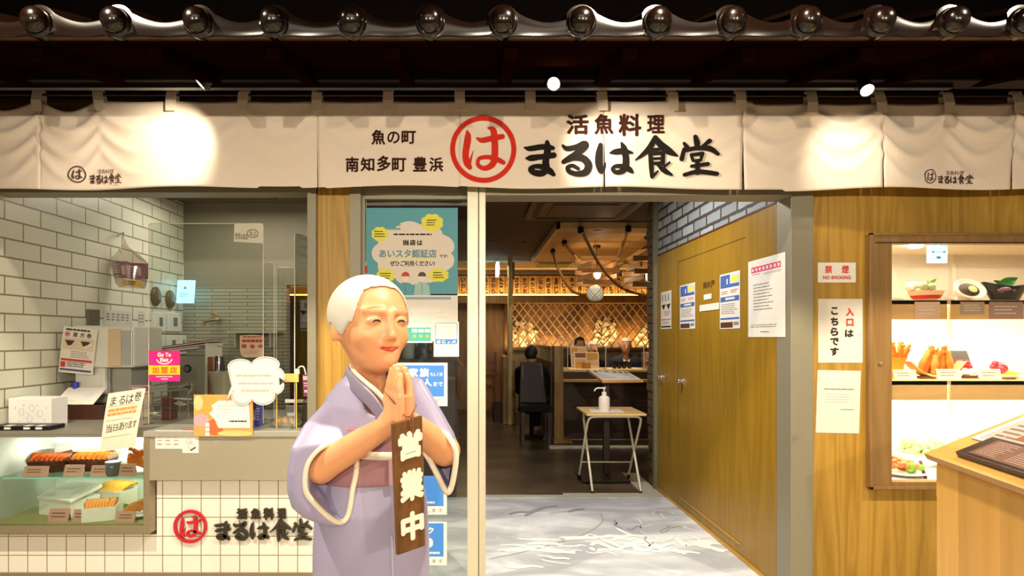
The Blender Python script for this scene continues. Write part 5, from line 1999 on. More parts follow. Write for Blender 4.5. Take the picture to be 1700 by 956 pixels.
q0, q1, q2 = on_top(1590, 758), on_top(1623, 733), on_top(1700, 812)
uu = q0[0]; v0_, v1_ = q0[1], q1[1]
t = thing('menu_tray', 'dark brown menu board with printed columns on the lectern top', 'menu', tuple(top(uu + .3, v0_ + .08, .001)))
m = MB(); m.slab([top(uu, v0_, .001), top(uu + .55, v0_, .001), top(uu + .55, v1_ + .02, .001), top(uu, v1_ + .02, .001)], nT * .016); m.build('board', mat('menu_brown', '2e1710', .35), t, bev=.002)
fm = lambda u, v, h=0.: top(uu + .02 + .51 * u, v1_ + .008 + (v0_ + .012 - v1_ - .008) * v, h + .0175)
b = MB(); b.rect(fm, .05, 0, 1, 1, 0); 
for k in range(4):
    b.lines(fm, .08 + .24 * k, .06, .28 + .24 * k, .94, 9, 1, .001, .3)
b.build('printed_sheet', [mat('sepia_sheet', '6d4a3a', .45), mat('sepia_light', 'b39a88', .5)], t)
q0 = on_top(1655, 712)
u2, v2 = q0
t = thing('laminated_menu', 'laminated white-edged menu card behind the dark menu board on the lectern', 'menu', tuple(top(u2 + .2, v2, .001)))
P = [(u2, v2 - .075), (u2 + .45, v2 - .075), (u2 + .45, v2 + .08), (u2, v2 + .08)]
b = MB(); b.slab([top(u, v, .001) for u, v in P], nT * .004); b.build('sheet', paperw, t, bev=.001)
fm = lambda u, v, h=0.: top(u2 + .012 + .42 * u, v2 + .07 - .135 * v, h + .0055)
b = MB(); b.rect(fm, .03, 0, 1, 1, 0); b.lines(fm, .1, .1, .9, .9, 5, 1, .001, .4); b.rect(fm, .3, .35, .8, .8, 2, .0012); b.build('picture', [mat('menu_grey', 'b9a79c', .5), mat('menu_dark', '7d6050', .5), mat('menu_food', '8f5338', .5)], t)
# ================================================================== takeaway counter, showcase and kitchen
ZC = .878                                     # worktop height
ctr = thing('steel_counter', 'brushed steel serving counter under the left window', 'counter', (-1.6, 3.5, .6))
m = MB(); m.box((-1.688, 3.065, .625), (-.872, 3.085, .862)); m.build('apron', steel, ctr, bev=.002)
m = MB(); m.box((-1.688, 3.055, .848), (-.872, 3.95, ZC)); m.box((XL + .01, 3.56, .848), (-1.688, 3.95, ZC)); m.build('worktop', mat('worktop_steel', 'b4b1a5', .35, .25, .04, 40), ctr, bev=.003)
m = MB(); m.box((XL + .01, 3.90, .1), (-.872, 3.94, .848)); m.build('back_panel', steel, ctr)
# small notices on the steel apron
def d_chart(b, f):
    b.rect(f, .05, .12, .95, .2, 1)
    for r in range(3):
        for c_ in range(3):
            b.lines(f, .08 + .3 * c_, .32 + .2 * r, .28 + .3 * c_, .4 + .2 * r, 1, 2 if (r + c_) % 2 else 3, .0008, .7)
fA = lambda x0, y0, x1, y1: frontfm(x0, y0, x1, y1, 3.0635)
sheet(fA(258, 714, 303, 745), d_chart, 'notice', 'small white chart notice stuck on the steel counter front', 'notice', mats=[paperw, ink, mat('ink_orange', 'e0975a', .6), grey_ink])
def d_rec(b, f):
    b.rect(f, 0, 0, 1, .05, 1); b.lines(f, .1, .12, .9, .28, 2, 1, .0008, .5)
    b.shape(f, [(.15, .48), (.5, .36), (.85, .78), (.5, .92)], 2); b.shape(f, [(.25, .50), (.5, .42), (.74, .72), (.5, .80)], 0, .0012); b.lines(f, .38, .52, .62, .66, 3, 3, .0016, .4)
    b.shape(f, [(.5, .86), (.8, .74), (.85, .78), (.5, .92)], 4, .0014)
sheet(fA(303, 712, 330, 752), d_rec, 'notice', 'small red-topped notice with a slanted ticket picture on the steel counter front', 'notice', mats=[paperw, red_ink, mat('ticket', 'cfc6b4', .6), grey_ink, brown_p])
# orange food photo poster leaning on the counter edge
def d_food(b, f):
    for q, (cx, cy, rx, ry, m_) in enumerate(((.2, .33, .14, .3, 1), (.12, .62, .14, .16, 2), (.3, .2, .12, .16, 1), (.36, .78, .14, .2, 3), (.7, .93, .3, .07, 4), (.42, .45, .1, .2, 5), (.08, .2, .08, .18, 5))):
        b.shape(f, [(min(1, max(0, cx + rx * math.cos(g))), min(1, max(0, cy + ry * math.sin(g)))) for g in np.linspace(0, 6.283, 26)[:-1]], m_, .0006 + q * .00015)
    P = [(.30, .26), (.42, .14), (.93, .14), (.96, .8), (.42, .8), (.36, .6), (.26, .45), (.33, .36)]
    b.shape(f, P, 6, .002)
    for v, a, e in ((.26, .40, .72), (.34, .40, .66), (.42, .52, .6)):
        b.lines(f, a, v, e, v + .02, 1, 7, .0024, .9, .05)
    b.lines(f, .60, .62, .9, .66, 1, 8, .0024, .9, .02)
    for k in range(3):
        b.rect(f, .20, .68 + .11 * k, .27, .77 + .11 * k, 6, .0026)
fP = lambda u, v, h=0.: W(322 + 98 * u, 655 + 69 * v, 3.05) + Vector((0, -h + .0, 0))
sheet(fP, d_food, 'food_poster', 'orange food photo poster with a white text panel hanging over the counter edge', 'poster', th=.002,
      mats=[mat('food_bg', 'e9a45a', .5), mat('food_peach', 'eba04a', .5), mat('food_mauve', 'c9a3a8', .5), mat('food_rust', 'cf6a35', .5), mat('food_sand', 'edc77a', .5), mat('food_cream', 'f3c88c', .5), paperw, mat('print_tan', 'cdb59b', .6), ink])
# acrylic screens standing on the worktop
def screen(px0, py0, px1, py1, d, name, label, skew=0., group='acrylic screens on the counter', zb=ZC):
    a, b_ = W(px0, py0, d), W(px1, py1, d)
    a.z, b_z = max(a.z, b_.z), zb
    t = thing(name, label, 'screen', ((a.x + b_.x) / 2, d, zb), group)
    y1 = d + skew
    P = [Vector((a.x, d, zb)), Vector((b_.x, y1, zb)), Vector((b_.x, y1, a.z)), Vector((a.x, d, a.z))]
    m = MB(); m.slab(P, (0, .003, 0)); m.build('pane', acryl, t)
    m = MB()
    R_ = .012
    m.tube([P[0], P[3] - Vector((0, 0, R_)), P[3] + (P[2] - P[3]).normalized() * R_, P[2] - (P[2] - P[3]).normalized() * R_, P[2] - Vector((0, 0, R_)), P[1]], .0022, 6)
    m.build('polished_edge', mat('acrylic_edge', 'dcdccf', .25), t)
    m = MB()
    for q in (P[0], P[1]):
        m.box(q + Vector((-.012, -.04, 0)), q + Vector((.012, .045, .006)))
    m.build('foot', acryl, t)
    return t


# edges measured in the photograph; each stands at its own depth on the worktop
big = screen(247, 371, 437, 700, 3.30, 'acrylic_screen', 'largest clear acrylic screen, carrying a white corner sticker')
screen(437, 435, 453, 700, 3.42, 'acrylic_screen', 'narrow clear acrylic screen just right of the largest one', .02)
screen(459, 444, 490, 700, 3.50, 'acrylic_screen', 'clear acrylic screen second from the window frame', 0)
screen(489, 386, 512, 700, 3.16, 'acrylic_screen', 'tall clear acrylic screen nearest the window frame', .22)
fS = lambda u, v, h=0.: W(388 + 49 * u, 371 + 33 * v - 3 * (1 - u) * v, 3.296) + Vector((0, -h, 0))
b = MB(); b.slab([fS(.02, 0), fS(1, 0), fS(1, 1), fS(0, 1)], (0, .0008, 0))
mir = lambda u, v, h=0.: fS(1 - u, v, h)
small_logo(b, mir, .36, .52, .19, .52, .95, .5, .86, 1, .0006, False)
b.ring(mir, .36, .52, .2, .24, .03, 1, .0007)
one('logo_sticker', b, [glassy('milky_film', 'ffffff', .02, .3, .75, 'e6e1cf'), mat('film_print', '8c8674', .6)], 'white corner sticker with a mirrored ringed emblem on the largest screen', 'sticker')
# pink and yellow member-shop sticker
def d_goto(b, f):
    b.rect(f, 0, .48, 1, .78, 1)
    b.text('Go To', f, (.28, .06, .72, .20), 2, .06, .001); b.text('Eat', f, (.37, .23, .64, .36), 2, .06, .001)
    P = [(.5 + .25 * math.cos(a), .24 + .19 * math.sin(a), .035) for a in np.linspace(.25, math.pi - .25, 11)]
    b.brush([P], f, 2, .001)
    for ch, box in zip('加盟店', ((.11, .53, .33, .74), (.39, .53, .62, .74), (.68, .53, .91, .74))):
        b.text(ch, f, box, 3, .03, .001)
    b.lines(f, .24, .83, .76, .86, 1, 2, .001, .9, .02); b.lines(f, .4, .91, .62, .94, 1, 2, .001, .9, .02)


sheet(frontfm(247, 582, 299, 633, 3.295), d_goto, 'sticker', 'square pink and yellow member-shop sticker on the largest acrylic screen', 'sticker',
      mats=[mat('hot_pink', 'df1f83', .45), mat('sticker_yellow', 'f6c81e', .45), paperw, mat('deep_orange', 'c8681c', .5)])
# white cloud shaped notice
b = MB()
def cl_(k, cx=427, cy=634):
    P = []
    L = [(399, 609, 19, 12, 165, 330), (441, 605, 21, 12, 200, 385), (456, 625, 15, 15, 290, 420), (455, 640, 15, 14, -60, 70), (437, 657, 18, 14, -20, 150), (402, 657, 16, 14, 30, 205)]
    for x, y, rx, ry, a, e in L:
        for g in np.linspace(math.radians(a), math.radians(e), 12):
            P.append((x + rx * k * math.cos(g), y + ry * k * math.sin(g)))
        if x == 402:
            P += [(387, 648), (375, 668), (380, 650), (384, 641)]
    return P
fC = facing(3.04)
P = cl_(1.12); b.slab([fC(x, y) for x, y in P], (0, .002, 0))
Q = cl_(1.0)
n = len(Q)
Q2 = [(x + (427 - x) * .018, y + (634 - y) * .03) for x, y in Q]
b.add([fC(x, y, .0006) for x, y in Q] + [fC(x, y, .0006) for x, y in Q2], [(i, (i + 1) % n, n + (i + 1) % n, n + i) for i in range(n)], 1)
for y, x0, x1 in ((624, 391, 452), (637, 396, 455), (649, 401, 447)):
    b.lines(fC, x0, y - 2, x1, y + 2, 1, 2, .0006, .7, .02)
one('cloud_notice', b, [paperw, mat('outline_grey', '8d8478', .6), mat('print_sand', 'd9b393', .6)], 'white speech-bubble notice with a scalloped outline on the acrylic screens', 'notice')
# hand-written slip hanging over the showcase
fH = lambda u, v, h=0.: W(180 + 62 * u - 12 * v - 4 * u * v, 653 - 9 * u + 97 * v, 3.03) + Vector((0, -h - .012 * math.sin(2.4 * v), 0))
b = MB()
b.rect(fH, 0, 0, 1, 1, 0, 0, 6, 14)
for ch, box in zip('まるは巻', ((.1, .07, .26, .22), (.33, .08, .5, .22), (.53, .07, .72, .22), (.74, .04, .93, .2))):
    b.text(ch, fH, box, 1, 0, .001)
b.lines(fH, .08, .28, .88, .42, 2, 2, .001, .7, .1)
for ch, box in zip('当日あります', ((.1, .54, .26, .68), (.3, .56, .42, .67), (.45, .53, .6, .67), (.62, .55, .7, .66), (.72, .53, .82, .66), (.83, .53, .94, .66))):
    b.text(ch, fH, box, 1, 0, .001)
for v in (.235, .475, .76):
    b.rect(fH, .05, v, .8, v + .006, 3, .001)
o = one('handwritten_slip', b, [mat('slip_paper', 'f0dfc9', .7), ink, mat('slip_orange', 'ee9a4f', .6), grey_ink], 'curling white hand-written paper slip hanging over the glass showcase', 'notice')
sd = o.modifiers.new('t', 'SOLIDIFY'); sd.thickness = .0012; sd.offset = -1

# ---- glazed showcase at the left
sc_ = thing('glass_showcase', 'glass fronted showcase of fried food built in under the left counter', 'showcase', (-2.05, 3.3, .36))
SX0, SX1, SZ0, SZ1, SB = XL + .01, -1.69, .395, .845, 3.55
m = MB(); m.box((SX0, 3.06, .352), (-1.66, 3.56, SZ0)); m.box((SX1, 3.06, SZ0), (-1.66, 3.56, SZ1)); m.build('frame', mat('show_frame', '9c8f74', .4, .4), sc_, bev=.002)
m = MB(); m.box((SX0, 3.06, SZ1), (-1.69, 3.56, SZ1 + .015)); m.box((SX0, 3.058, SZ1 + .015), (-1.69, 3.56, ZC)); m.build('top', mat('show_top', '8f8b7d', .35, .2), sc_)
m = MB(); m.box((SX0, 3.07, SZ0), (SX0 + .012, SB, SZ1)); m.build('side_panel', mat('show_side', 'b9bdb3', .35), sc_)
m = MB(); m.box((SX0, SB, SZ0), (SX1, SB + .01, SZ1)); m.build('back', mat('show_back', 'c9cfc6', .4), sc_)
m = MB(); m.box((SX0, SB - .006, .735), (SX1, SB, .83)); m.build('light_panel', glow('show_light', 'fffbee', 1.8), sc_)
m = MB(); m.box((SX0, 3.066, SZ0), (SX1, 3.071, SZ1)); m.build('glass_front', glassy('show_glass', 'f4f8f4', .03), sc_)
ZG = HC + (Y0 - 792) * 3.12 / F
shg = MB(); shg.box((SX0, 3.11, ZG - .006), (SX1 - .002, SB - .01, ZG)); shg = shg.build('glass_shelf', glassy('green_glass', 'eef8f2', .06), sc_)
m = MB(); m.box((SX0 + .05, 3.105, ZG - .007), (SX1 - .002, 3.111, ZG + .001)); m.build('shelf_edge', mat('edge_green', '9fd8c2', .2), sc_)
m = MB(); m.box((SX0, 3.08, SZ0), (SX1, SB, SZ0 + .006)); m.build('green_mat', mat('mat_green', '9c9860', .7, 0, .12, 60), sc_)
lamp('AREA', 'showcase_light', (-2.05, 3.33, SZ1 - .02), (-2.05, 3.3, 0), 4.5, (1, .95, .85), .7, .1)
ZM = SZ0 + .006
pc = mat('price_pink', 'c99a86', .55)


def tray_food(px0, px1, d, z, name, label, fill, fm_, lid=True):
    a, b_ = W(px0, 0, d), W(px1, 0, d)
    cx, hw_ = (a.x + b_.x) / 2, (b_.x - a.x) / 2
    t = thing(name, label, 'food tray', (cx, d + .08, z), 'showcase food')
    m = MB()
    o8 = []
    for zz, g in ((z, .82), (z + .06, 1.0)):
        o8.append([Vector((cx + sx * hw_ * g, d + .09 + sy * .085 * g, zz)) for sx, sy in ((-.7, -1), (.7, -1), (1, -.6), (1, .6), (.7, 1), (-.7, 1), (-1, .6), (-1, -.6))])
    inn = [Vector((cx + (p.x - cx) * .9, d + .09 + (p.y - d - .09) * .88, z + .058)) for p in o8[1]]
    inb = [Vector((cx + (p.x - cx) * .86, d + .09 + (p.y - d - .09) * .84, z + .006)) for p in o8[0]]
    v = o8[0] + o8[1] + inn + inb
    m.add(v, [tuple(range(7, -1, -1))] + [(r * 8 + k, r * 8 + (k + 1) % 8, (r + 1) * 8 + (k + 1) % 8, (r + 1) * 8 + k) for r in range(3) for k in range(8)] + [tuple(range(24, 32))])
    m.build('tray', lacqb, t)
    fill((cx, d + .085, z + .05), hw_).build('food', fm_, t)
    if lid:
        L2 = [Vector((cx + (p.x - cx) * .93, d + .09 + (p.y - d - .09) * .93 , z + .08)) for p in o8[1]]
        L3 = [Vector((cx + (p.x - cx) * .75, d + .09 + (p.y - d - .09) * .75 , z + .105)) for p in o8[1]]
        m = MB(); m.add(o8[1] + L2 + L3, [(r * 8 + k, r * 8 + (k + 1) % 8, (r + 1) * 8 + (k + 1) % 8, (r + 1) * 8 + k) for r in range(2) for k in range(8)] + [tuple(range(16, 24))]); m.build('clear_lid', glassy('lid_film', 'c9ab8c', .09), t)
    return t


def prawns_fill(n, seed, r=.013):
    def f(c, hw_):
        rr = random.Random(seed)
        b = MB()
        for k in range(n):
            x = c[0] + hw_ * .75 * (2 * k / max(1, n - 1) - 1)
            prawn(b, (x, c[1] - .045, c[2] + .004), (x + rr.uniform(-.02, .02), c[1] + .05, c[2] + .02), r, .012)
        return b
    return f


dT = 3.20
tray_food(32, 100, dT, ZG, 'bento_tray', 'dark bento tray with orange prawns, left on the glass shelf', prawns_fill(7, 1), mat('bento_orange', 'd97a2a', .5, var=.4, scale=40, bump=.4))
tray_food(101, 172, dT + .03, ZG, 'bento_tray', 'dark bento tray with yellow fried food, middle of the glass shelf', prawns_fill(7, 2, .016), mat('bento_yellow', 'd8a63c', .5, var=.4, scale=40, bump=.4))
c = W(188, 0, 3.16); c.z = ZG
t = thing('food_jar', 'small dark jar with a lid between the trays on the glass shelf', 'jar', tuple(c))
m = MB(); m.lathe(c, [(.0001, 0), (.03, 0), (.036, .02), (.036, .055), (.03, .065), (.0001, .066)], 20); m.build('jar', mat('jar_dark', '5d6460', .2), t)
m = MB(); m.lathe(c + Vector((0, 0, .062)), [(.0001, .014), (.038, .012), (.038, 0), (.0001, 0)], 20); m.build('lid', mat('jar_lid', '74808a', .3, .5), t)
c = W(230, 0, 3.24); c.z = ZG
t = thing('fried_prawn_pile', 'heap of fried prawns at the right end of the glass shelf', 'dish', tuple(c), 'showcase food')
m = MB(); m.lathe(c, [(.0001, 0), (.07, 0), (.085, .014), (.083, .017), (.0001, .006)], 24); m.build('dish', china, t)
b = MB()
rr = random.Random(8)
for k in range(13):
    g = rr.uniform(0, 6.28)
    prawn(b, c + Vector((.055 * math.cos(g), .05 * math.sin(g), .02 + .004 * k)), c + Vector((-.03 * math.cos(g), -.03 * math.sin(g), .05 + .006 * k)), .014, .006)
b.build('prawns', fry, t)
for k, (x0, y0, x1, y1, lab) in enumerate(((37, 775, 78, 791, 'dusty pink price card in front of the left bento tray'), (104, 773, 137, 791, 'dusty pink price card in front of the middle bento tray'), (149, 774, 177, 791, 'dusty pink price card left of the small jar'), (196, 770, 223, 790, 'dusty pink price card right of the small jar'))):
    p = price_card(x0, y0, x1, y1, 3.135, lab, pc, 'showcase price cards', .35, True, brown_p)
    p.location.z += ZG - min(v.co.z for v in p.data.vertices) - p.location.z
# lower level
def obox_open(c, hx, hy, hz, rot, mb, th=.004):
    M_ = Matrix.Rotation(rot, 3, 'Z')
    for a, h in (((0, 0, th / 2), (hx, hy, th / 2)), ((hx, 0, hz / 2), (th / 2, hy, hz / 2)), ((-hx, 0, hz / 2), (th / 2, hy, hz / 2)), ((0, hy, hz / 2), (hx, th / 2, hz / 2)), ((0, -hy, hz / 2), (hx, th / 2, hz / 2))):
        mb.obox(Vector(c) + M_ @ Vector(a), h, M_)
    return M_


cb_ = mat('white_box', 'f3f0e8', .5)
c = W(116, 0, 3.28); c.z = ZM
t = thing('white_lunch_box', 'large white lidded lunch box on the green mat', 'box', tuple(c), 'showcase food')
m = MB(); M_ = Matrix.Rotation(-.35, 3, 'Z'); m.obox(c + Vector((0, 0, .045)), (.12, .085, .045), M_); m.build('box', cb_, t, bev=.003)
m = MB(); Mt = M_ @ Matrix.Rotation(.24, 3, 'X'); m.obox(c + Vector((0, 0, .112)), (.13, .095, .009), Mt); m.build('lid', cb_, t, bev=.004)
for px, d, hx, hy, rot, lab, seed in ((168, 3.17, .075, .055, .35, 'open white box of orange fried prawns at the front of the mat', 3), (192, 3.38, .09, .06, -.3, 'open white box of yellow fried food behind the front box', 4)):
    c = W(px, 0, d); c.z = ZM
    t = thing('prawn_box', lab, 'box', tuple(c), 'showcase food')
    m = MB(); M_ = obox_open(c, hx, hy, .07 if seed == 3 else .105, rot, m); m.build('box', cb_, t)
    b = MB()
    rr = random.Random(seed)
    for k in range(9):
        x = -hx * .8 + hx * 1.6 * k / 8
        a_ = c + M_ @ Vector((x, -hy * .75, .062 if seed == 3 else .095)); e_ = c + M_ @ Vector((x + rr.uniform(-.01, .01), hy * .75, .082 if seed == 3 else .125))
        prawn(b, a_, e_, .0125, .012)
    b.build('prawns', mat('box_food_%d' % seed, 'dd8a26' if seed == 3 else 'e2a62c', .6, var=.35, scale=70, bump=.5), t)
c = W(232, 0, 3.22); c.z = ZM
t = thing('fried_prawn_plate', 'white plate of large fried prawns at the right of the mat', 'dish', tuple(c), 'showcase food')
m = MB(); m.lathe(c, [(.0001, 0), (.055, 0), (.085, .016), (.083, .02), (.0001, .008)], 26); m.build('plate', china, t)
b = MB()
for k in range(6):
    prawn(b, c + Vector((-.055 + .018 * k, -.045 + .01 * k, .03)), c + Vector((.0 + .01 * k, .05, .06 + .008 * k)), .017, .01)
b.build('prawns', fry, t)
m = MB(); leaf(m, c + Vector((.03, .03, .04)), c + Vector((.07, .03, .12)), .02); leaf(m, c + Vector((-.04, -.01, .03)), c + Vector((-.075, -.02, .07)), .018); m.build('garnish', green, t)
for k, (x0, y0, x1, y1, lab) in enumerate(((78, 842, 112, 863, 'dusty pink price card in front of the white lunch box'), (119, 843, 144, 863, 'dusty pink price card left of the open prawn box'), (191, 847, 223, 864, 'dusty pink price card right of the open prawn box'))):
    p = price_card(x0, y0, x1, y1, 3.10, lab, pc, 'showcase price cards', .35, True, brown_p)
    p.location.z += ZM - min(v.co.z for v in p.data.vertices) - p.location.z

# ---- on the counter
CO = lambda px, d: Vector((W(px, 0, d).x, d, ZC))
b = MB(); b.box((W(14, 0, 3.2).x, 3.20, ZC), (W(85, 0, 3.2).x, 3.33, HC + (Y0 - 661) * 3.2 / F)); b.box((XL + .012, 3.205, ZC), (W(15, 0, 3.2).x, 3.325, HC + (Y0 - 662) * 3.2 / F), 1)
f = lambda u, v, h=0.: W(15 + 69 * u, 664 + 44 * v, 3.20) + Vector((0, -h, 0))
for u, v, q in ((.3, .45, 1), (.5, .7, 1), (.55, .3, 1), (.75, .5, 1)):
    b.ring(f, u, v, .07, .14, .02, 1, .001)
for u, v in ((.15, .3), (.25, .8), (.45, .5), (.68, .2), (.9, .3), (.85, .75), (.35, .2)):
    b.shape(f, [(u - .012, v), (u, v - .03), (u + .012, v), (u, v + .03)], 2)
one('printed_carton', b, [mat('carton', 'e6e3df', .6), mat('carton_grey', 'c9c8cc', .6), mat('carton_dots', '7d6f73', .6)], 'white carton with pale grey rings at the left end of the counter', 'box', bev=.002)
t = thing('tag_tray', 'flat black tray with white tags at the left end of the counter', 'tray', (-2.35, 3.13, ZC))
a, e = CO(0, 3.16).x, CO(85, 3.16).x
m = MB(); m.box((XL + .012, 3.075, ZC), (CO(84, 3.08).x, 3.19, ZC + .022)); m.build('tray', black, t, bev=.003)
for px in (14, 46, 66):
    x = CO(px, 3.08).x
    m = MB(); m.box((x - .016, 3.071, ZC + .006), (x + .016, 3.075, ZC + .016)); m.box((x - .016, 3.071, ZC + .022), (x + .016, 3.11, ZC + .0235)); m.build('tag', paperw, t)
b = MB()
x0, x1 = CO(86, 3.48).x, CO(170, 3.48).x
c = Vector(((x0 + x1) / 2, 3.54, ZC))
obox_open(c, (x1 - x0) / 2, .06, .085, 0, b, .008)
one('bento_crate', b, [mat('crate_brown', '3f2318', .35)], 'dark brown bento crate standing on the counter behind the showcase', 'crate', bev=.002)
b = MB(); fm = lambda u, v, h=0.: Vector((x0 + .01 + (x1 - x0 - .06) * u, 3.475 + .13 * (1 - v), ZC + .088 + .085 * (1 - v) + h))
b.slab([fm(0, 0), fm(1, 0), fm(1, 1), fm(0, 1)], (0, 0, .002)); b.lines(lambda u, v, h=0.: fm(u, v, h + .002), .1, .15, .9, .9, 6, 1); b.rect(lambda u, v, h=0.: fm(u, v, h + .002), .6, .35, .8, .6, 1)
one('paper_sheet', b, [paper, pale_p], 'printed paper sheet lying tilted on the dark bento crate', 'paper')
c = CO(126, 3.608)
b_ = thing('squeeze_bottle', 'white squeeze bottle with a bright blue cap', 'bottle', tuple(c))
zt = HC + (Y0 - 634) * 3.608 / F
m = MB(); m.lathe(c, [(.0001, 0), (.02, 0), (.021, .01), (.021, zt - ZC - .06), (.014, zt - ZC - .046), (.0001, zt - ZC - .045)], 18); m.build('bottle', mat('bottle_white', 'e8e8ee', .3), b_)
m = MB(); m.lathe(c + Vector((0, 0, zt - ZC - .048)), [(.016, 0), (.016, .044), (.012, .048), (.0001, .048)], 18); m.build('cap', mat('cap_blue', '2a36b8', .35), b_)
# white dispensing machine
mc = thing('dispenser_machine', 'white two-tier machine with a beige front panel on the kitchen counter', 'machine', (-2.15, 3.85, ZC))
mw = mat('machine_white', 'd9d7cd', .4); mg = mat('machine_grey', 'a4a197', .4); mbe = mat('machine_beige', 'd0b895', .5)
xa, xb, xc = CO(150, 3.72).x, CO(182, 3.6).x, CO(222, 3.6).x
zt, zm_ = HC + (Y0 - 541) * 3.66 / F, HC + (Y0 - 610) * 3.62 / F
m = MB(); m.box((-2.41, 3.60, zm_), (xc, 3.93, zt)); m.build('hopper', mw, mc, bev=.012)
m = MB(); m.box((CO(180, 3.6).x, 3.592, zm_ + .01), (CO(202, 3.6).x, 3.602, zt - .02)); m.build('front_panel', mbe, mc, bev=.004)
m = MB(); m.box((CO(203, 3.6).x, 3.592, zm_ + .015), (xc - .006, 3.602, zt - .03)); m.build('front_panel', mat('machine_silver', 'c3c5c2', .3, .4), mc, bev=.004)
m = MB(); m.box((-2.36, 3.66, ZC), (CO(182, 3.66).x, 3.92, zm_)); m.box((CO(182, 3.66).x, 3.68, ZC), (CO(214, 3.66).x, 3.92, zm_)); m.build('body', mg, mc, bev=.006)
m = MB(); R_ = Matrix.Rotation(math.pi / 2, 3, 'X'); m.box((-2.42, 3.63, ZC + .13), (CO(175, 3.63).x, 3.665, ZC + .30)); m.build('chute', mw, mc, bev=.015)
# leaflet hung over the machine's front corner
fL = lambda u, v, h=0.: W(106 + 57 * u - 9 * v + 0 * u, 541 + 6 * u + 76 * v - 0 * u, 3.592) + Vector((0, -h - .004 * math.sin(3 * v), 0))
b = MB(); b.rect(fL, 0, 0, 1, 1, 0, 0, 4, 10)
b.lines(fL, .08, .04, .85, .085, 1, 1, .001, .8)
b.ring(fL, .14, .16, .075, .058, .075, 2, .001, 24); b.ring(fL, .14, .16, .055, .042, .012, 0, .0014, 24)
for ch, box in zip('恵方巻', ((.30, .11, .44, .21), (.50, .11, .64, .21), (.70, .11, .84, .21))):
    b.text(ch, fL, box, 1, .02, .001)
b.rect(fL, .05, .235, .93, .49, 3, .001)
for u, v, m_ in ((.1, .29, 4), (.55, .29, 5)):
    b.shape(fL, [(u, v), (u + .28, v), (u + .2, v + .1), (u + .1, v + .12)], 4, .0016)
b.shape(fL, [(.62, .42), (.88, .31), (.92, .36), (.7, .46)], 0, .0018)
b.lines(fL, .3, .52, .88, .68, 4, 5, .001, .35); b.rect(fL, .04, .69, .94, .74, 2, .001); b.rect(fL, .04, .76, .18, .88, 2, .001)
b.lines(fL, .22, .76, .88, .88, 3, 1, .001, .4); b.rect(fL, .04, .91, .94, .95, 6, .001)
o = one('leaflet', b, [paper, ink, mat('leaf_red', 'c33a3a', .6), mat('leaf_tan', 'd6c3a8', .6), mat('leaf_brown', '4a2a22', .6), grey_ink, mat('leaf_navy', '3d3f7a', .6)], 'printed rice-roll leaflet hanging on the white dispenser machine', 'leaflet')
sd = o.modifiers.new('t', 'SOLIDIFY'); sd.thickness = .001; sd.offset = -1
# tall folded trays heap, drawer cabinet, tins
cab = thing('drawer_cabinet', 'grey steel drawer cabinet at the back of the kitchen', 'cabinet', (-1.95, 4.5, 0))
m = MB(); m.box((XL + .02, 4.3, 0), (-1.72, 4.85, .86)); m.build('body', mat('cabinet_grey', '77756a', .45, .3), cab, bev=.004)
for k in range(2):
    for j in range(2):
        m = MB(); m.box((XL + .05 + .37 * k, 4.288, .42 + .22 * j), (XL + .39 + .37 * k, 4.302, .62 + .22 * j)); o = m.build('drawer', mat('drawer_grey', '86847a', .4, .3), cab, bev=.003)
        m = MB(); m.tube([(XL + .15 + .37 * k, 4.288, .55 + .22 * j), (XL + .15 + .37 * k, 4.26, .55 + .22 * j), (XL + .29 + .37 * k, 4.26, .55 + .22 * j), (XL + .29 + .37 * k, 4.288, .55 + .22 * j)], .006, 6); m.build('handle', chrome, o)
t = thing('stove_unit', 'grey kitchen appliance with a round dial standing under the tray heap', 'appliance', (-1.9, 4.05, ZC))
m = MB(); m.box((CO(277, 4.0).x, 4.0, .86), (CO(346, 4.0).x, 4.28, HC + (Y0 - 590) * 4.0 / F)); m.build('body', mat('unit_grey', '8b887c', .4, .3), t, bev=.006)
for py, r in ((612, .018), (640, .014)):
    p = W(311, py, 4.0); m = MB(); m.lathe(p, [(.0001, .02), (r, .018), (r, 0), (r * 1.5, 0), (r * 1.5, -.002)], 18, 0, Matrix.Rotation(math.pi / 2, 3, 'X')); m.build('dial', mat('dial', '5d5a52', .35), t)
b = MB(); b.box((XL + .3, 3.95, .10), (-1.75, 3.99, .86)); 
zt = HC + (Y0 - 592) * 4.0 / F
for k, (px0, px1, dz, col, lab) in enumerate(((236, 330, .012, 'tray_white', 'white serving tray at the bottom of the tilted tray heap'), (254, 342, .034, 'tray_red', 'red-rimmed serving tray in the middle of the tray heap'), (268, 350, .056, 'tray_white', 'white serving tray on top of the tilted tray heap'))):
    a = Vector((W(px0, 0, 3.98).x, 3.98, zt + dz)); e = Vector((W(px1, 0, 3.98).x, 3.98, zt + dz + .045))
    m = MB()
    for y in (3.98,):
        m.slab([a, e, e + Vector((0, .26, 0)), a + Vector((0, .26, 0))], (0, 0, .006))
        rim = [a + Vector((.006, .006, .006)), e + Vector((-.006, .006, .006)), e + Vector((-.006, .254, .006)), a + Vector((.006, .254, .006))]
        m.tube(rim, .007, 6, closed=True, m=1)
    one('serving_tray', m, [mat('tray_white', 'd8d8d4', .35), mat('tray_rim', '8d2530', .35) if k else mat('tray_rim2', 'b8b8b2', .35)], lab, 'tray', 'heap of serving trays')
c = CO(351, 4.05); c.z = .86
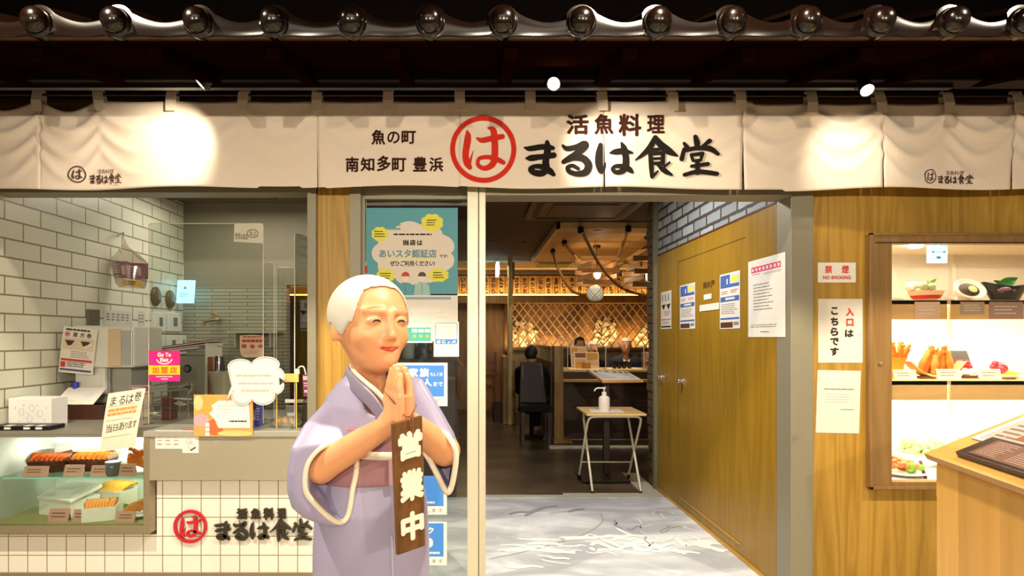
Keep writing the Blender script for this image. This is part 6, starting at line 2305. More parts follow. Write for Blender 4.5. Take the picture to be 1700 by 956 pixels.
def can(px0, px1, pyt, d, zb, name, label, cat, m_, cap=None):
    a, e = W(px0, 0, d).x, W(px1, 0, d).x
    r = (e - a) / 2
    c = Vector(((a + e) / 2, d, zb))
    zt = HC + (Y0 - pyt) * d / F - zb
    if cap:
        t = thing(name, label, cat, tuple(c))
        m = MB(); m.lathe(c, [(.0001, 0), (r, 0), (r, zt * .82), (r * .6, zt * .9), (.0001, zt * .9)], 20); m.build('body', m_, t)
        m = MB(); m.lathe(c + Vector((0, 0, zt * .89)), [(r * .5, 0), (r * .5, zt * .11), (.0001, zt * .115)], 16); m.build('cap', cap, t)
        return t
    m = MB(); m.lathe(c, [(.0001, 0), (r, 0), (r, zt - .004), (r - .004, zt), (.0001, zt)], 22)
    return one(name, m, [m_], label, cat)


zb = ZC
can(345, 357, 592, 3.86, ZC, 'tea_tin', 'tall orange-brown tin beside the grey appliance', 'tin', mat('tin_brown', '8a4d1f', .35))
can(357, 365, 590, 3.88, ZC, 'steel_can', 'slim steel can beside the orange-brown tin', 'can', chrome)
can(365, 373, 592, 3.84, ZC, 'sauce_bottle', 'dark red sauce bottle among the tins', 'bottle', mat('sauce_dark', '3a1016', .25), mat('sauce_cap', '241210', .4))
m = MB(); a = CO(348, 3.98).x; m.box((a, 3.97, ZC), (CO(374, 3.98).x, 3.99, HC + (Y0 - 575) * 3.98 / F)); 
t = thing('paper_bag', 'white paper packet standing behind the tins', 'packet', (a + .05, 3.98, ZC))
m = MB(); m.hexa([(a, 3.90, ZC), (a + .11, 3.90, ZC), (a + .11, 3.94, ZC), (a, 3.94, ZC), (a + .0, 3.915, HC + (Y0 - 572) * 3.9 / F), (a + .105, 3.915, HC + (Y0 - 577) * 3.9 / F), (a + .105, 3.925, HC + (Y0 - 577) * 3.9 / F), (a, 3.925, HC + (Y0 - 572) * 3.9 / F)]); m.build('packet', paperw, t, bev=.002)
m = MB(); m.box((a, 3.912, HC + (Y0 - 574) * 3.9 / F), (a + .107, 3.928, HC + (Y0 - 572) * 3.9 / F + .01)); m.build('folded_top', paper, t)
c = CO(378, 3.72)
m = MB(); r = .11; zt = HC + (Y0 - 617) * 3.72 / F - ZC
m.lathe(c, [(.0001, 0), (.05, 0), (.07, .05), (r, zt - .01), (r + .006, zt), (r - .004, zt), (.066, .054), (.0001, .01)], 30); one('mixing_bowl', m, [mat('bowl_steel', 'b8b2a0', .35, .3)], 'pale steep-sided mixing bowl behind the food poster', 'bowl')
c = CO(386, 4.0)
t = thing('pump_bottle', 'clear pump bottle behind the white cloud notice', 'bottle', tuple(c))
zt = HC + (Y0 - 598) * 4.0 / F - ZC
m = MB(); m.lathe(c, [(.0001, 0), (.03, 0), (.032, .01), (.032, zt - .07), (.015, zt - .045), (.0001, zt - .045)], 18); m.build('bottle', mat('amber_clear', 'b59a80', .2), t)
m = MB(); m.lathe(c + Vector((0, 0, zt - .046)), [(.014, 0), (.014, .02), (.006, .022), (.006, .036), (.016, .04), (.016, .046), (.0001, .046)], 14); m.build('pump', mat('pump_rose', 'c99a86', .3), t)
# wire rack with slips
wr = thing('wire_rack', 'chrome wire rack of papers at the middle of the counter', 'rack', (-1.78, 3.6, ZC))
m = MB()
xa, xb = CO(238, 3.45).x, CO(312, 3.45).x
for y in (3.45, 3.56):
    for z in (ZC + .012, ZC + .09, ZC + .17):
        zz = z - (.02 if y < 3.5 else 0)
        m.tube([(xa, y, zz), (xb, y, zz + .03 * (z > ZC + .1))], .0025, 6)
    for k in range(6):
        x = xa + (xb - xa) * k / 5
        m.tube([(x, y, ZC), (x, y, ZC + .155 + .03 * k / 5)], .0022, 6)
for k in range(6):
    x = xa + (xb - xa) * k / 5
    m.tube([(x, 3.45, ZC + .012), (x, 3.56, ZC + .012)], .002, 6)
m.tube(smooth3([(xb - .07, 3.45, ZC + .17), (xb - .02, 3.45, ZC + .205), (xb + .012, 3.45, ZC + .215), (xb + .022, 3.45, ZC + .185), (xb + .0, 3.45, ZC + .15)], 5), .003, 6)
m.build('wire_frame', chrome, wr)
rr = random.Random(12)
for k in range(5):
    c = Vector((xa + .06 + .035 * k, 3.505, ZC + .03 + .022 * k))
    M_ = Matrix.Rotation(rr.uniform(-.6, .6), 3, 'Z') @ Matrix.Rotation(rr.uniform(-.5, .5), 3, 'Y')
    m = MB(); m.obox(c, (.045, .03, .0012), M_); o = one('paper_slip', m, [(paper, pale_p, mat('slip_grey', '8c877c', .6))[k % 3]], ('pale paper slip lowest in the wire rack', 'grey printed slip low in the wire rack', 'dark grey slip in the middle of the wire rack', 'cream paper slip high in the wire rack', 'pale slip on top at the right of the wire rack')[k], 'paper', 'slips in the wire rack')
b = MB(); b.box((xa + .10, 3.46, ZC + .002), (xa + .16, 3.52, ZC + .13)); one('red_box', b, [mat('dark_red', '5a2420', .5)], 'small dark red carton standing inside the wire rack', 'box')
b = MB(); a = CO(215, 3.62).x; b.hexa([(a, 3.62, ZC), (a + .12, 3.62, ZC), (a + .12, 3.66, ZC), (a, 3.66, ZC), (a, 3.62, ZC + .185), (a + .12, 3.62, ZC + .185), (a + .12, 3.66, ZC + .185), (a, 3.66, ZC + .185)], 0)
f = lambda u, v, h=0.: Vector((a + .12 * u, 3.62 - h, ZC + .185 - .05 * v)); b.rect(f, .05, .1, .95, .6, 1); b.lines(f, .1, .2, .9, .5, 1, 2, .001, .7); b.rect(f, 0, .7, .7, .95, 2, .001)
one('leaflet_box', b, [mat('box_tan', 'c9b8a2', .6), mat('box_pink', 'c23572', .5), paperw], 'pink-topped leaflet box behind the hand-written slip', 'box')
# right end of the counter
t = thing('food_pack', 'clear takeaway pack of yellow food at the right end of the counter', 'food pack', tuple(CO(476, 3.2)))
c = CO(476, 3.2)
m = MB(); m.lathe(c, [(.0001, 0), (.06, 0), (.075, .024), (.0001, .024)], 8, 0, None, 1.1, .8); m.build('tray', glassy('pack_clear', 'f6f4ee', .08, .05, .3), t)
lumps(16, c + Vector((.0, 0, .022)), (.055, .035, .014), .018, 21).build('food', mat('pack_yellow', 'd9b04a', .5, var=.35, scale=40), t)
m = MB(); m.lathe(c + Vector((0, 0, .024)), [(.076, 0), (.06, .028), (.0001, .032)], 8, 0, None, 1.1, .8); m.build('lid', glassy('pack_clear2', 'f6f4ee', .12, .05, .15), t)
b = MB(); a, e = W(455, 620, 3.15), W(496, 634, 3.15); b.box((a.x, 3.145, e.z), (e.x, 3.152, a.z)); b.box((a.x + .01, 3.15, ZC), (a.x + .016, 3.153, e.z)); b.box((e.x - .016, 3.15, ZC), (e.x - .01, 3.153, e.z))
one('yellow_card_holder', b, [mat('card_yellow', 'f0c468', .5)], 'long yellow card on two thin posts behind the cloud notice', 'card')
t = thing('card_reader', 'small grey terminal with a white lid behind the food pack', 'card reader', tuple(CO(488, 3.35)))
a, e = CO(474, 3.32).x, CO(503, 3.32).x
m = MB(); m.box((a, 3.32, ZC), (e, 3.44, ZC + .10)); m.build('body', mat('reader_grey', '6d6c66', .4), t, bev=.004)
m = MB(); m.hexa([(a, 3.31, ZC + .115), (e, 3.31, ZC + .115), (e, 3.44, ZC + .10), (a, 3.44, ZC + .10), (a, 3.31, ZC + .135), (e + .01, 3.31, ZC + .135), (e, 3.44, ZC + .12), (a, 3.44, ZC + .12)]); m.build('lid', paperw, t, bev=.003)
m = MB(); m.box((a + .01, 3.317, ZC + .03), (e - .01, 3.32, ZC + .06)); m.build('screen', mat('reader_screen', 'b9bcb4', .3), t)
b = MB(); a = CO(419, 3.22).x; b.box((a, 3.22, ZC), (a + .042, 3.25, ZC + .13), 0); f = lambda u, v, h=0.: Vector((a + .042 * u, 3.22 - h, ZC + .13 * (1 - v)))
b.rect(f, .12, .3, .5, .75, 1); b.lines(f, .55, .25, .9, .8, 5, 1, .0008, .5)
one('blue_pack', b, [mat('pack_blue', '4a55b8', .45), mat('pack_pale', 'b9bfe6', .5)], 'small blue packet right of the food poster', 'packet')
# tag on a white lead by the frame
t = thing('hanging_tag', 'pink and purple tag hanging on a white lead by the window frame', 'tag', tuple(W(511, 660, 3.14)))
m = MB(); m.tube(smooth3([W(494, 620, 3.16), W(496, 610, 3.15), W(504, 609, 3.14), (W(508, 622, 3.13))], 5), .004, 8); m.build('lead', paperw, t)
m = MB(); m.box(W(491, 612, 3.165), W(497, 621, 3.155)); m.build('clip', paperw, t)
f = lambda u, v, h=0.: W(502 + 11 * u + 2 * v, 622 + 36 * v, 3.13) + Vector((0, -h, 0))
b = MB(); b.slab([f(0, 0), f(1, 0), f(1, 1), f(0, 1)], (0, .002, 0)); b.rect(f, .1, .06, .9, .24, 1); b.rect(f, .15, .7, .85, .82, 1); b.lines(f, .15, .36, .85, .6, 2, 1, .0008, .5); b.build('tag', [mat('tag_plum', '8a2f62', .5), mat('tag_pale', 'd9c2cf', .5)], t)

# ---- on the kitchen walls
def lwm(px, py, h=0.):
    d = -XL * F / (X0 - px)
    return W(px, py, d) + Vector((h, 0, 0))


for k, (x0, y0, x1, y1, lab) in enumerate(((251, 518, 270, 550, 'white box with grey window, left of the upper pair on the tiled wall'), (273, 518, 296, 550, 'white box with grey window, right of the upper pair on the tiled wall'),
                                           (250, 556, 268, 588, 'white box with grey window, leftmost in the lower row'), (272, 556, 292, 588, 'white box with grey window, middle of the lower row'), (294, 556, 304, 588, 'white box with grey window nearest the kitchen corner'))):
    P = [lwm(x0, y0), lwm(x1, y0), lwm(x1, y1), lwm(x0, y1)]
    for q in P:
        q.x = XL
    P[1].z = P[0].z; P[2].z = P[3].z
    y_a, y_b = P[0].y, P[1].y
    t = thing('wall_box', lab, 'box', (XL, (y_a + y_b) / 2, P[3].z), 'white boxes with grey windows on the tiled wall')
    m = MB(); m.box((XL, y_a, P[3].z), (XL + .03, y_b, P[0].z)); m.build('case', mat('timer_white', 'ecebe4', .4), t, bev=.004)
    m = MB(); m.box((XL + .03, y_a + (y_b - y_a) * .38, P[3].z + (P[0].z - P[3].z) * .28), (XL + .032, y_a + (y_b - y_a) * .66, P[3].z + (P[0].z - P[3].z) * .74)); m.build('display', mat('timer_lcd', '6f7b78', .3), t)
for px, py, lab in ((257, 492, 'brown round wall hook on the left of two'), (281, 497, 'brown round wall hook on the right of two')):
    p = lwm(px, py); p.x = XL
    m = MB(); m.lathe(p, [(.0001, .03), (.05, .028), (.065, .015), (.065, 0)], 18, 0, Matrix.Rotation(math.pi / 2, 3, 'Y'), 1.15, 1); one('wall_hook', m, [mat('hook_brown', '6b5a3a', .4)], lab, 'hook', 'round wall hooks')
b = MB(); a, e = lwm(143, 513), lwm(163, 537); b.box((XL, a.y, e.z - .01), (XL + .012, e.y, a.z)); b.box((XL + .012, a.y + .03, e.z + .02), (XL + .016, e.y - .03, a.z - .02)); one('wall_socket', b, [mat('socket_grey', '6b6252', .45)], 'dull grey socket plate on the tiled wall above the machine', 'socket', bev=.002)
for x0, y0, x1, y1, lab, s_ in ((172, 514, 219, 537, 'long paper list on the tiled wall right of the socket', 5), (229, 516, 240, 541, 'small paper list on the tiled wall beside the white boxes', 2)):
    a, e = lwm(x0, y0), lwm(x1, y1)
    f = lambda u, v, h=0., a=a, e=e: Vector((XL + .001 + h, a.y + (e.y - a.y) * u, a.z + (e.z - .02 - a.z) * v))
    b = MB(); b.slab([f(0, 0), f(1, 0), f(1, 1), f(0, 1)], (.0015, 0, 0))
    for k in range(s_):
        b.lines(lambda u, v, h=0.: f(u, v, h + .0015), .08 + .85 / s_ * k, .2, .08 + .85 / s_ * (k + .7), .75, 3, 1, .0008, .5)
    one('wall_notice', b, [mat('list_paper', 'c9c8bb', .6), grey_ink], lab, 'notice')
# clear bag of red packets hanging from the wall
p = lwm(200, 420); 
dB = p.y
t = thing('hanging_pack', 'clear plastic bag of dark red packets hanging on the tiled wall', 'bag', (XL + .2, dB - .1, HC + (Y0 - 478) * (dB - .1) / F))
dh = dB - .12
m = MB()
prof = [(.004, 0), (.01, .05), (.03, .10), (.075, .16), (.115, .26), (.118, .40), (.10, .405)]
c = W(214, 392, dh)
vs = []
outl = [[(203, 392), (206, 404), (203, 410), (190, 425), (183, 432), (186, 440), (194, 470), (200, 477)], [(205, 392), (209, 404), (212, 410), (232, 424), (244, 437), (243, 444), (241, 472), (238, 479)]]
n = 8
for sgn_, dy in ((-1, -.05), (1, .05)):
    for k in range(n):
        dyk = dy * min(1, .1 + k / 4)
        l, r = W(*outl[0][k], dh), W(*outl[1][k], dh)
        for q in range(5):
            g = q / 4
            vs.append(l.lerp(r, g) + Vector((0, dyk * math.sin(math.pi * (.12 + .76 * g)), 0)))
fs = []
for s_ in range(2):
    for k in range(n - 1):
        for q in range(4):
            b0 = s_ * n * 5
            fs.append((b0 + k * 5 + q, b0 + k * 5 + q + 1, b0 + (k + 1) * 5 + q + 1, b0 + (k + 1) * 5 + q))
for k in range(n - 1):
    for q in (0, 4):
        fs.append((k * 5 + q, (k + 1) * 5 + q, n * 5 + (k + 1) * 5 + q, n * 5 + k * 5 + q))
m.add(vs, fs, 0, True); m.build('plastic_bag', glassy('bag_film', 'efe9e4', .10, .08, .06), t)
for k, (x0, y0, x1, y1) in enumerate(((188, 433, 214, 462), (212, 436, 242, 463))):
    b = MB(); f = lambda u, v, h=0.: W(x0 + (x1 - x0) * u + (4 if k == 0 else 0) * v, y0 + (y1 - y0) * v, dh) + Vector((0, -.02 - h + .02 * k, 0))
    b.slab([f(0, 0), f(1, .05), f(1, 1), f(.05, 1)], (0, .03, 0)); b.rect(f, .55, .3, .75, .8, 1); b.lines(f, .1, .2, .5, .8, 4, 1, .0008, .3)
    b.build('packet', [mat('packet_red', '7a2126', .4, var=.25), mat('packet_pale', 'c9a9a0', .5)], t)
b = MB(); f = lambda u, v, h=0.: W(208 + 34 * u, 464 + 4 * u + 10 * v, dh) + Vector((0, -.045 - h, 0)); b.slab([f(0, 0), f(1, 0), f(1, 1), f(0, 1)], (0, .002, 0)); b.lines(f, .3, .2, .75, .9, 2, 1, .0006, .5); b.build('label', [mat('label_gold', 'c9a03f', .5), ink], t)
m = MB(); m.tube(smooth3([(XL, dB - .02, c.z + .02), (XL + .05, dB - .05, c.z + .04), (W(204, 388, dh)), W(204, 394, dh)], 5), .006, 6); m.build('hook', chrome, t)
# back wall: blue sign reflection built as a glowing panel, tap, framed red notice, shelf
t = thing('blue_sign_reflection', 'pale blue sign reflection built as a glowing panel near the kitchen corner', 'sign', tuple(W(306, 503, 5.0)))
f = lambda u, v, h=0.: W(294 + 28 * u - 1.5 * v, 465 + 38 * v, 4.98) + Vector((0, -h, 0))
b = MB(); b.slab([f(.03, 0), f(1, 0), f(.97, 1), f(0, 1)], (0, .03, 0)); b.build('reflection_panel', glow('cyan_panel', '9fe3f7', 1.1), t)
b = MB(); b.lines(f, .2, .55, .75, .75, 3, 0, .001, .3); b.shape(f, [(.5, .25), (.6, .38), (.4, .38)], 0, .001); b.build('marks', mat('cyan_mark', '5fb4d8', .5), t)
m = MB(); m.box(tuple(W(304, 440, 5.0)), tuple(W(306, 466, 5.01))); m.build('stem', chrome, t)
t = thing('wall_tap', 'brass-toned wall tap over the back of the kitchen', 'tap', tuple(W(360, 540, 5.13)))
m = MB(); q = [W(364, 530, 5.13), W(364, 530, 5.02), W(352, 531, 5.0), W(340, 533, 4.99), W(337, 540, 4.99)]; m.tube(smooth3(q, 4), .014, 8); m.build('spout', mat('brass', 'b49b6a', .3, .8), t)
m = MB(); m.cyl(W(355, 522, 5.03), W(355, 530, 5.03), .01); m.ell(W(355, 521, 5.03), (.03, .012, .01)); m.build('handle', mat('brass', 'b49b6a'), t)
sh_ = MB(); a = W(378, 549, 4.95); e = W(470, 553, 4.95); sh_.box((a.x, 4.93, e.z), (-1.63, 5.14, a.z)); 
for x in (a.x + .05, -1.7):
    sh_.box((x, 4.95, e.z - .12), (x + .015, 5.14, e.z))
one('wall_shelf', sh_, [steel], 'steel wall shelf at the right of the kitchen back wall', 'shelf')
# red lettered campaign notice hung from the largest screen
fR = lambda u, v, h=0.: W(398 + 40 * u, 556 + 37 * v, 3.34) + Vector((0, -h, 0))
P = [(0, .02), (.5, -.01), (1, .02), (1, .72), (.98, .95), (.9, 1.0), (.2, 1.0), (.06, .9), (0, .6)]
b = MB(); b.slab([fR(u, v) for u, v in P], (0, .002, 0))
b.lines(fR, .12, .06, .9, .12, 1, 1, .001, .9, .02); b.lines(fR, .1, .2, .95, .34, 1, 1, .001, .9, .02)
for ch, box in zip('開催中', ((.08, .42, .28, .6), (.42, .42, .62, .6), (.76, .42, .95, .6))):
    b.text(ch, fR, box, 1, .04, .001)
b.lines(fR, .15, .7, .85, .88, 3, 2, .001, .4)
one('campaign_notice', b, [mat('notice_rose', 'f3cdb9', .6), mat('notice_red', 'c8402f', .6), mat('notice_tan', 'd9a58c', .6)], 'pale pink notice with red lettering behind the largest screen', 'notice')
# ================================================================== entry: folding table, sanitiser, menu stand
steelw = mat('cream_tube', 'e3dac2', .35)
tt = thing('folding_table', 'small folding table with pale wood top and cream crossed tube legs in the entry', 'table', (1.22, 5.5, 0))
TX0, TX1, TY0, TY1, TZ = .96, 1.485, 5.22, 5.76, .69
m = MB()
m.slab([(TX0 + .01, TY0, TZ - .018), (TX1 - .01, TY0, TZ - .018), (TX1, TY0 + .01, TZ - .018), (TX1, TY1 - .01, TZ - .018), (TX1 - .01, TY1, TZ - .018), (TX0 + .01, TY1, TZ - .018), (TX0, TY1 - .01, TZ - .018), (TX0, TY0 + .01, TZ - .018)], (0, 0, .018))
m.build('tabletop', wood('beech_top', 'e7c88e', 'd6ae6c', 'x', 1.5, .4), tt, bev=.003)
r = .0105
def ulegs(y_top, y_foot, x0, x1):
    q = .06
    P = [(x0, y_foot, .02), (x0, y_top + (y_foot - y_top) * .12, TZ - .1), (x0 + .008, y_top + (y_foot - y_top) * .03, TZ - .05), (x0 + .035, y_top, TZ - .032), (x0 + .08, y_top, TZ - .029), (x1 - .08, y_top, TZ - .029), (x1 - .035, y_top, TZ - .032), (x1 - .008, y_top + (y_foot - y_top) * .03, TZ - .05), (x1, y_top + (y_foot - y_top) * .12, TZ - .1), (x1, y_foot, .02)]
    return P
for yt, yf, x0, x1, n_ in ((TY0 + .05, TY1 + .0, .985, 1.455, 'leg_frame'), (TY1 - .06, TY0 + .0, 1.01, 1.43, 'leg_frame')):
    m = MB(); m.tube(ulegs(yt, yf, x0, x1), r, 10); o = m.build(n_, steelw, tt)
    for x in (x0, x1):
        m = MB(); m.cyl((x, yf, 0), (x, yf + (yt - yf) * .06, .045), .0135, n=12); m.build('foot_cap', black, o)
m = MB(); yb = TY0 + .05 + (TY1 - TY0 - .05) * .72; m.cyl((.985, yb, .19), (1.455, yb, .19), .006, n=8); m.build('cross_bar', steelw, tt)
b = MB(); b.slab([(1.02, 5.33, TZ + .0005), (1.31, 5.30, TZ + .0005), (1.33, 5.55, TZ + .0005), (1.04, 5.56, TZ + .0005)], (0, 0, .001)); one('paper_sheet', b, [paperw], 'white paper sheet under the sanitiser bottle on the folding table', 'paper')
c = Vector((W(1003, 0, 5.45).x, 5.45, TZ + .0018))
t = thing('sanitizer_bottle', 'white pump bottle of hand sanitiser on the small folding table', 'bottle', tuple(c))
m = MB(); m.lathe(c, [(.0001, 0), (.046, 0), (.05, .006), (.05, .105), (.046, .122), (.03, .132), (.02, .136), (.02, .142), (.0001, .142)], 28); m.build('bottle', mat('bottle_cream', 'f0e6dc', .35), t)
m = MB(); m.lathe(c + Vector((0, 0, .14)), [(.021, 0), (.021, .026), (.012, .03), (.0001, .03)], 18); m.build('collar', paperw, t)
m = MB(); m.cyl(c + Vector((0, 0, .168)), c + Vector((0, 0, .20)), .006); m.lathe(c + Vector((0, 0, .196)), [(.014, 0), (.016, .004), (.015, .014), (.0001, .016)], 16)
m.tube([c + Vector((0, 0, .204)), c + Vector((-.055, -.006, .204)), c + Vector((-.075, -.01, .20)), c + Vector((-.088, -.012, .184)), c + Vector((-.09, -.012, .176))], .0065, 8); m.build('pump', paperw, t)
# menu stand
t = thing('menu_stand', 'dark pole stand holding a slanted menu board behind the folding table', 'stand', (1.27, 5.9, 0))
m = MB(); m.box((.995, 5.60, 0), (1.44, 6.06, .02)); m.build('base_plate', black, t, bev=.004)
m = MB(); m.box((1.245, 5.86, .02), (1.305, 5.92, .985)); m.build('pole', mat('pole_brown', '2a1710', .4), t, bev=.003)
P = [W(1000, 632, 5.62), W(1068, 631, 5.55), W(1040, 615.5, 6.02), W(974, 613, 6.10)]
n_ = (P[1] - P[0]).cross(P[3] - P[0]).normalized()
m = MB(); m.slab(P, n_ * -.022); m.build('board', wood('stand_wood', 'c99a55', 'a87a3a', 'x', 1.5), t, bev=.002)
f = lambda u, v, h=0.: P[3].lerp(P[2], u).lerp(P[0].lerp(P[1], u), v) + n_ * (h + .002)
b = MB(); b.slab([f(.03, .05, -.0015), f(.97, .05, -.0015), f(.97, .95, -.0015), f(.03, .95, -.0015)], n_ * .0015)
for k in range(2):
    x = .06 + .48 * k
    for j in range(3):
        b.shape(f, [(x + .08 + .14 * j + .05 * math.cos(a), .22 + .1 * math.sin(a)) for a in np.linspace(0, 6.28, 14)[:-1]], 2, .0008)
    b.lines(f, x, .4, x + .4, .9, 5, 1, .0008, .35, .1)
b.build('menu_sheets', [paperw, mat('menu_print', '9c8f86', .6), mat('menu_photo', '6f4a3c', .5)], t)

# ================================================================== dining room beyond
YB = 11.28
bwood = wood('booth_wood', 'a98040', '7f5a24', 'z', 1.2, .4)
bdark = wood('booth_dark', '4a2d16', '2f1a0c', 'x', 1., .5)
# plaque rail across the back
m = MB(); m.box((-4, 10.98, HC + (Y0 - 503) * .011), (3.6, 11.2, HC + (Y0 - 490.5) * .011)); one('plaque_beam', m, [bwood], 'long wooden ledge beam carrying the row of lit plaques', 'beam', bev=.004)
m = MB(); m.box((-4, 11.03, HC + (Y0 - 490.4) * .011), (3.6, 11.06, HC + (Y0 - 488) * .011)); one('light_strip', m, [glow('amber_strip', 'ffb648', 4)], 'glowing amber light strip along the foot of the plaques', 'light')
lamp('AREA', 'strip_light', (0, 10.98, 2.13), (0, 11.25, 2.30), 8, (1, .66, .26), 7, .04)
pw = [wood('plaque_wood', 'd9b070', 'b98a4a', 'z', 1.5), wood('plaque_wood_dark', 'c99c5c', 'a67838', 'z', 1.5)]
names = ['真だこ', 'さわら', 'たこ', 'ひらめ', 'さざえ', 'かつお', 'あんこう', 'こうなご', 'めばる', 'あじ', 'めじろ', 'あさり', 'かき', 'しらす', 'いわし', 'きす', 'はも', 'たい', 'かに', 'えび']
x = 801.
dP = 11.12
k = 0
pxs = [(806 + 13.05 * i) for i in range(21)]
for i, px in enumerate(pxs):
    a, e = W(px - 6.2, 458, dP), W(px + 6.2, 489.5, dP)
    nm = names[i % len(names)] if i < len(names) else 'うに'
    t = thing('menu_plaque', 'upright wooden plaque lettered %s in the lit row on the back wall' % nm, 'plaque', ((a.x + e.x) / 2, dP, e.z), 'lit wooden plaques')
    m = MB(); m.box((a.x, dP, e.z), (e.x, dP + .02, a.z)); m.build('board', pw[i % 2], t, bev=.002)
    m = MB(); n = len(nm); fm = facing(dP)
    for j, ch in enumerate(nm):
        y0_ = 460 + 28 * j / n
        m.text(ch, fm, (px - 3.6, y0_ + .6, px + 3.6, y0_ + 28 / n - .8), 0, .05, .003)
    m.build('lettering', ink, t)
for i, px in enumerate([600, 613, 626, 639, 652, 665, 678, 691, 704, 717, 730, 743, 756, 769, 782]):
    a, e = W(px - 6.2, 458, dP), W(px + 6.2, 489.5, dP)
    nm = names[(i * 7 + 3) % len(names)]
    t = thing('menu_plaque', 'wooden plaque lettered %s in the lit row, seen through the sidelight glass' % nm, 'plaque', ((a.x + e.x) / 2, dP, e.z), 'lit wooden plaques behind the glass')
    m = MB(); m.box((a.x, dP, e.z), (e.x, dP + .02, a.z)); m.build('board', pw[i % 2], t, bev=.002)
    m = MB()
    nm = names[(i * 7 + 3) % len(names)]
    for j, ch in enumerate(nm):
        y0_ = 460 + 28 * j / len(nm)
        m.text(ch, facing(dP), (px - 3.6, y0_ + .6, px + 3.6, y0_ + 28 / len(nm) - .8), 0, .05, .003)
    m.build('lettering', ink, t)
m = MB(); m.box((-4, 11.13, HC + (Y0 - 458) * .01112), (3.6, 11.2, HC + (Y0 - 455.5) * .01112)); one('plaque_rail', m, [mat('maroon_rail', '4a1c10', .5)], 'thin maroon rail along the top of the plaque row', 'rail')
# lattice of ropes and painted screen behind it
NX0, NX1 = W(848, 0, 10.9).x, W(1110, 0, 10.9).x
NZ0, NZ1 = HC + (Y0 - 577) * .0109, HC + (Y0 - 502) * .0109
m = MB(); m.box((NX0 - .1, 11.18, NZ0 - .1), (NX1, 11.22, NZ1 + .05))
mur, nt, bsdf = newmat('mural')
tc = N(nt, 'ShaderNodeTexCoord'); nz = N(nt, 'ShaderNodeTexNoise', Scale=1.6, Detail=6., Distortion=.8); nt.links.new(tc.outputs['Object'], nz.inputs['Vector'])
cr = N(nt, 'ShaderNodeValToRGB'); e_ = cr.color_ramp.elements; e_[0].position = .42; e_[0].color = (*lin('4a2610'), 1); e_[1].position = .60; e_[1].color = (*lin('8a5a26'), 1)
nt.links.new(nz.outputs['Fac'], cr.inputs[0]); nt.links.new(cr.outputs[0], bsdf.inputs['Base Color'])
one('mural_panel', m, [mur], 'brown painted screen behind the rope lattice on the back wall', 'panel')
rr = random.Random(9)
fM = facing(11.17)
for k, (cx, cy, sx, sy, n, lab) in enumerate(((868, 556, 22, 22, 60, 'white painted wave crest at the left of the lattice screen'), (1005, 553, 20, 24, 60, 'white painted wave crest at the middle of the lattice screen'), (1072, 560, 14, 20, 44, 'white painted wave crest at the right of the lattice screen'))):
    m = MB()
    for i in range(n):
        a = rr.uniform(0, 6.28); q = rr.random() ** .6
        x_, y_ = cx + sx * q * math.cos(a), cy + sy * q * math.sin(a)
        y_ = min(y_, 578); r_ = rr.uniform(1.5, 5)
        m.shape(fM, [(x_ + r_ * rr.uniform(.6, 1.2) * math.cos(g), y_ + r_ * rr.uniform(.6, 1.2) * math.sin(g)) for g in np.linspace(0, 6.28, 9)[:-1]], 0 if i % 4 else 1, .001 + i * .0003)
    one('wave_cutout', m, [mat('wave_white', 'c2b292', .6), mat('wave_shade', '8a6a4a', .6)], lab, 'cutout', 'painted wave crests')
lamp('AREA', 'lattice_light', (W(960, 0, 11).x, 10.98, NZ0 + .02), (W(960, 0, 11).x, 11.3, NZ0 + .7), 13, (1, .70, .32), 2.7, .05)
m = MB()
rope = mat('rope_lit', 'f2d9a0', .8)
wd_, hh = NX1 - NX0, NZ1 - NZ0
stp = .152
kx = 1.28
i = -12
while i * stp < wd_ + 2:
    for sgn_ in (1, -1):
        pts = []
        xs = NX0 + i * stp
        a = (xs, NZ1); e = (xs + sgn_ * hh / kx * 1.0, NZ0)
        # clip to the opening
        t0, t1 = 0., 1.
        dx = e[0] - a[0]
        for lim, s_ in ((NX0, 1), (NX1, -1)):
            g0 = (a[0] - lim) * s_; g1 = (e[0] - lim) * s_
            if g0 < 0 and g1 < 0:
                t0, t1 = 1, 0
            elif g0 < 0:
                t0 = max(t0, g0 / (g0 - g1))
            elif g1 < 0:
                t1 = min(t1, g0 / (g0 - g1))
        if t1 - t0 > .02:
            p = lambda t: Vector((a[0] + dx * t, 10.9 + (.012 if sgn_ > 0 else -.012), a[1] + (e[1] - a[1]) * t))
            m.tube([p(t0), p((t0 + t1) / 2), p(t1)], .0115, 6)
    i += 1
one('rope_lattice', m, [rope], 'diagonal rope lattice stretched under the plaque beam', 'lattice')
m = MB(); m.box((NX0 - .06, 10.84, NZ0 - .05), (NX1, 11.0, NZ0)); m.box((NX0 - .06, 10.86, NZ0 - .05), (NX0, 10.98, NZ1 + .02)); one('lattice_frame', m, [bwood], 'wooden sill and post framing the rope lattice', 'frame', bev=.003)
lowp = MB(); lowp.box((NX0 - .06, 10.9, 0), (NX1, 11.0, NZ0 - .05)); lowp.fixed = True; struct('wall_low', lowp, mat('low_panel', '9d8a6a', .6))
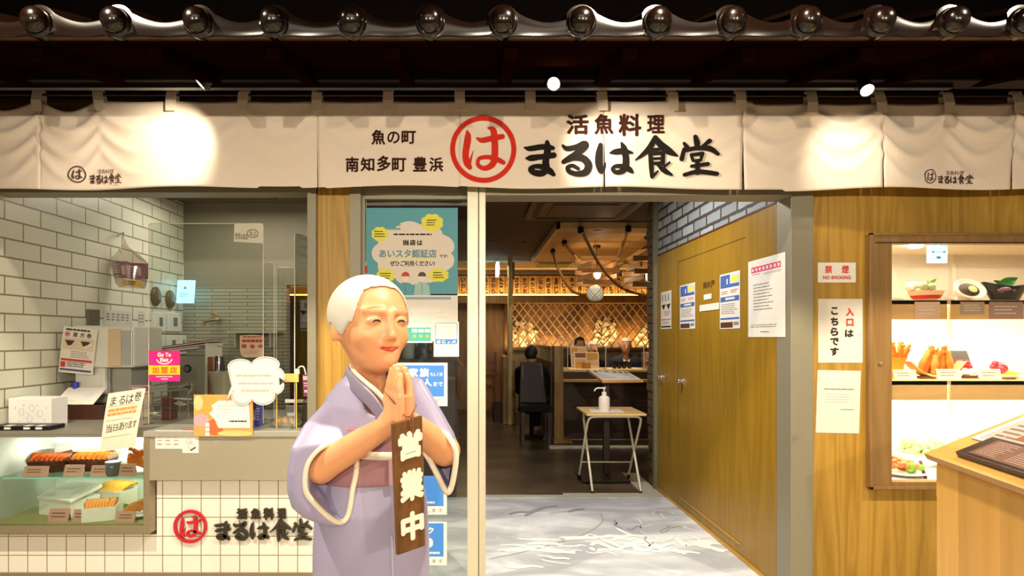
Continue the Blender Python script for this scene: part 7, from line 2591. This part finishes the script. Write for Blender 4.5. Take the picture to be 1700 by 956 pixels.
# slim pole and curved end partition at the aisle
t = thing('end_partition', 'low curved wooden partition with a tall slim post beside the aisle', 'partition', (.55, 9.6, 0))
m = MB(); x0, x1 = W(835, 0, 9.4).x, W(856, 0, 9.4).x
P = [(x0, 1.05), (x0, 0), (x1, 0), (x1, .98), (x1 - .05, 1.02), (x1 - .12, 1.06)]
m.slab([(x, 9.4, z) for x, z in P], (0, .9, 0)); m.build('partition', bwood, t, bev=.006)
m = MB(); x = W(847, 0, 9.35).x; m.cyl((x, 9.35, 0), (x, 9.35, 2.60), .04, n=14); m.build('post', mat('post_pale', 'd9c48c', .35), t)
m = MB(); x = W(852, 0, 9.34).x; m.hexa([(x - .09, 9.33, 2.25), (x + .02, 9.33, 2.25), (x + .02, 9.38, 2.25), (x - .09, 9.38, 2.25), (x - .02, 9.33, 2.52), (x + .02, 9.33, 2.52), (x + .02, 9.38, 2.52), (x - .02, 9.38, 2.52)]); m.build('bracket', bwood, t)
# booth: counter wall, pillar, side screen, ledges
m = MB(); m.box((W(933, 0, 8).x, 8.0, 0), (3.3, 8.08, .78)); m.box((W(933, 0, 8).x, 8.0, .80), (3.3, 8.06, .895)); one('booth_wall', m, [bdark], 'dark wooden booth front behind the folding table', 'partition', bev=.004)
m = MB(); m.box((W(931, 0, 7.9).x, 7.86, .768), (3.3, 8.08, .800)); one('booth_shelf', m, [wood('shelf_pale', 'd2a963', 'b0843f', 'x', 1)], 'narrow pale wood shelf running along the booth front', 'shelf', bev=.003)
m = MB(); m.box((W(933, 0, 8).x, 8.02, .895), (3.3, 8.62, .925)); one('booth_counter', m, [wood('counter_pale', 'f0d9a6', 'dfbd7c', 'x', 1)], 'pale lit counter top along the booth where the diners sit', 'counter', bev=.003)
m = MB(); m.box((W(919, 0, 7.8).x, 7.72, 0), (W(934, 0, 7.8).x, 7.95, 1.24)); m.box((W(917, 0, 7.8).x, 7.66, 0), (W(948, 0, 7.8).x, 8.0, .03)); one('booth_pillar', m, [bwood], 'square wooden booth pillar on a pale stone foot beside the aisle', 'pillar', bev=.004)
t = thing('side_screen', 'dark booth side screen with a milky upper pane along the aisle', 'partition', (1.0, 9.2, 0))
m = MB(); m.box((.985, 7.96, 0), (1.02, 10.3, 1.03)); m.build('panel', bdark, t)
m = MB(); m.box((.99, 7.98, 1.03), (1.01, 10.3, 1.21)); m.build('milky_pane', glassy('milky_pane', 'eee6d2', .05, .2, .7, 'b8a98a'), t)
m = MB(); m.box((.98, 7.96, 1.205), (1.025, 10.3, 1.235)); m.build('top_rail', bwood, t)
# acrylic dividers on the counter
for px, lab in ((939, 'clear divider at the left end of the booth counter'), (1001, 'clear divider between the menus and the seated pair'), (1063, 'clear divider at the right of the suited man')):
    x = W(px, 0, 8.3).x
    t = thing('counter_divider', lab, 'divider', (x, 8.3, .925), 'counter dividers')
    m = MB(); m.box((x, 8.12, .93), (x + .005, 8.5, 1.23)); m.build('pane', acryl, t)
    m = MB(); m.tube([(x, 8.12, .93), (x, 8.12, 1.23), (x, 8.5, 1.23)], .006, 6); m.build('edge', mat('acrylic_edge', 'dcdccf'), t)
    m = MB(); m.box((x - .03, 8.11, .925), (x + .03, 8.16, .935)); m.build('foot', acryl, t)
# table-top menus
def tmenu(px0, py0, px1, py1, d, lean, lab, seed, shear=0):
    f = lambda u, v, h=0.: W(px0 + (px1 - px0) * u + shear * (1 - v), py0 + (py1 - py0) * v - shear * .35 * (u - .5), d) + Vector((0, lean * (1 - v) - h, 0))
    b = MB(); b.slab([f(0, 0), f(1, 0), f(1, 1), f(0, 1)], (0, .008, 0))
    rr = random.Random(seed)
    for i in range(2):
        for j in range(2):
            u, v = .06 + .47 * i, .07 + .46 * j
            b.rect(f, u, v, u + .42, v + .26 + .1 * ((i + j) % 2), 1 + (i + j + seed) % 4, .001)
            b.lines(f, u, v + .37, u + .4, v + .43, 1, 5, .001, .6)
    return one('table_menu', b, [mat('menu_cream', 'f2dcc0', .5), mat('menu_rose', 'd99a7a', .5), mat('menu_brownp', '8a5a3a', .5), mat('menu_gold', 'd8a23c', .5), mat('menu_pinkp', 'e3bda4', .5), grey_ink], lab, 'menu', 'menus standing on the booth counter')


tmenu(953, 584, 995, 613.5, 8.34, .05, 'upright photo menu in front on the booth counter', 1)
tmenu(949, 575, 977, 613, 8.42, .06, 'tilted photo menu propped behind the upright one', 2, -2)
tmenu(1066, 584, 1078, 613.5, 8.34, .04, 'narrow photo menu at the right edge of the booth counter', 3)
b = MB(); b.box((W(967, 0, 8.3).x, 8.27, .925), (W(980, 0, 8.3).x, 8.33, HC + (Y0 - 602) * .00827)); one('wooden_caddy', b, [wood('caddy_wood', 'c58c35', 'a56f24', 'z', 2)], 'small orange wooden caddy in front of the upright menu', 'caddy', bev=.003)
for k, (px, py, lab) in enumerate(((1020, 606, 'small dark cup left of the suited man'), (1028, 607, 'small dark cup before the suited man'), (1036, 606, 'dark glass before the suited man, right of the cups'), (1045, 607, 'dark glass rightmost before the suited man'))):
    c = Vector((W(px, 0, 8.3).x, 8.3, .925)); h_ = HC + (Y0 - py) * .0083 - .925 + .02
    m = MB(); m.lathe(c, [(.0001, 0), (.026, 0), (.032, h_ + .03), (.029, h_ + .03), (.024, .006), (.0001, .006)], 16); one('cup', m, [mat('cup_black', '1c1512', .2)], lab, 'cup', 'dark cups on the booth counter')

# ---- seated and standing people
sk2 = mat('person_skin', 'c98f6c', .5, var=.05); navy = mat('navy_suit', '1e2130', .8); blk = mat('black_cloth', '14100f', .85, spec=.2); whair = mat('white_hair', 'cfc7b8', .7, var=.15, scale=40); dhair = mat('dark_hair', '17110e', .6, var=.2, scale=40); shirt = mat('shirt_white', 'ece8e0', .7)


def person(loc, face, head_z, label, cloth_, hair_, longh=False, tie=False, mask_=False, seated=True, res=.011):
    """one seated (or standing) figure facing the direction `face` (degrees, 0 = towards the camera)"""
    a = math.radians(face)
    fw = np.array((math.sin(a), -math.cos(a), 0)); rt = np.array((math.cos(a), math.sin(a), 0))
    M3 = np.stack([rt, fw, v3(0, 0, 1)], 1)
    seat = head_z - .86 if seated else .86
    base = np.array((loc[0], loc[1], 0.))
    t = thing('person', label, 'person', tuple(base))
    H = head_z - .115

    def head(q):
        d = s_ell(q, (0, -.008, H + .012), (.076, .094, .102))
        d = su(d, s_ell(q, (0, .022, H - .05), (.058, .068, .07)), .03)
        for s_ in (-1, 1):
            d = ss(d, s_ell(q, (s_ * .032, .105, H + .005), (.02, .02, .012)), .012)
            d = su(d, s_ell(q, (s_ * .078, .0, H - .012), (.012, .02, .032)), .01)
        d = su(d, s_cap(q, (0, .088, H), (0, .106, H - .035), .010, .014), .014)
        d = su(d, s_cap(q, (-.018, .08, H - .068), (.018, .08, H - .068), .008), .01)
        return d
    sh = H - .235
    el = [(-.215, .05, sh - .27), (.215, .05, sh - .27)]
    hd_ = [(-.10, .30, sh - .27), (.10, .30, sh - .27)]
    kn = [(-.12, .46, seat + .04), (.12, .46, seat + .04)] if seated else [(-.10, .02, .47), (.10, .02, .47)]
    ft = [(-.13, .44, .07), (.13, .44, .07)] if seated else [(-.10, 0, .07), (.10, 0, .07)]

    def body(p):
        q = (p - base) @ M3
        d = head(q)
        d = su(d, s_cap(q, (0, -.015, H - .09), (0, -.02, sh + .02), .048, .055), .03)
        d = su(d, s_ell(q, (0, -.02, sh - .2), (.12, .08, .24)), .03)
        for s_ in (0, 1):
            x = -1 if s_ == 0 else 1
            d = su(d, np.minimum(s_cap(q, (x * .17, -.01, sh), el[s_], .04, .036), s_cap(q, el[s_], hd_[s_], .036, .026)), .02)
            h_ = np.array(hd_[s_])
            d = su(d, s_box(q, h_ + v3(-x * .02, .05, 0), (.038, .048, .015), .014), .012)
            for k in range(4):
                fx = -.03 + .02 * k
                d = su(d, s_cap(q, h_ + v3(-x * .02 + fx, .085, .004), h_ + v3(-x * .02 + fx * .9, .135 + .01 * math.sin(k * 1.1), -.012), .0095, .0075), .004)
            d = su(d, s_cap(q, h_ + v3(-x * .05, .03, .005), h_ + v3(-x * .075, .085, .0), .011, .008), .006)
            d = su(d, np.minimum(s_cap(q, (x * .09, 0, seat + .06), kn[s_], .06, .05), s_cap(q, kn[s_], ft[s_], .05, .04)), .03)
            d = su(d, s_cap(q, ft[s_], v3(*ft[s_]) + v3(0, .13, -.03), .04, .035), .02)
        return d
    lo = base + v3(-.6, -.75, -.01); hi = base + v3(.6, .75, head_z + .03)
    bodyo = blob(body, lo, hi, res, 1).build('body', sk2, t)

    def top_(p):
        q = (p - base) @ M3
        d = s_ell(q, (0, -.02, sh - .16), (.185, .115, .30))
        d = su(d, s_cap(q, (-.15, -.02, sh), (.15, -.02, sh), .075), .06)
        d = su(d, s_ell(q, (0, -.01, seat + .12), (.18, .14, .16)), .06)
        for s_ in (0, 1):
            x = -1 if s_ == 0 else 1
            e_ = np.array(hd_[s_]) * .9 + np.array(el[s_]) * .1
            d = su(d, np.minimum(s_cap(q, (x * .18, -.01, sh - .01), el[s_], .064, .055), s_cap(q, el[s_], e_, .055, .042)), .03)
        nk = s_cap(q, (0, .0, sh + .16), (0, .03, sh + .05), .062, .05)
        return ss(d, nk, .01)
    blob(top_, lo, hi, res, 1).build('jacket', cloth_, t)

    def legs(p):
        q = (p - base) @ M3
        d = s_ell(q, (0, -.01, seat + .05), (.18, .14, .12))
        for s_ in (0, 1):
            x = -1 if s_ == 0 else 1
            d = su(d, np.minimum(s_cap(q, (x * .09, 0, seat + .06), kn[s_], .082, .066), s_cap(q, kn[s_], v3(*ft[s_]) + v3(0, 0, .05), .066, .055)), .04)
        return d
    blob(legs, lo, hi, res, 1).build('trousers', blk, t)

    def hair(p):
        q = (p - base) @ M3
        d = s_ell(q, (0, -.012, H + .018), (.086, .103, .110))
        if longh:
            d = su(d, s_ell(q, (0, -.05, H - .08), (.082, .07, .10)), .03)
        cut = np.where(q[:, 2] > H + .066, -1, np.minimum(.070 - np.abs(q[:, 0]) * .9, q[:, 1] - .02))
        d = np.maximum(d, cut)
        return np.maximum(d, (H - (.16 if longh else .06)) - q[:, 2])
    blob(hair, base + v3(-.2, -.2, H - .25), base + v3(.2, .2, H + .2), .008, 1).build('hair', hair_, t)
    w_ = lambda x, y, z: Vector(base + M3 @ np.array((x, y, z)))
    if tie:
        m = MB(); m.add([w_(-.05, .085, sh + .05), w_(0, .10, sh + .02), w_(.05, .085, sh + .05), w_(.03, .118, sh - .16), w_(0, .122, sh - .24), w_(-.03, .118, sh - .16)], [(0, 5, 4, 3, 2, 1)], 0); m.build('shirt', shirt, t)
        m = MB(); m.add([w_(-.02, .108, sh + .02), w_(.02, .108, sh + .02), w_(.026, .130, sh - .18), w_(0, .132, sh - .22), w_(-.026, .130, sh - .18)], [(0, 4, 3, 2, 1)], 0); m.build('necktie', mat('necktie', '39424a', .6), t)
    for s_ in (-1, 1):
        m = MB(); m.ell(w_(s_ * .031, .082, H + .004), (.010, .006, .0045), Matrix(M3.tolist())); m.build('eye', ink, t)
    if mask_:
        m = MB(); m.ell(w_(0, .062, H - .052), (.062, .056, .05), Matrix(M3.tolist())); m.build('face_mask', blk, t)
    return t


person((W(1040, 0, 8.95).x, 8.98), -8, HC + (Y0 - 561.5) * .00895, 'person with white hair in a navy suit and tie seated at the booth counter', navy, whair, tie=True)
person((W(984, 0, 9.05).x, 9.05), 25, HC + (Y0 - 567) * .00905, 'person with pale curly hair and dark mask seated beside the suited man', blk, whair, longh=True, mask_=True)
person((W(963, 0, 9.85).x, 9.85), 20, HC + (Y0 - 560) * .00985, 'person with dark hair half hidden behind the table menus', blk, dhair)
person((W(882, 0, 8.2).x, 8.15), 150, 1.24, 'person in black seated with back turned beside the aisle screen', blk, dhair)
# bench for the diners and chair with a coat at the aisle
m = MB(); m.box((1.25, 8.85, .12), (3.2, 10.2, .455)); m.box((1.25, 8.85, 0), (1.32, 10.2, .12)); m.box((3.1, 8.85, 0), (3.2, 10.2, .12)); one('bench', m, [bdark], 'dark bench seat behind the booth counter', 'bench', bev=.01)
t = thing('dark_chair', 'black upholstered chair with a pale-framed back standing at the aisle', 'chair', (W(891, 0, 7.6).x, 7.6, 0))
x = W(891, 0, 7.5).x
m = MB(); m.box((x - .20, 7.5, .42), (x + .19, 7.88, .5)); m.build('seat', blk, t, bev=.012)
m = MB(); m.hexa([(x - .19, 7.86, .5), (x + .17, 7.86, .5), (x + .17, 7.9, .5), (x - .19, 7.9, .5), (x - .17, 7.92, 1.03), (x + .12, 7.92, 1.03), (x + .12, 7.96, 1.03), (x - .17, 7.96, 1.03)]); m.build('backrest', mat('chair_back', '241a15', .6), t, bev=.01)
m = MB(); m.tube([(x - .15, 7.90, .72), (x - .145, 7.91, 1.0), (x + .10, 7.91, 1.0), (x + .12, 7.90, .72)], .008, 6); m.build('back_trim', mat('chair_trim', '8a7a66', .5), t)
for sx in (-.17, .16):
    for sy in (7.53, 7.85):
        m = MB(); m.box((x + sx - .018, sy - .018, 0), (x + sx + .018, sy + .018, .42)); m.build('leg', mat('chair_leg', '2a1a10', .5), t)
# stool for the person in black
xs = W(882, 0, 8.2).x
m = MB(); m.lathe((xs, 8.15, 0), [(.0001, 0), (.17, 0), (.17, .02), (.03, .04), (.03, .34), (.19, .36), (.19, .40), (.0001, .40)], 24); one('stool', m, [blk], 'round black stool under the person in black', 'stool')
# wooden high chair and basket far left of the aisle
x = W(812, 0, 10.2).x
t = thing('high_chair', 'reddish wooden high chair at the far left of the aisle', 'chair', (x, 10.3, 0))
rw = wood('red_wood', '7a3a1e', '56240f', 'z', 1.5)
for sx in (-.13, .13):
    for y_, ty in ((10.15, 10.2), (10.5, 10.42)):
        m = MB(); m.hexa([(x + sx - .02, y_ - .02, 0), (x + sx + .02, y_ - .02, 0), (x + sx + .02, y_ + .02, 0), (x + sx - .02, y_ + .02, 0), (x + sx * .85 - .02, ty - .02, 1.10 if y_ > 10.3 else .75), (x + sx * .85 + .02, ty - .02, 1.10 if y_ > 10.3 else .75), (x + sx * .85 + .02, ty + .02, 1.10 if y_ > 10.3 else .75), (x + sx * .85 - .02, ty + .02, 1.10 if y_ > 10.3 else .75)]); m.build('leg', rw, t)
m = MB(); m.box((x - .13, 10.18, .50), (x + .13, 10.45, .54)); m.build('seat', rw, t, bev=.005)
m = MB(); m.box((x - .16, 10.12, .72), (x + .16, 10.2, .75)); m.build('tray_bar', rw, t)
for k in range(3):
    m = MB(); m.box((x - .11, 10.42, .66 + .14 * k), (x + .11, 10.44, .73 + .14 * k)); m.build('back_slat', rw, t)
b = MB(); c = Vector((W(829, 0, 9.9).x, 9.75, 0)); obox_open(c, .10, .10, .30, .1, b, .01); one('bag_basket', b, [bdark], 'dark rectangular bag basket standing on the aisle floor', 'basket')
# ceiling: cassette unit, downlights, exit sign, hooks with ropes, pendant lamps
t = thing('air_conditioner', 'dark ceiling air conditioner cassette above the entry', 'air conditioner', (1.0, 5.85, 2.62))
acm = mat('ac_brown', '4a3424', .5)
m = MB(); m.slab([(.56, 5.36, 2.585), (1.50, 5.36, 2.585), (1.55, 5.41, 2.585), (1.55, 6.30, 2.585), (1.50, 6.35, 2.585), (.56, 6.35, 2.585), (.51, 6.30, 2.585), (.51, 5.41, 2.585)], (0, 0, .035)); m.build('panel', acm, t, bev=.006)
m = MB(); m.box((.72, 5.58, 2.577), (1.34, 6.14, 2.586)); m.build('grille', mat('ac_grille', '3a281c', .5), t, bev=.004)
for x0, y0_, x1, y1_ in ((.62, 5.44, 1.44, 5.50), (.62, 6.22, 1.44, 6.28), (.57, 5.54, .63, 6.18), (1.43, 5.54, 1.49, 6.18)):
    m = MB(); m.box((x0, y0_, 2.580), (x1, y1_, 2.586)); m.build('air_slot', mat('ac_slot', '1f130c', .6), t)
for k, (px, d, lab) in enumerate(((820, 8.0, 'small recessed downlight at the left of the dark ceiling'), (868, 8.0, 'small recessed downlight second on the dark ceiling'), (992, 6.75, 'small downlight at the front edge of the wood ceiling raft'))):
    c = Vector((W(px, 0, d).x, d, 2.62 if k < 2 else 2.56))
    t = thing('downlight', lab, 'light', tuple(c), 'recessed downlights')
    m = MB(); m.lathe(c, [(.055, -.004), (.055, 0), (.04, 0), (.04, -.004)], 20); m.build('trim_ring', acm, t)
    m = MB(); m.lathe(c, [(.0001, -.003), (.04, -.003)], 20); m.build('lens', glow('downlight_lens', 'ffe6b8', 7), t)
t = thing('exit_sign_or_reflection', 'slim edge-on blue lit sign hanging from the dark ceiling', 'sign', tuple(W(826, 454, 9.5)))
a, e = W(824, 434, 9.5), W(829, 456, 9.5)
m = MB(); m.box((a.x, 9.5, e.z), (e.x, 9.9, a.z)); m.build('panel', glow('exit_glow', 'a8e0f4', 1.6), t)
m = MB(); m.box(((a.x + e.x) / 2 - .005, 9.6, a.z), ((a.x + e.x) / 2 + .005, 9.61, 2.62)); m.build('stem', chrome, t)
b = MB(); b.box((1.05, 10.05, 2.585), (1.6, 10.6, 2.60)); b.box((1.1, 10.1, 2.58), (1.55, 10.55, 2.586)); one('ceiling_vent', b, [mat('vent_green', '7d8464', .5)], 'flat greenish vent plate in the pale back ceiling', 'vent')
ropem = mat('thick_rope', '8d6a3c', .9, var=.25, scale=90)


def drop(P, name, label, r=.02):
    t = thing(name, label, 'rope', tuple(P[0]), 'ropes hung from the ceiling raft')
    Q = smooth3(P, 8)
    m = MB(); m.tube(Q, r, 8); m.build('rope', ropem, t)
    for q in (P[0], P[-1]):
        if abs(q.z - 2.56) < .12:
            m = MB(); m.cyl(q + Vector((0, 0, .0)), Vector((q.x, q.y, 2.56)), .012, n=8); m.lathe(q + Vector((0, 0, -.05)), [(.02, 0), (.034, .01), (.034, .06), (.02, .075)], 10); m.build('hook', black, t)
    return t


def raftp(px, py):           # point on the underside of the raft
    d = (2.53 - HC) * F / (Y0 - py)
    return W(px, py, d)


A = raftp(918, 416); drop([A, W(923, 437, 8.7), W(936, 464, 8.5), W(952, 484, 8.4), W(972, 489, 8.3), W(990, 483, 8.2), W(1004, 468, 8.1), W(1024, 445, 8.0), W(1058, 420, 7.9), W(1082, 404, 7.8)], 'rope_swag', 'longest rope swag, looping under the round net float')
A = raftp(964, 380); drop([A, W(976, 404, 7.1), W(990, 430, 7.2), W(1008, 456, 7.3), W(1030, 476, 7.4), W(1056, 487, 7.5), W(1085, 491, 7.5)], 'rope_swag', 'bright rope falling steeply in front of the pendant lamp', .018)
A = raftp(937, 402); drop([A, W(950, 420, 8.3), W(966, 437, 8.2), W(984, 446, 8.1), W(1008, 447, 8.0), W(1036, 436, 7.9), W(1066, 419, 7.8), W(1090, 404, 7.8)], 'rope_swag', 'rope swag passing behind the top of the pendant lamp')
A = raftp(1043, 378); drop([A, W(1038, 395, 7.4), W(1032, 412, 7.6), W(1020, 440, 7.9), W(1006, 452, 8.0)], 'rope_swag', 'short rope hanging from the right of the wood raft')
slatw = wood('slat_wood', 'b58446', '8f602c', 'x', 2)
for cx, d, lab, full in ((991, 7.9, 'pendant lamp of stacked crossed wood slats around a bare bulb', True), (1076, 7.2, 'stacked slat pendant lamp partly hidden by the brick pier', True)):
    x = W(cx, 0, d).x
    t = thing('pendant_lamp', lab, 'pendant lamp', (x, d, 2.56), 'stacked slat lamps')
    zt = HC + (Y0 - 432) * d / F
    m = MB(); m.cyl((x, d, zt - .15), (x, d, 2.56), .006, n=8); m.lathe((x, d, 2.52), [(.03, 0), (.045, .01), (.05, .04)], 14); m.build('flex', black, t)
    rr = random.Random(int(cx))
    for k in range(5):
        z = zt - .075 * k
        M_ = Matrix.Rotation(.12 + rr.uniform(-.08, .08), 3, 'Z')
        for q in (-1, 1):
            m = MB()
            if k % 2:
                m.obox(Vector((x, d, z)) + M_ @ Vector((q * .17, 0, 0)), (.012, .27, .03), M_)
            else:
                m.obox(Vector((x, d, z)) + M_ @ Vector((0, q * .17, 0)), (.25, .012, .03), M_)
            m.build('slat', slatw, t, bev=.002)
    m = MB(); m.ell((x, d - .02, zt - .19), (.045, .045, .055)); m.build('bulb', glow('bulb_glow', 'ffe7b8', 10), t)
    m = MB(); m.cyl((x, d, zt - .14), (x, d, zt - .10), .02); m.build('socket', black, t)
    l = bpy.data.lights.new('pendant_light', 'POINT'); l.energy = 1.4; l.color = WARM; l.shadow_soft_size = .05
    lo_ = bpy.data.objects.new('pendant_light', l); C.objects.link(lo_); lo_.location = (x, d - .1, zt - .2)
c = W(988, 487, 7.45)
t = thing('glass_float', 'pale round glass float in a cord net hanging under the slat lamp', 'ornament', tuple(c - Vector((0, 0, .11))))
m = MB(); m.ell(c, (.105, .105, .105), None, 24, 14); m.build('float', mat('float_glass', 'e8dfc4', .15, coat=.5, emit=.25), t)  # float given a faint glow of its own, no lamp inside
m = MB()
for k in range(7):
    g = k * math.pi / 7
    for s_ in (1, -1):
        m.tube([c + Vector((.108 * math.cos(g + s_ * a) * math.sin(a + .1), .108 * math.sin(g + s_ * a) * math.sin(a + .1), .108 * math.cos(a + .1))) for a in np.linspace(.05, 2.95, 16)], .004, 5)
m.tube([c + Vector((0, 0, .10)), Vector((c.x, c.y, 2.56))], .003, 5)
m.build('cord_net', mat('net_cord', '9c7f52', .8), t)
# things seen through the sidelight glass: service shelf with jugs
m = MB(); m.box((-1.3, 5.3, 0), (-.18, 5.7, 1.16)); one('service_cabinet', m, [mat('service_dark', '3b352b', .5)], 'dark service cabinet seen through the sidelight glass', 'cabinet', bev=.005)
for k, (px, lab) in enumerate(((679, 'clear water jug left of the black vacuum jug'), (690, 'clear water jug just behind the black vacuum jug'))):
    c = Vector((W(px, 0, 5.45).x, 5.45 + .12 * k, 1.16))
    t = thing('water_jug', lab, 'jug', tuple(c), 'clear water jugs')
    m = MB(); m.lathe(c, [(.0001, 0), (.055, 0), (.06, .02), (.052, .15), (.058, .2), (.055, .2), (.049, .15), (.055, .02), (.0001, .008)], 20); m.build('jug', glassy('jug_glass', 'e9ece8', .1, .05, .35, 'c4c8c2'), t)
    m = MB(); m.tube([c + Vector((.055, 0, .17)), c + Vector((.10, 0, .16)), c + Vector((.10, 0, .06)), c + Vector((.058, 0, .05))], .008, 6); m.build('handle', glassy('jug_glass'), t)
c = Vector((W(704, 0, 5.4).x, 5.4, 1.16))
t = thing('vacuum_jug', 'black vacuum jug with a looped handle behind the sidelight glass', 'jug', tuple(c))
m = MB(); m.lathe(c, [(.0001, 0), (.06, 0), (.062, .01), (.06, .10), (.045, .15), (.04, .165), (.043, .185), (.03, .195), (.0001, .197)], 22); m.build('body', mat('jug_black', '3a3d42', .25), t)
m = MB(); m.tube(smooth3([c + Vector((.035, 0, .185)), c + Vector((.08, 0, .18)), c + Vector((.095, 0, .12)), c + Vector((.06, 0, .05))], 5), .010, 8); m.build('handle', black, t)
m = MB(); m.hexa([c + Vector((-.035, -.015, .165)), c + Vector((-.07, -.006, .185)), c + Vector((-.07, .006, .185)), c + Vector((-.035, .015, .165)), c + Vector((-.03, -.015, .19)), c + Vector((-.065, -.006, .192)), c + Vector((-.065, .006, .192)), c + Vector((-.03, .015, .19))]); m.build('spout', black, t)
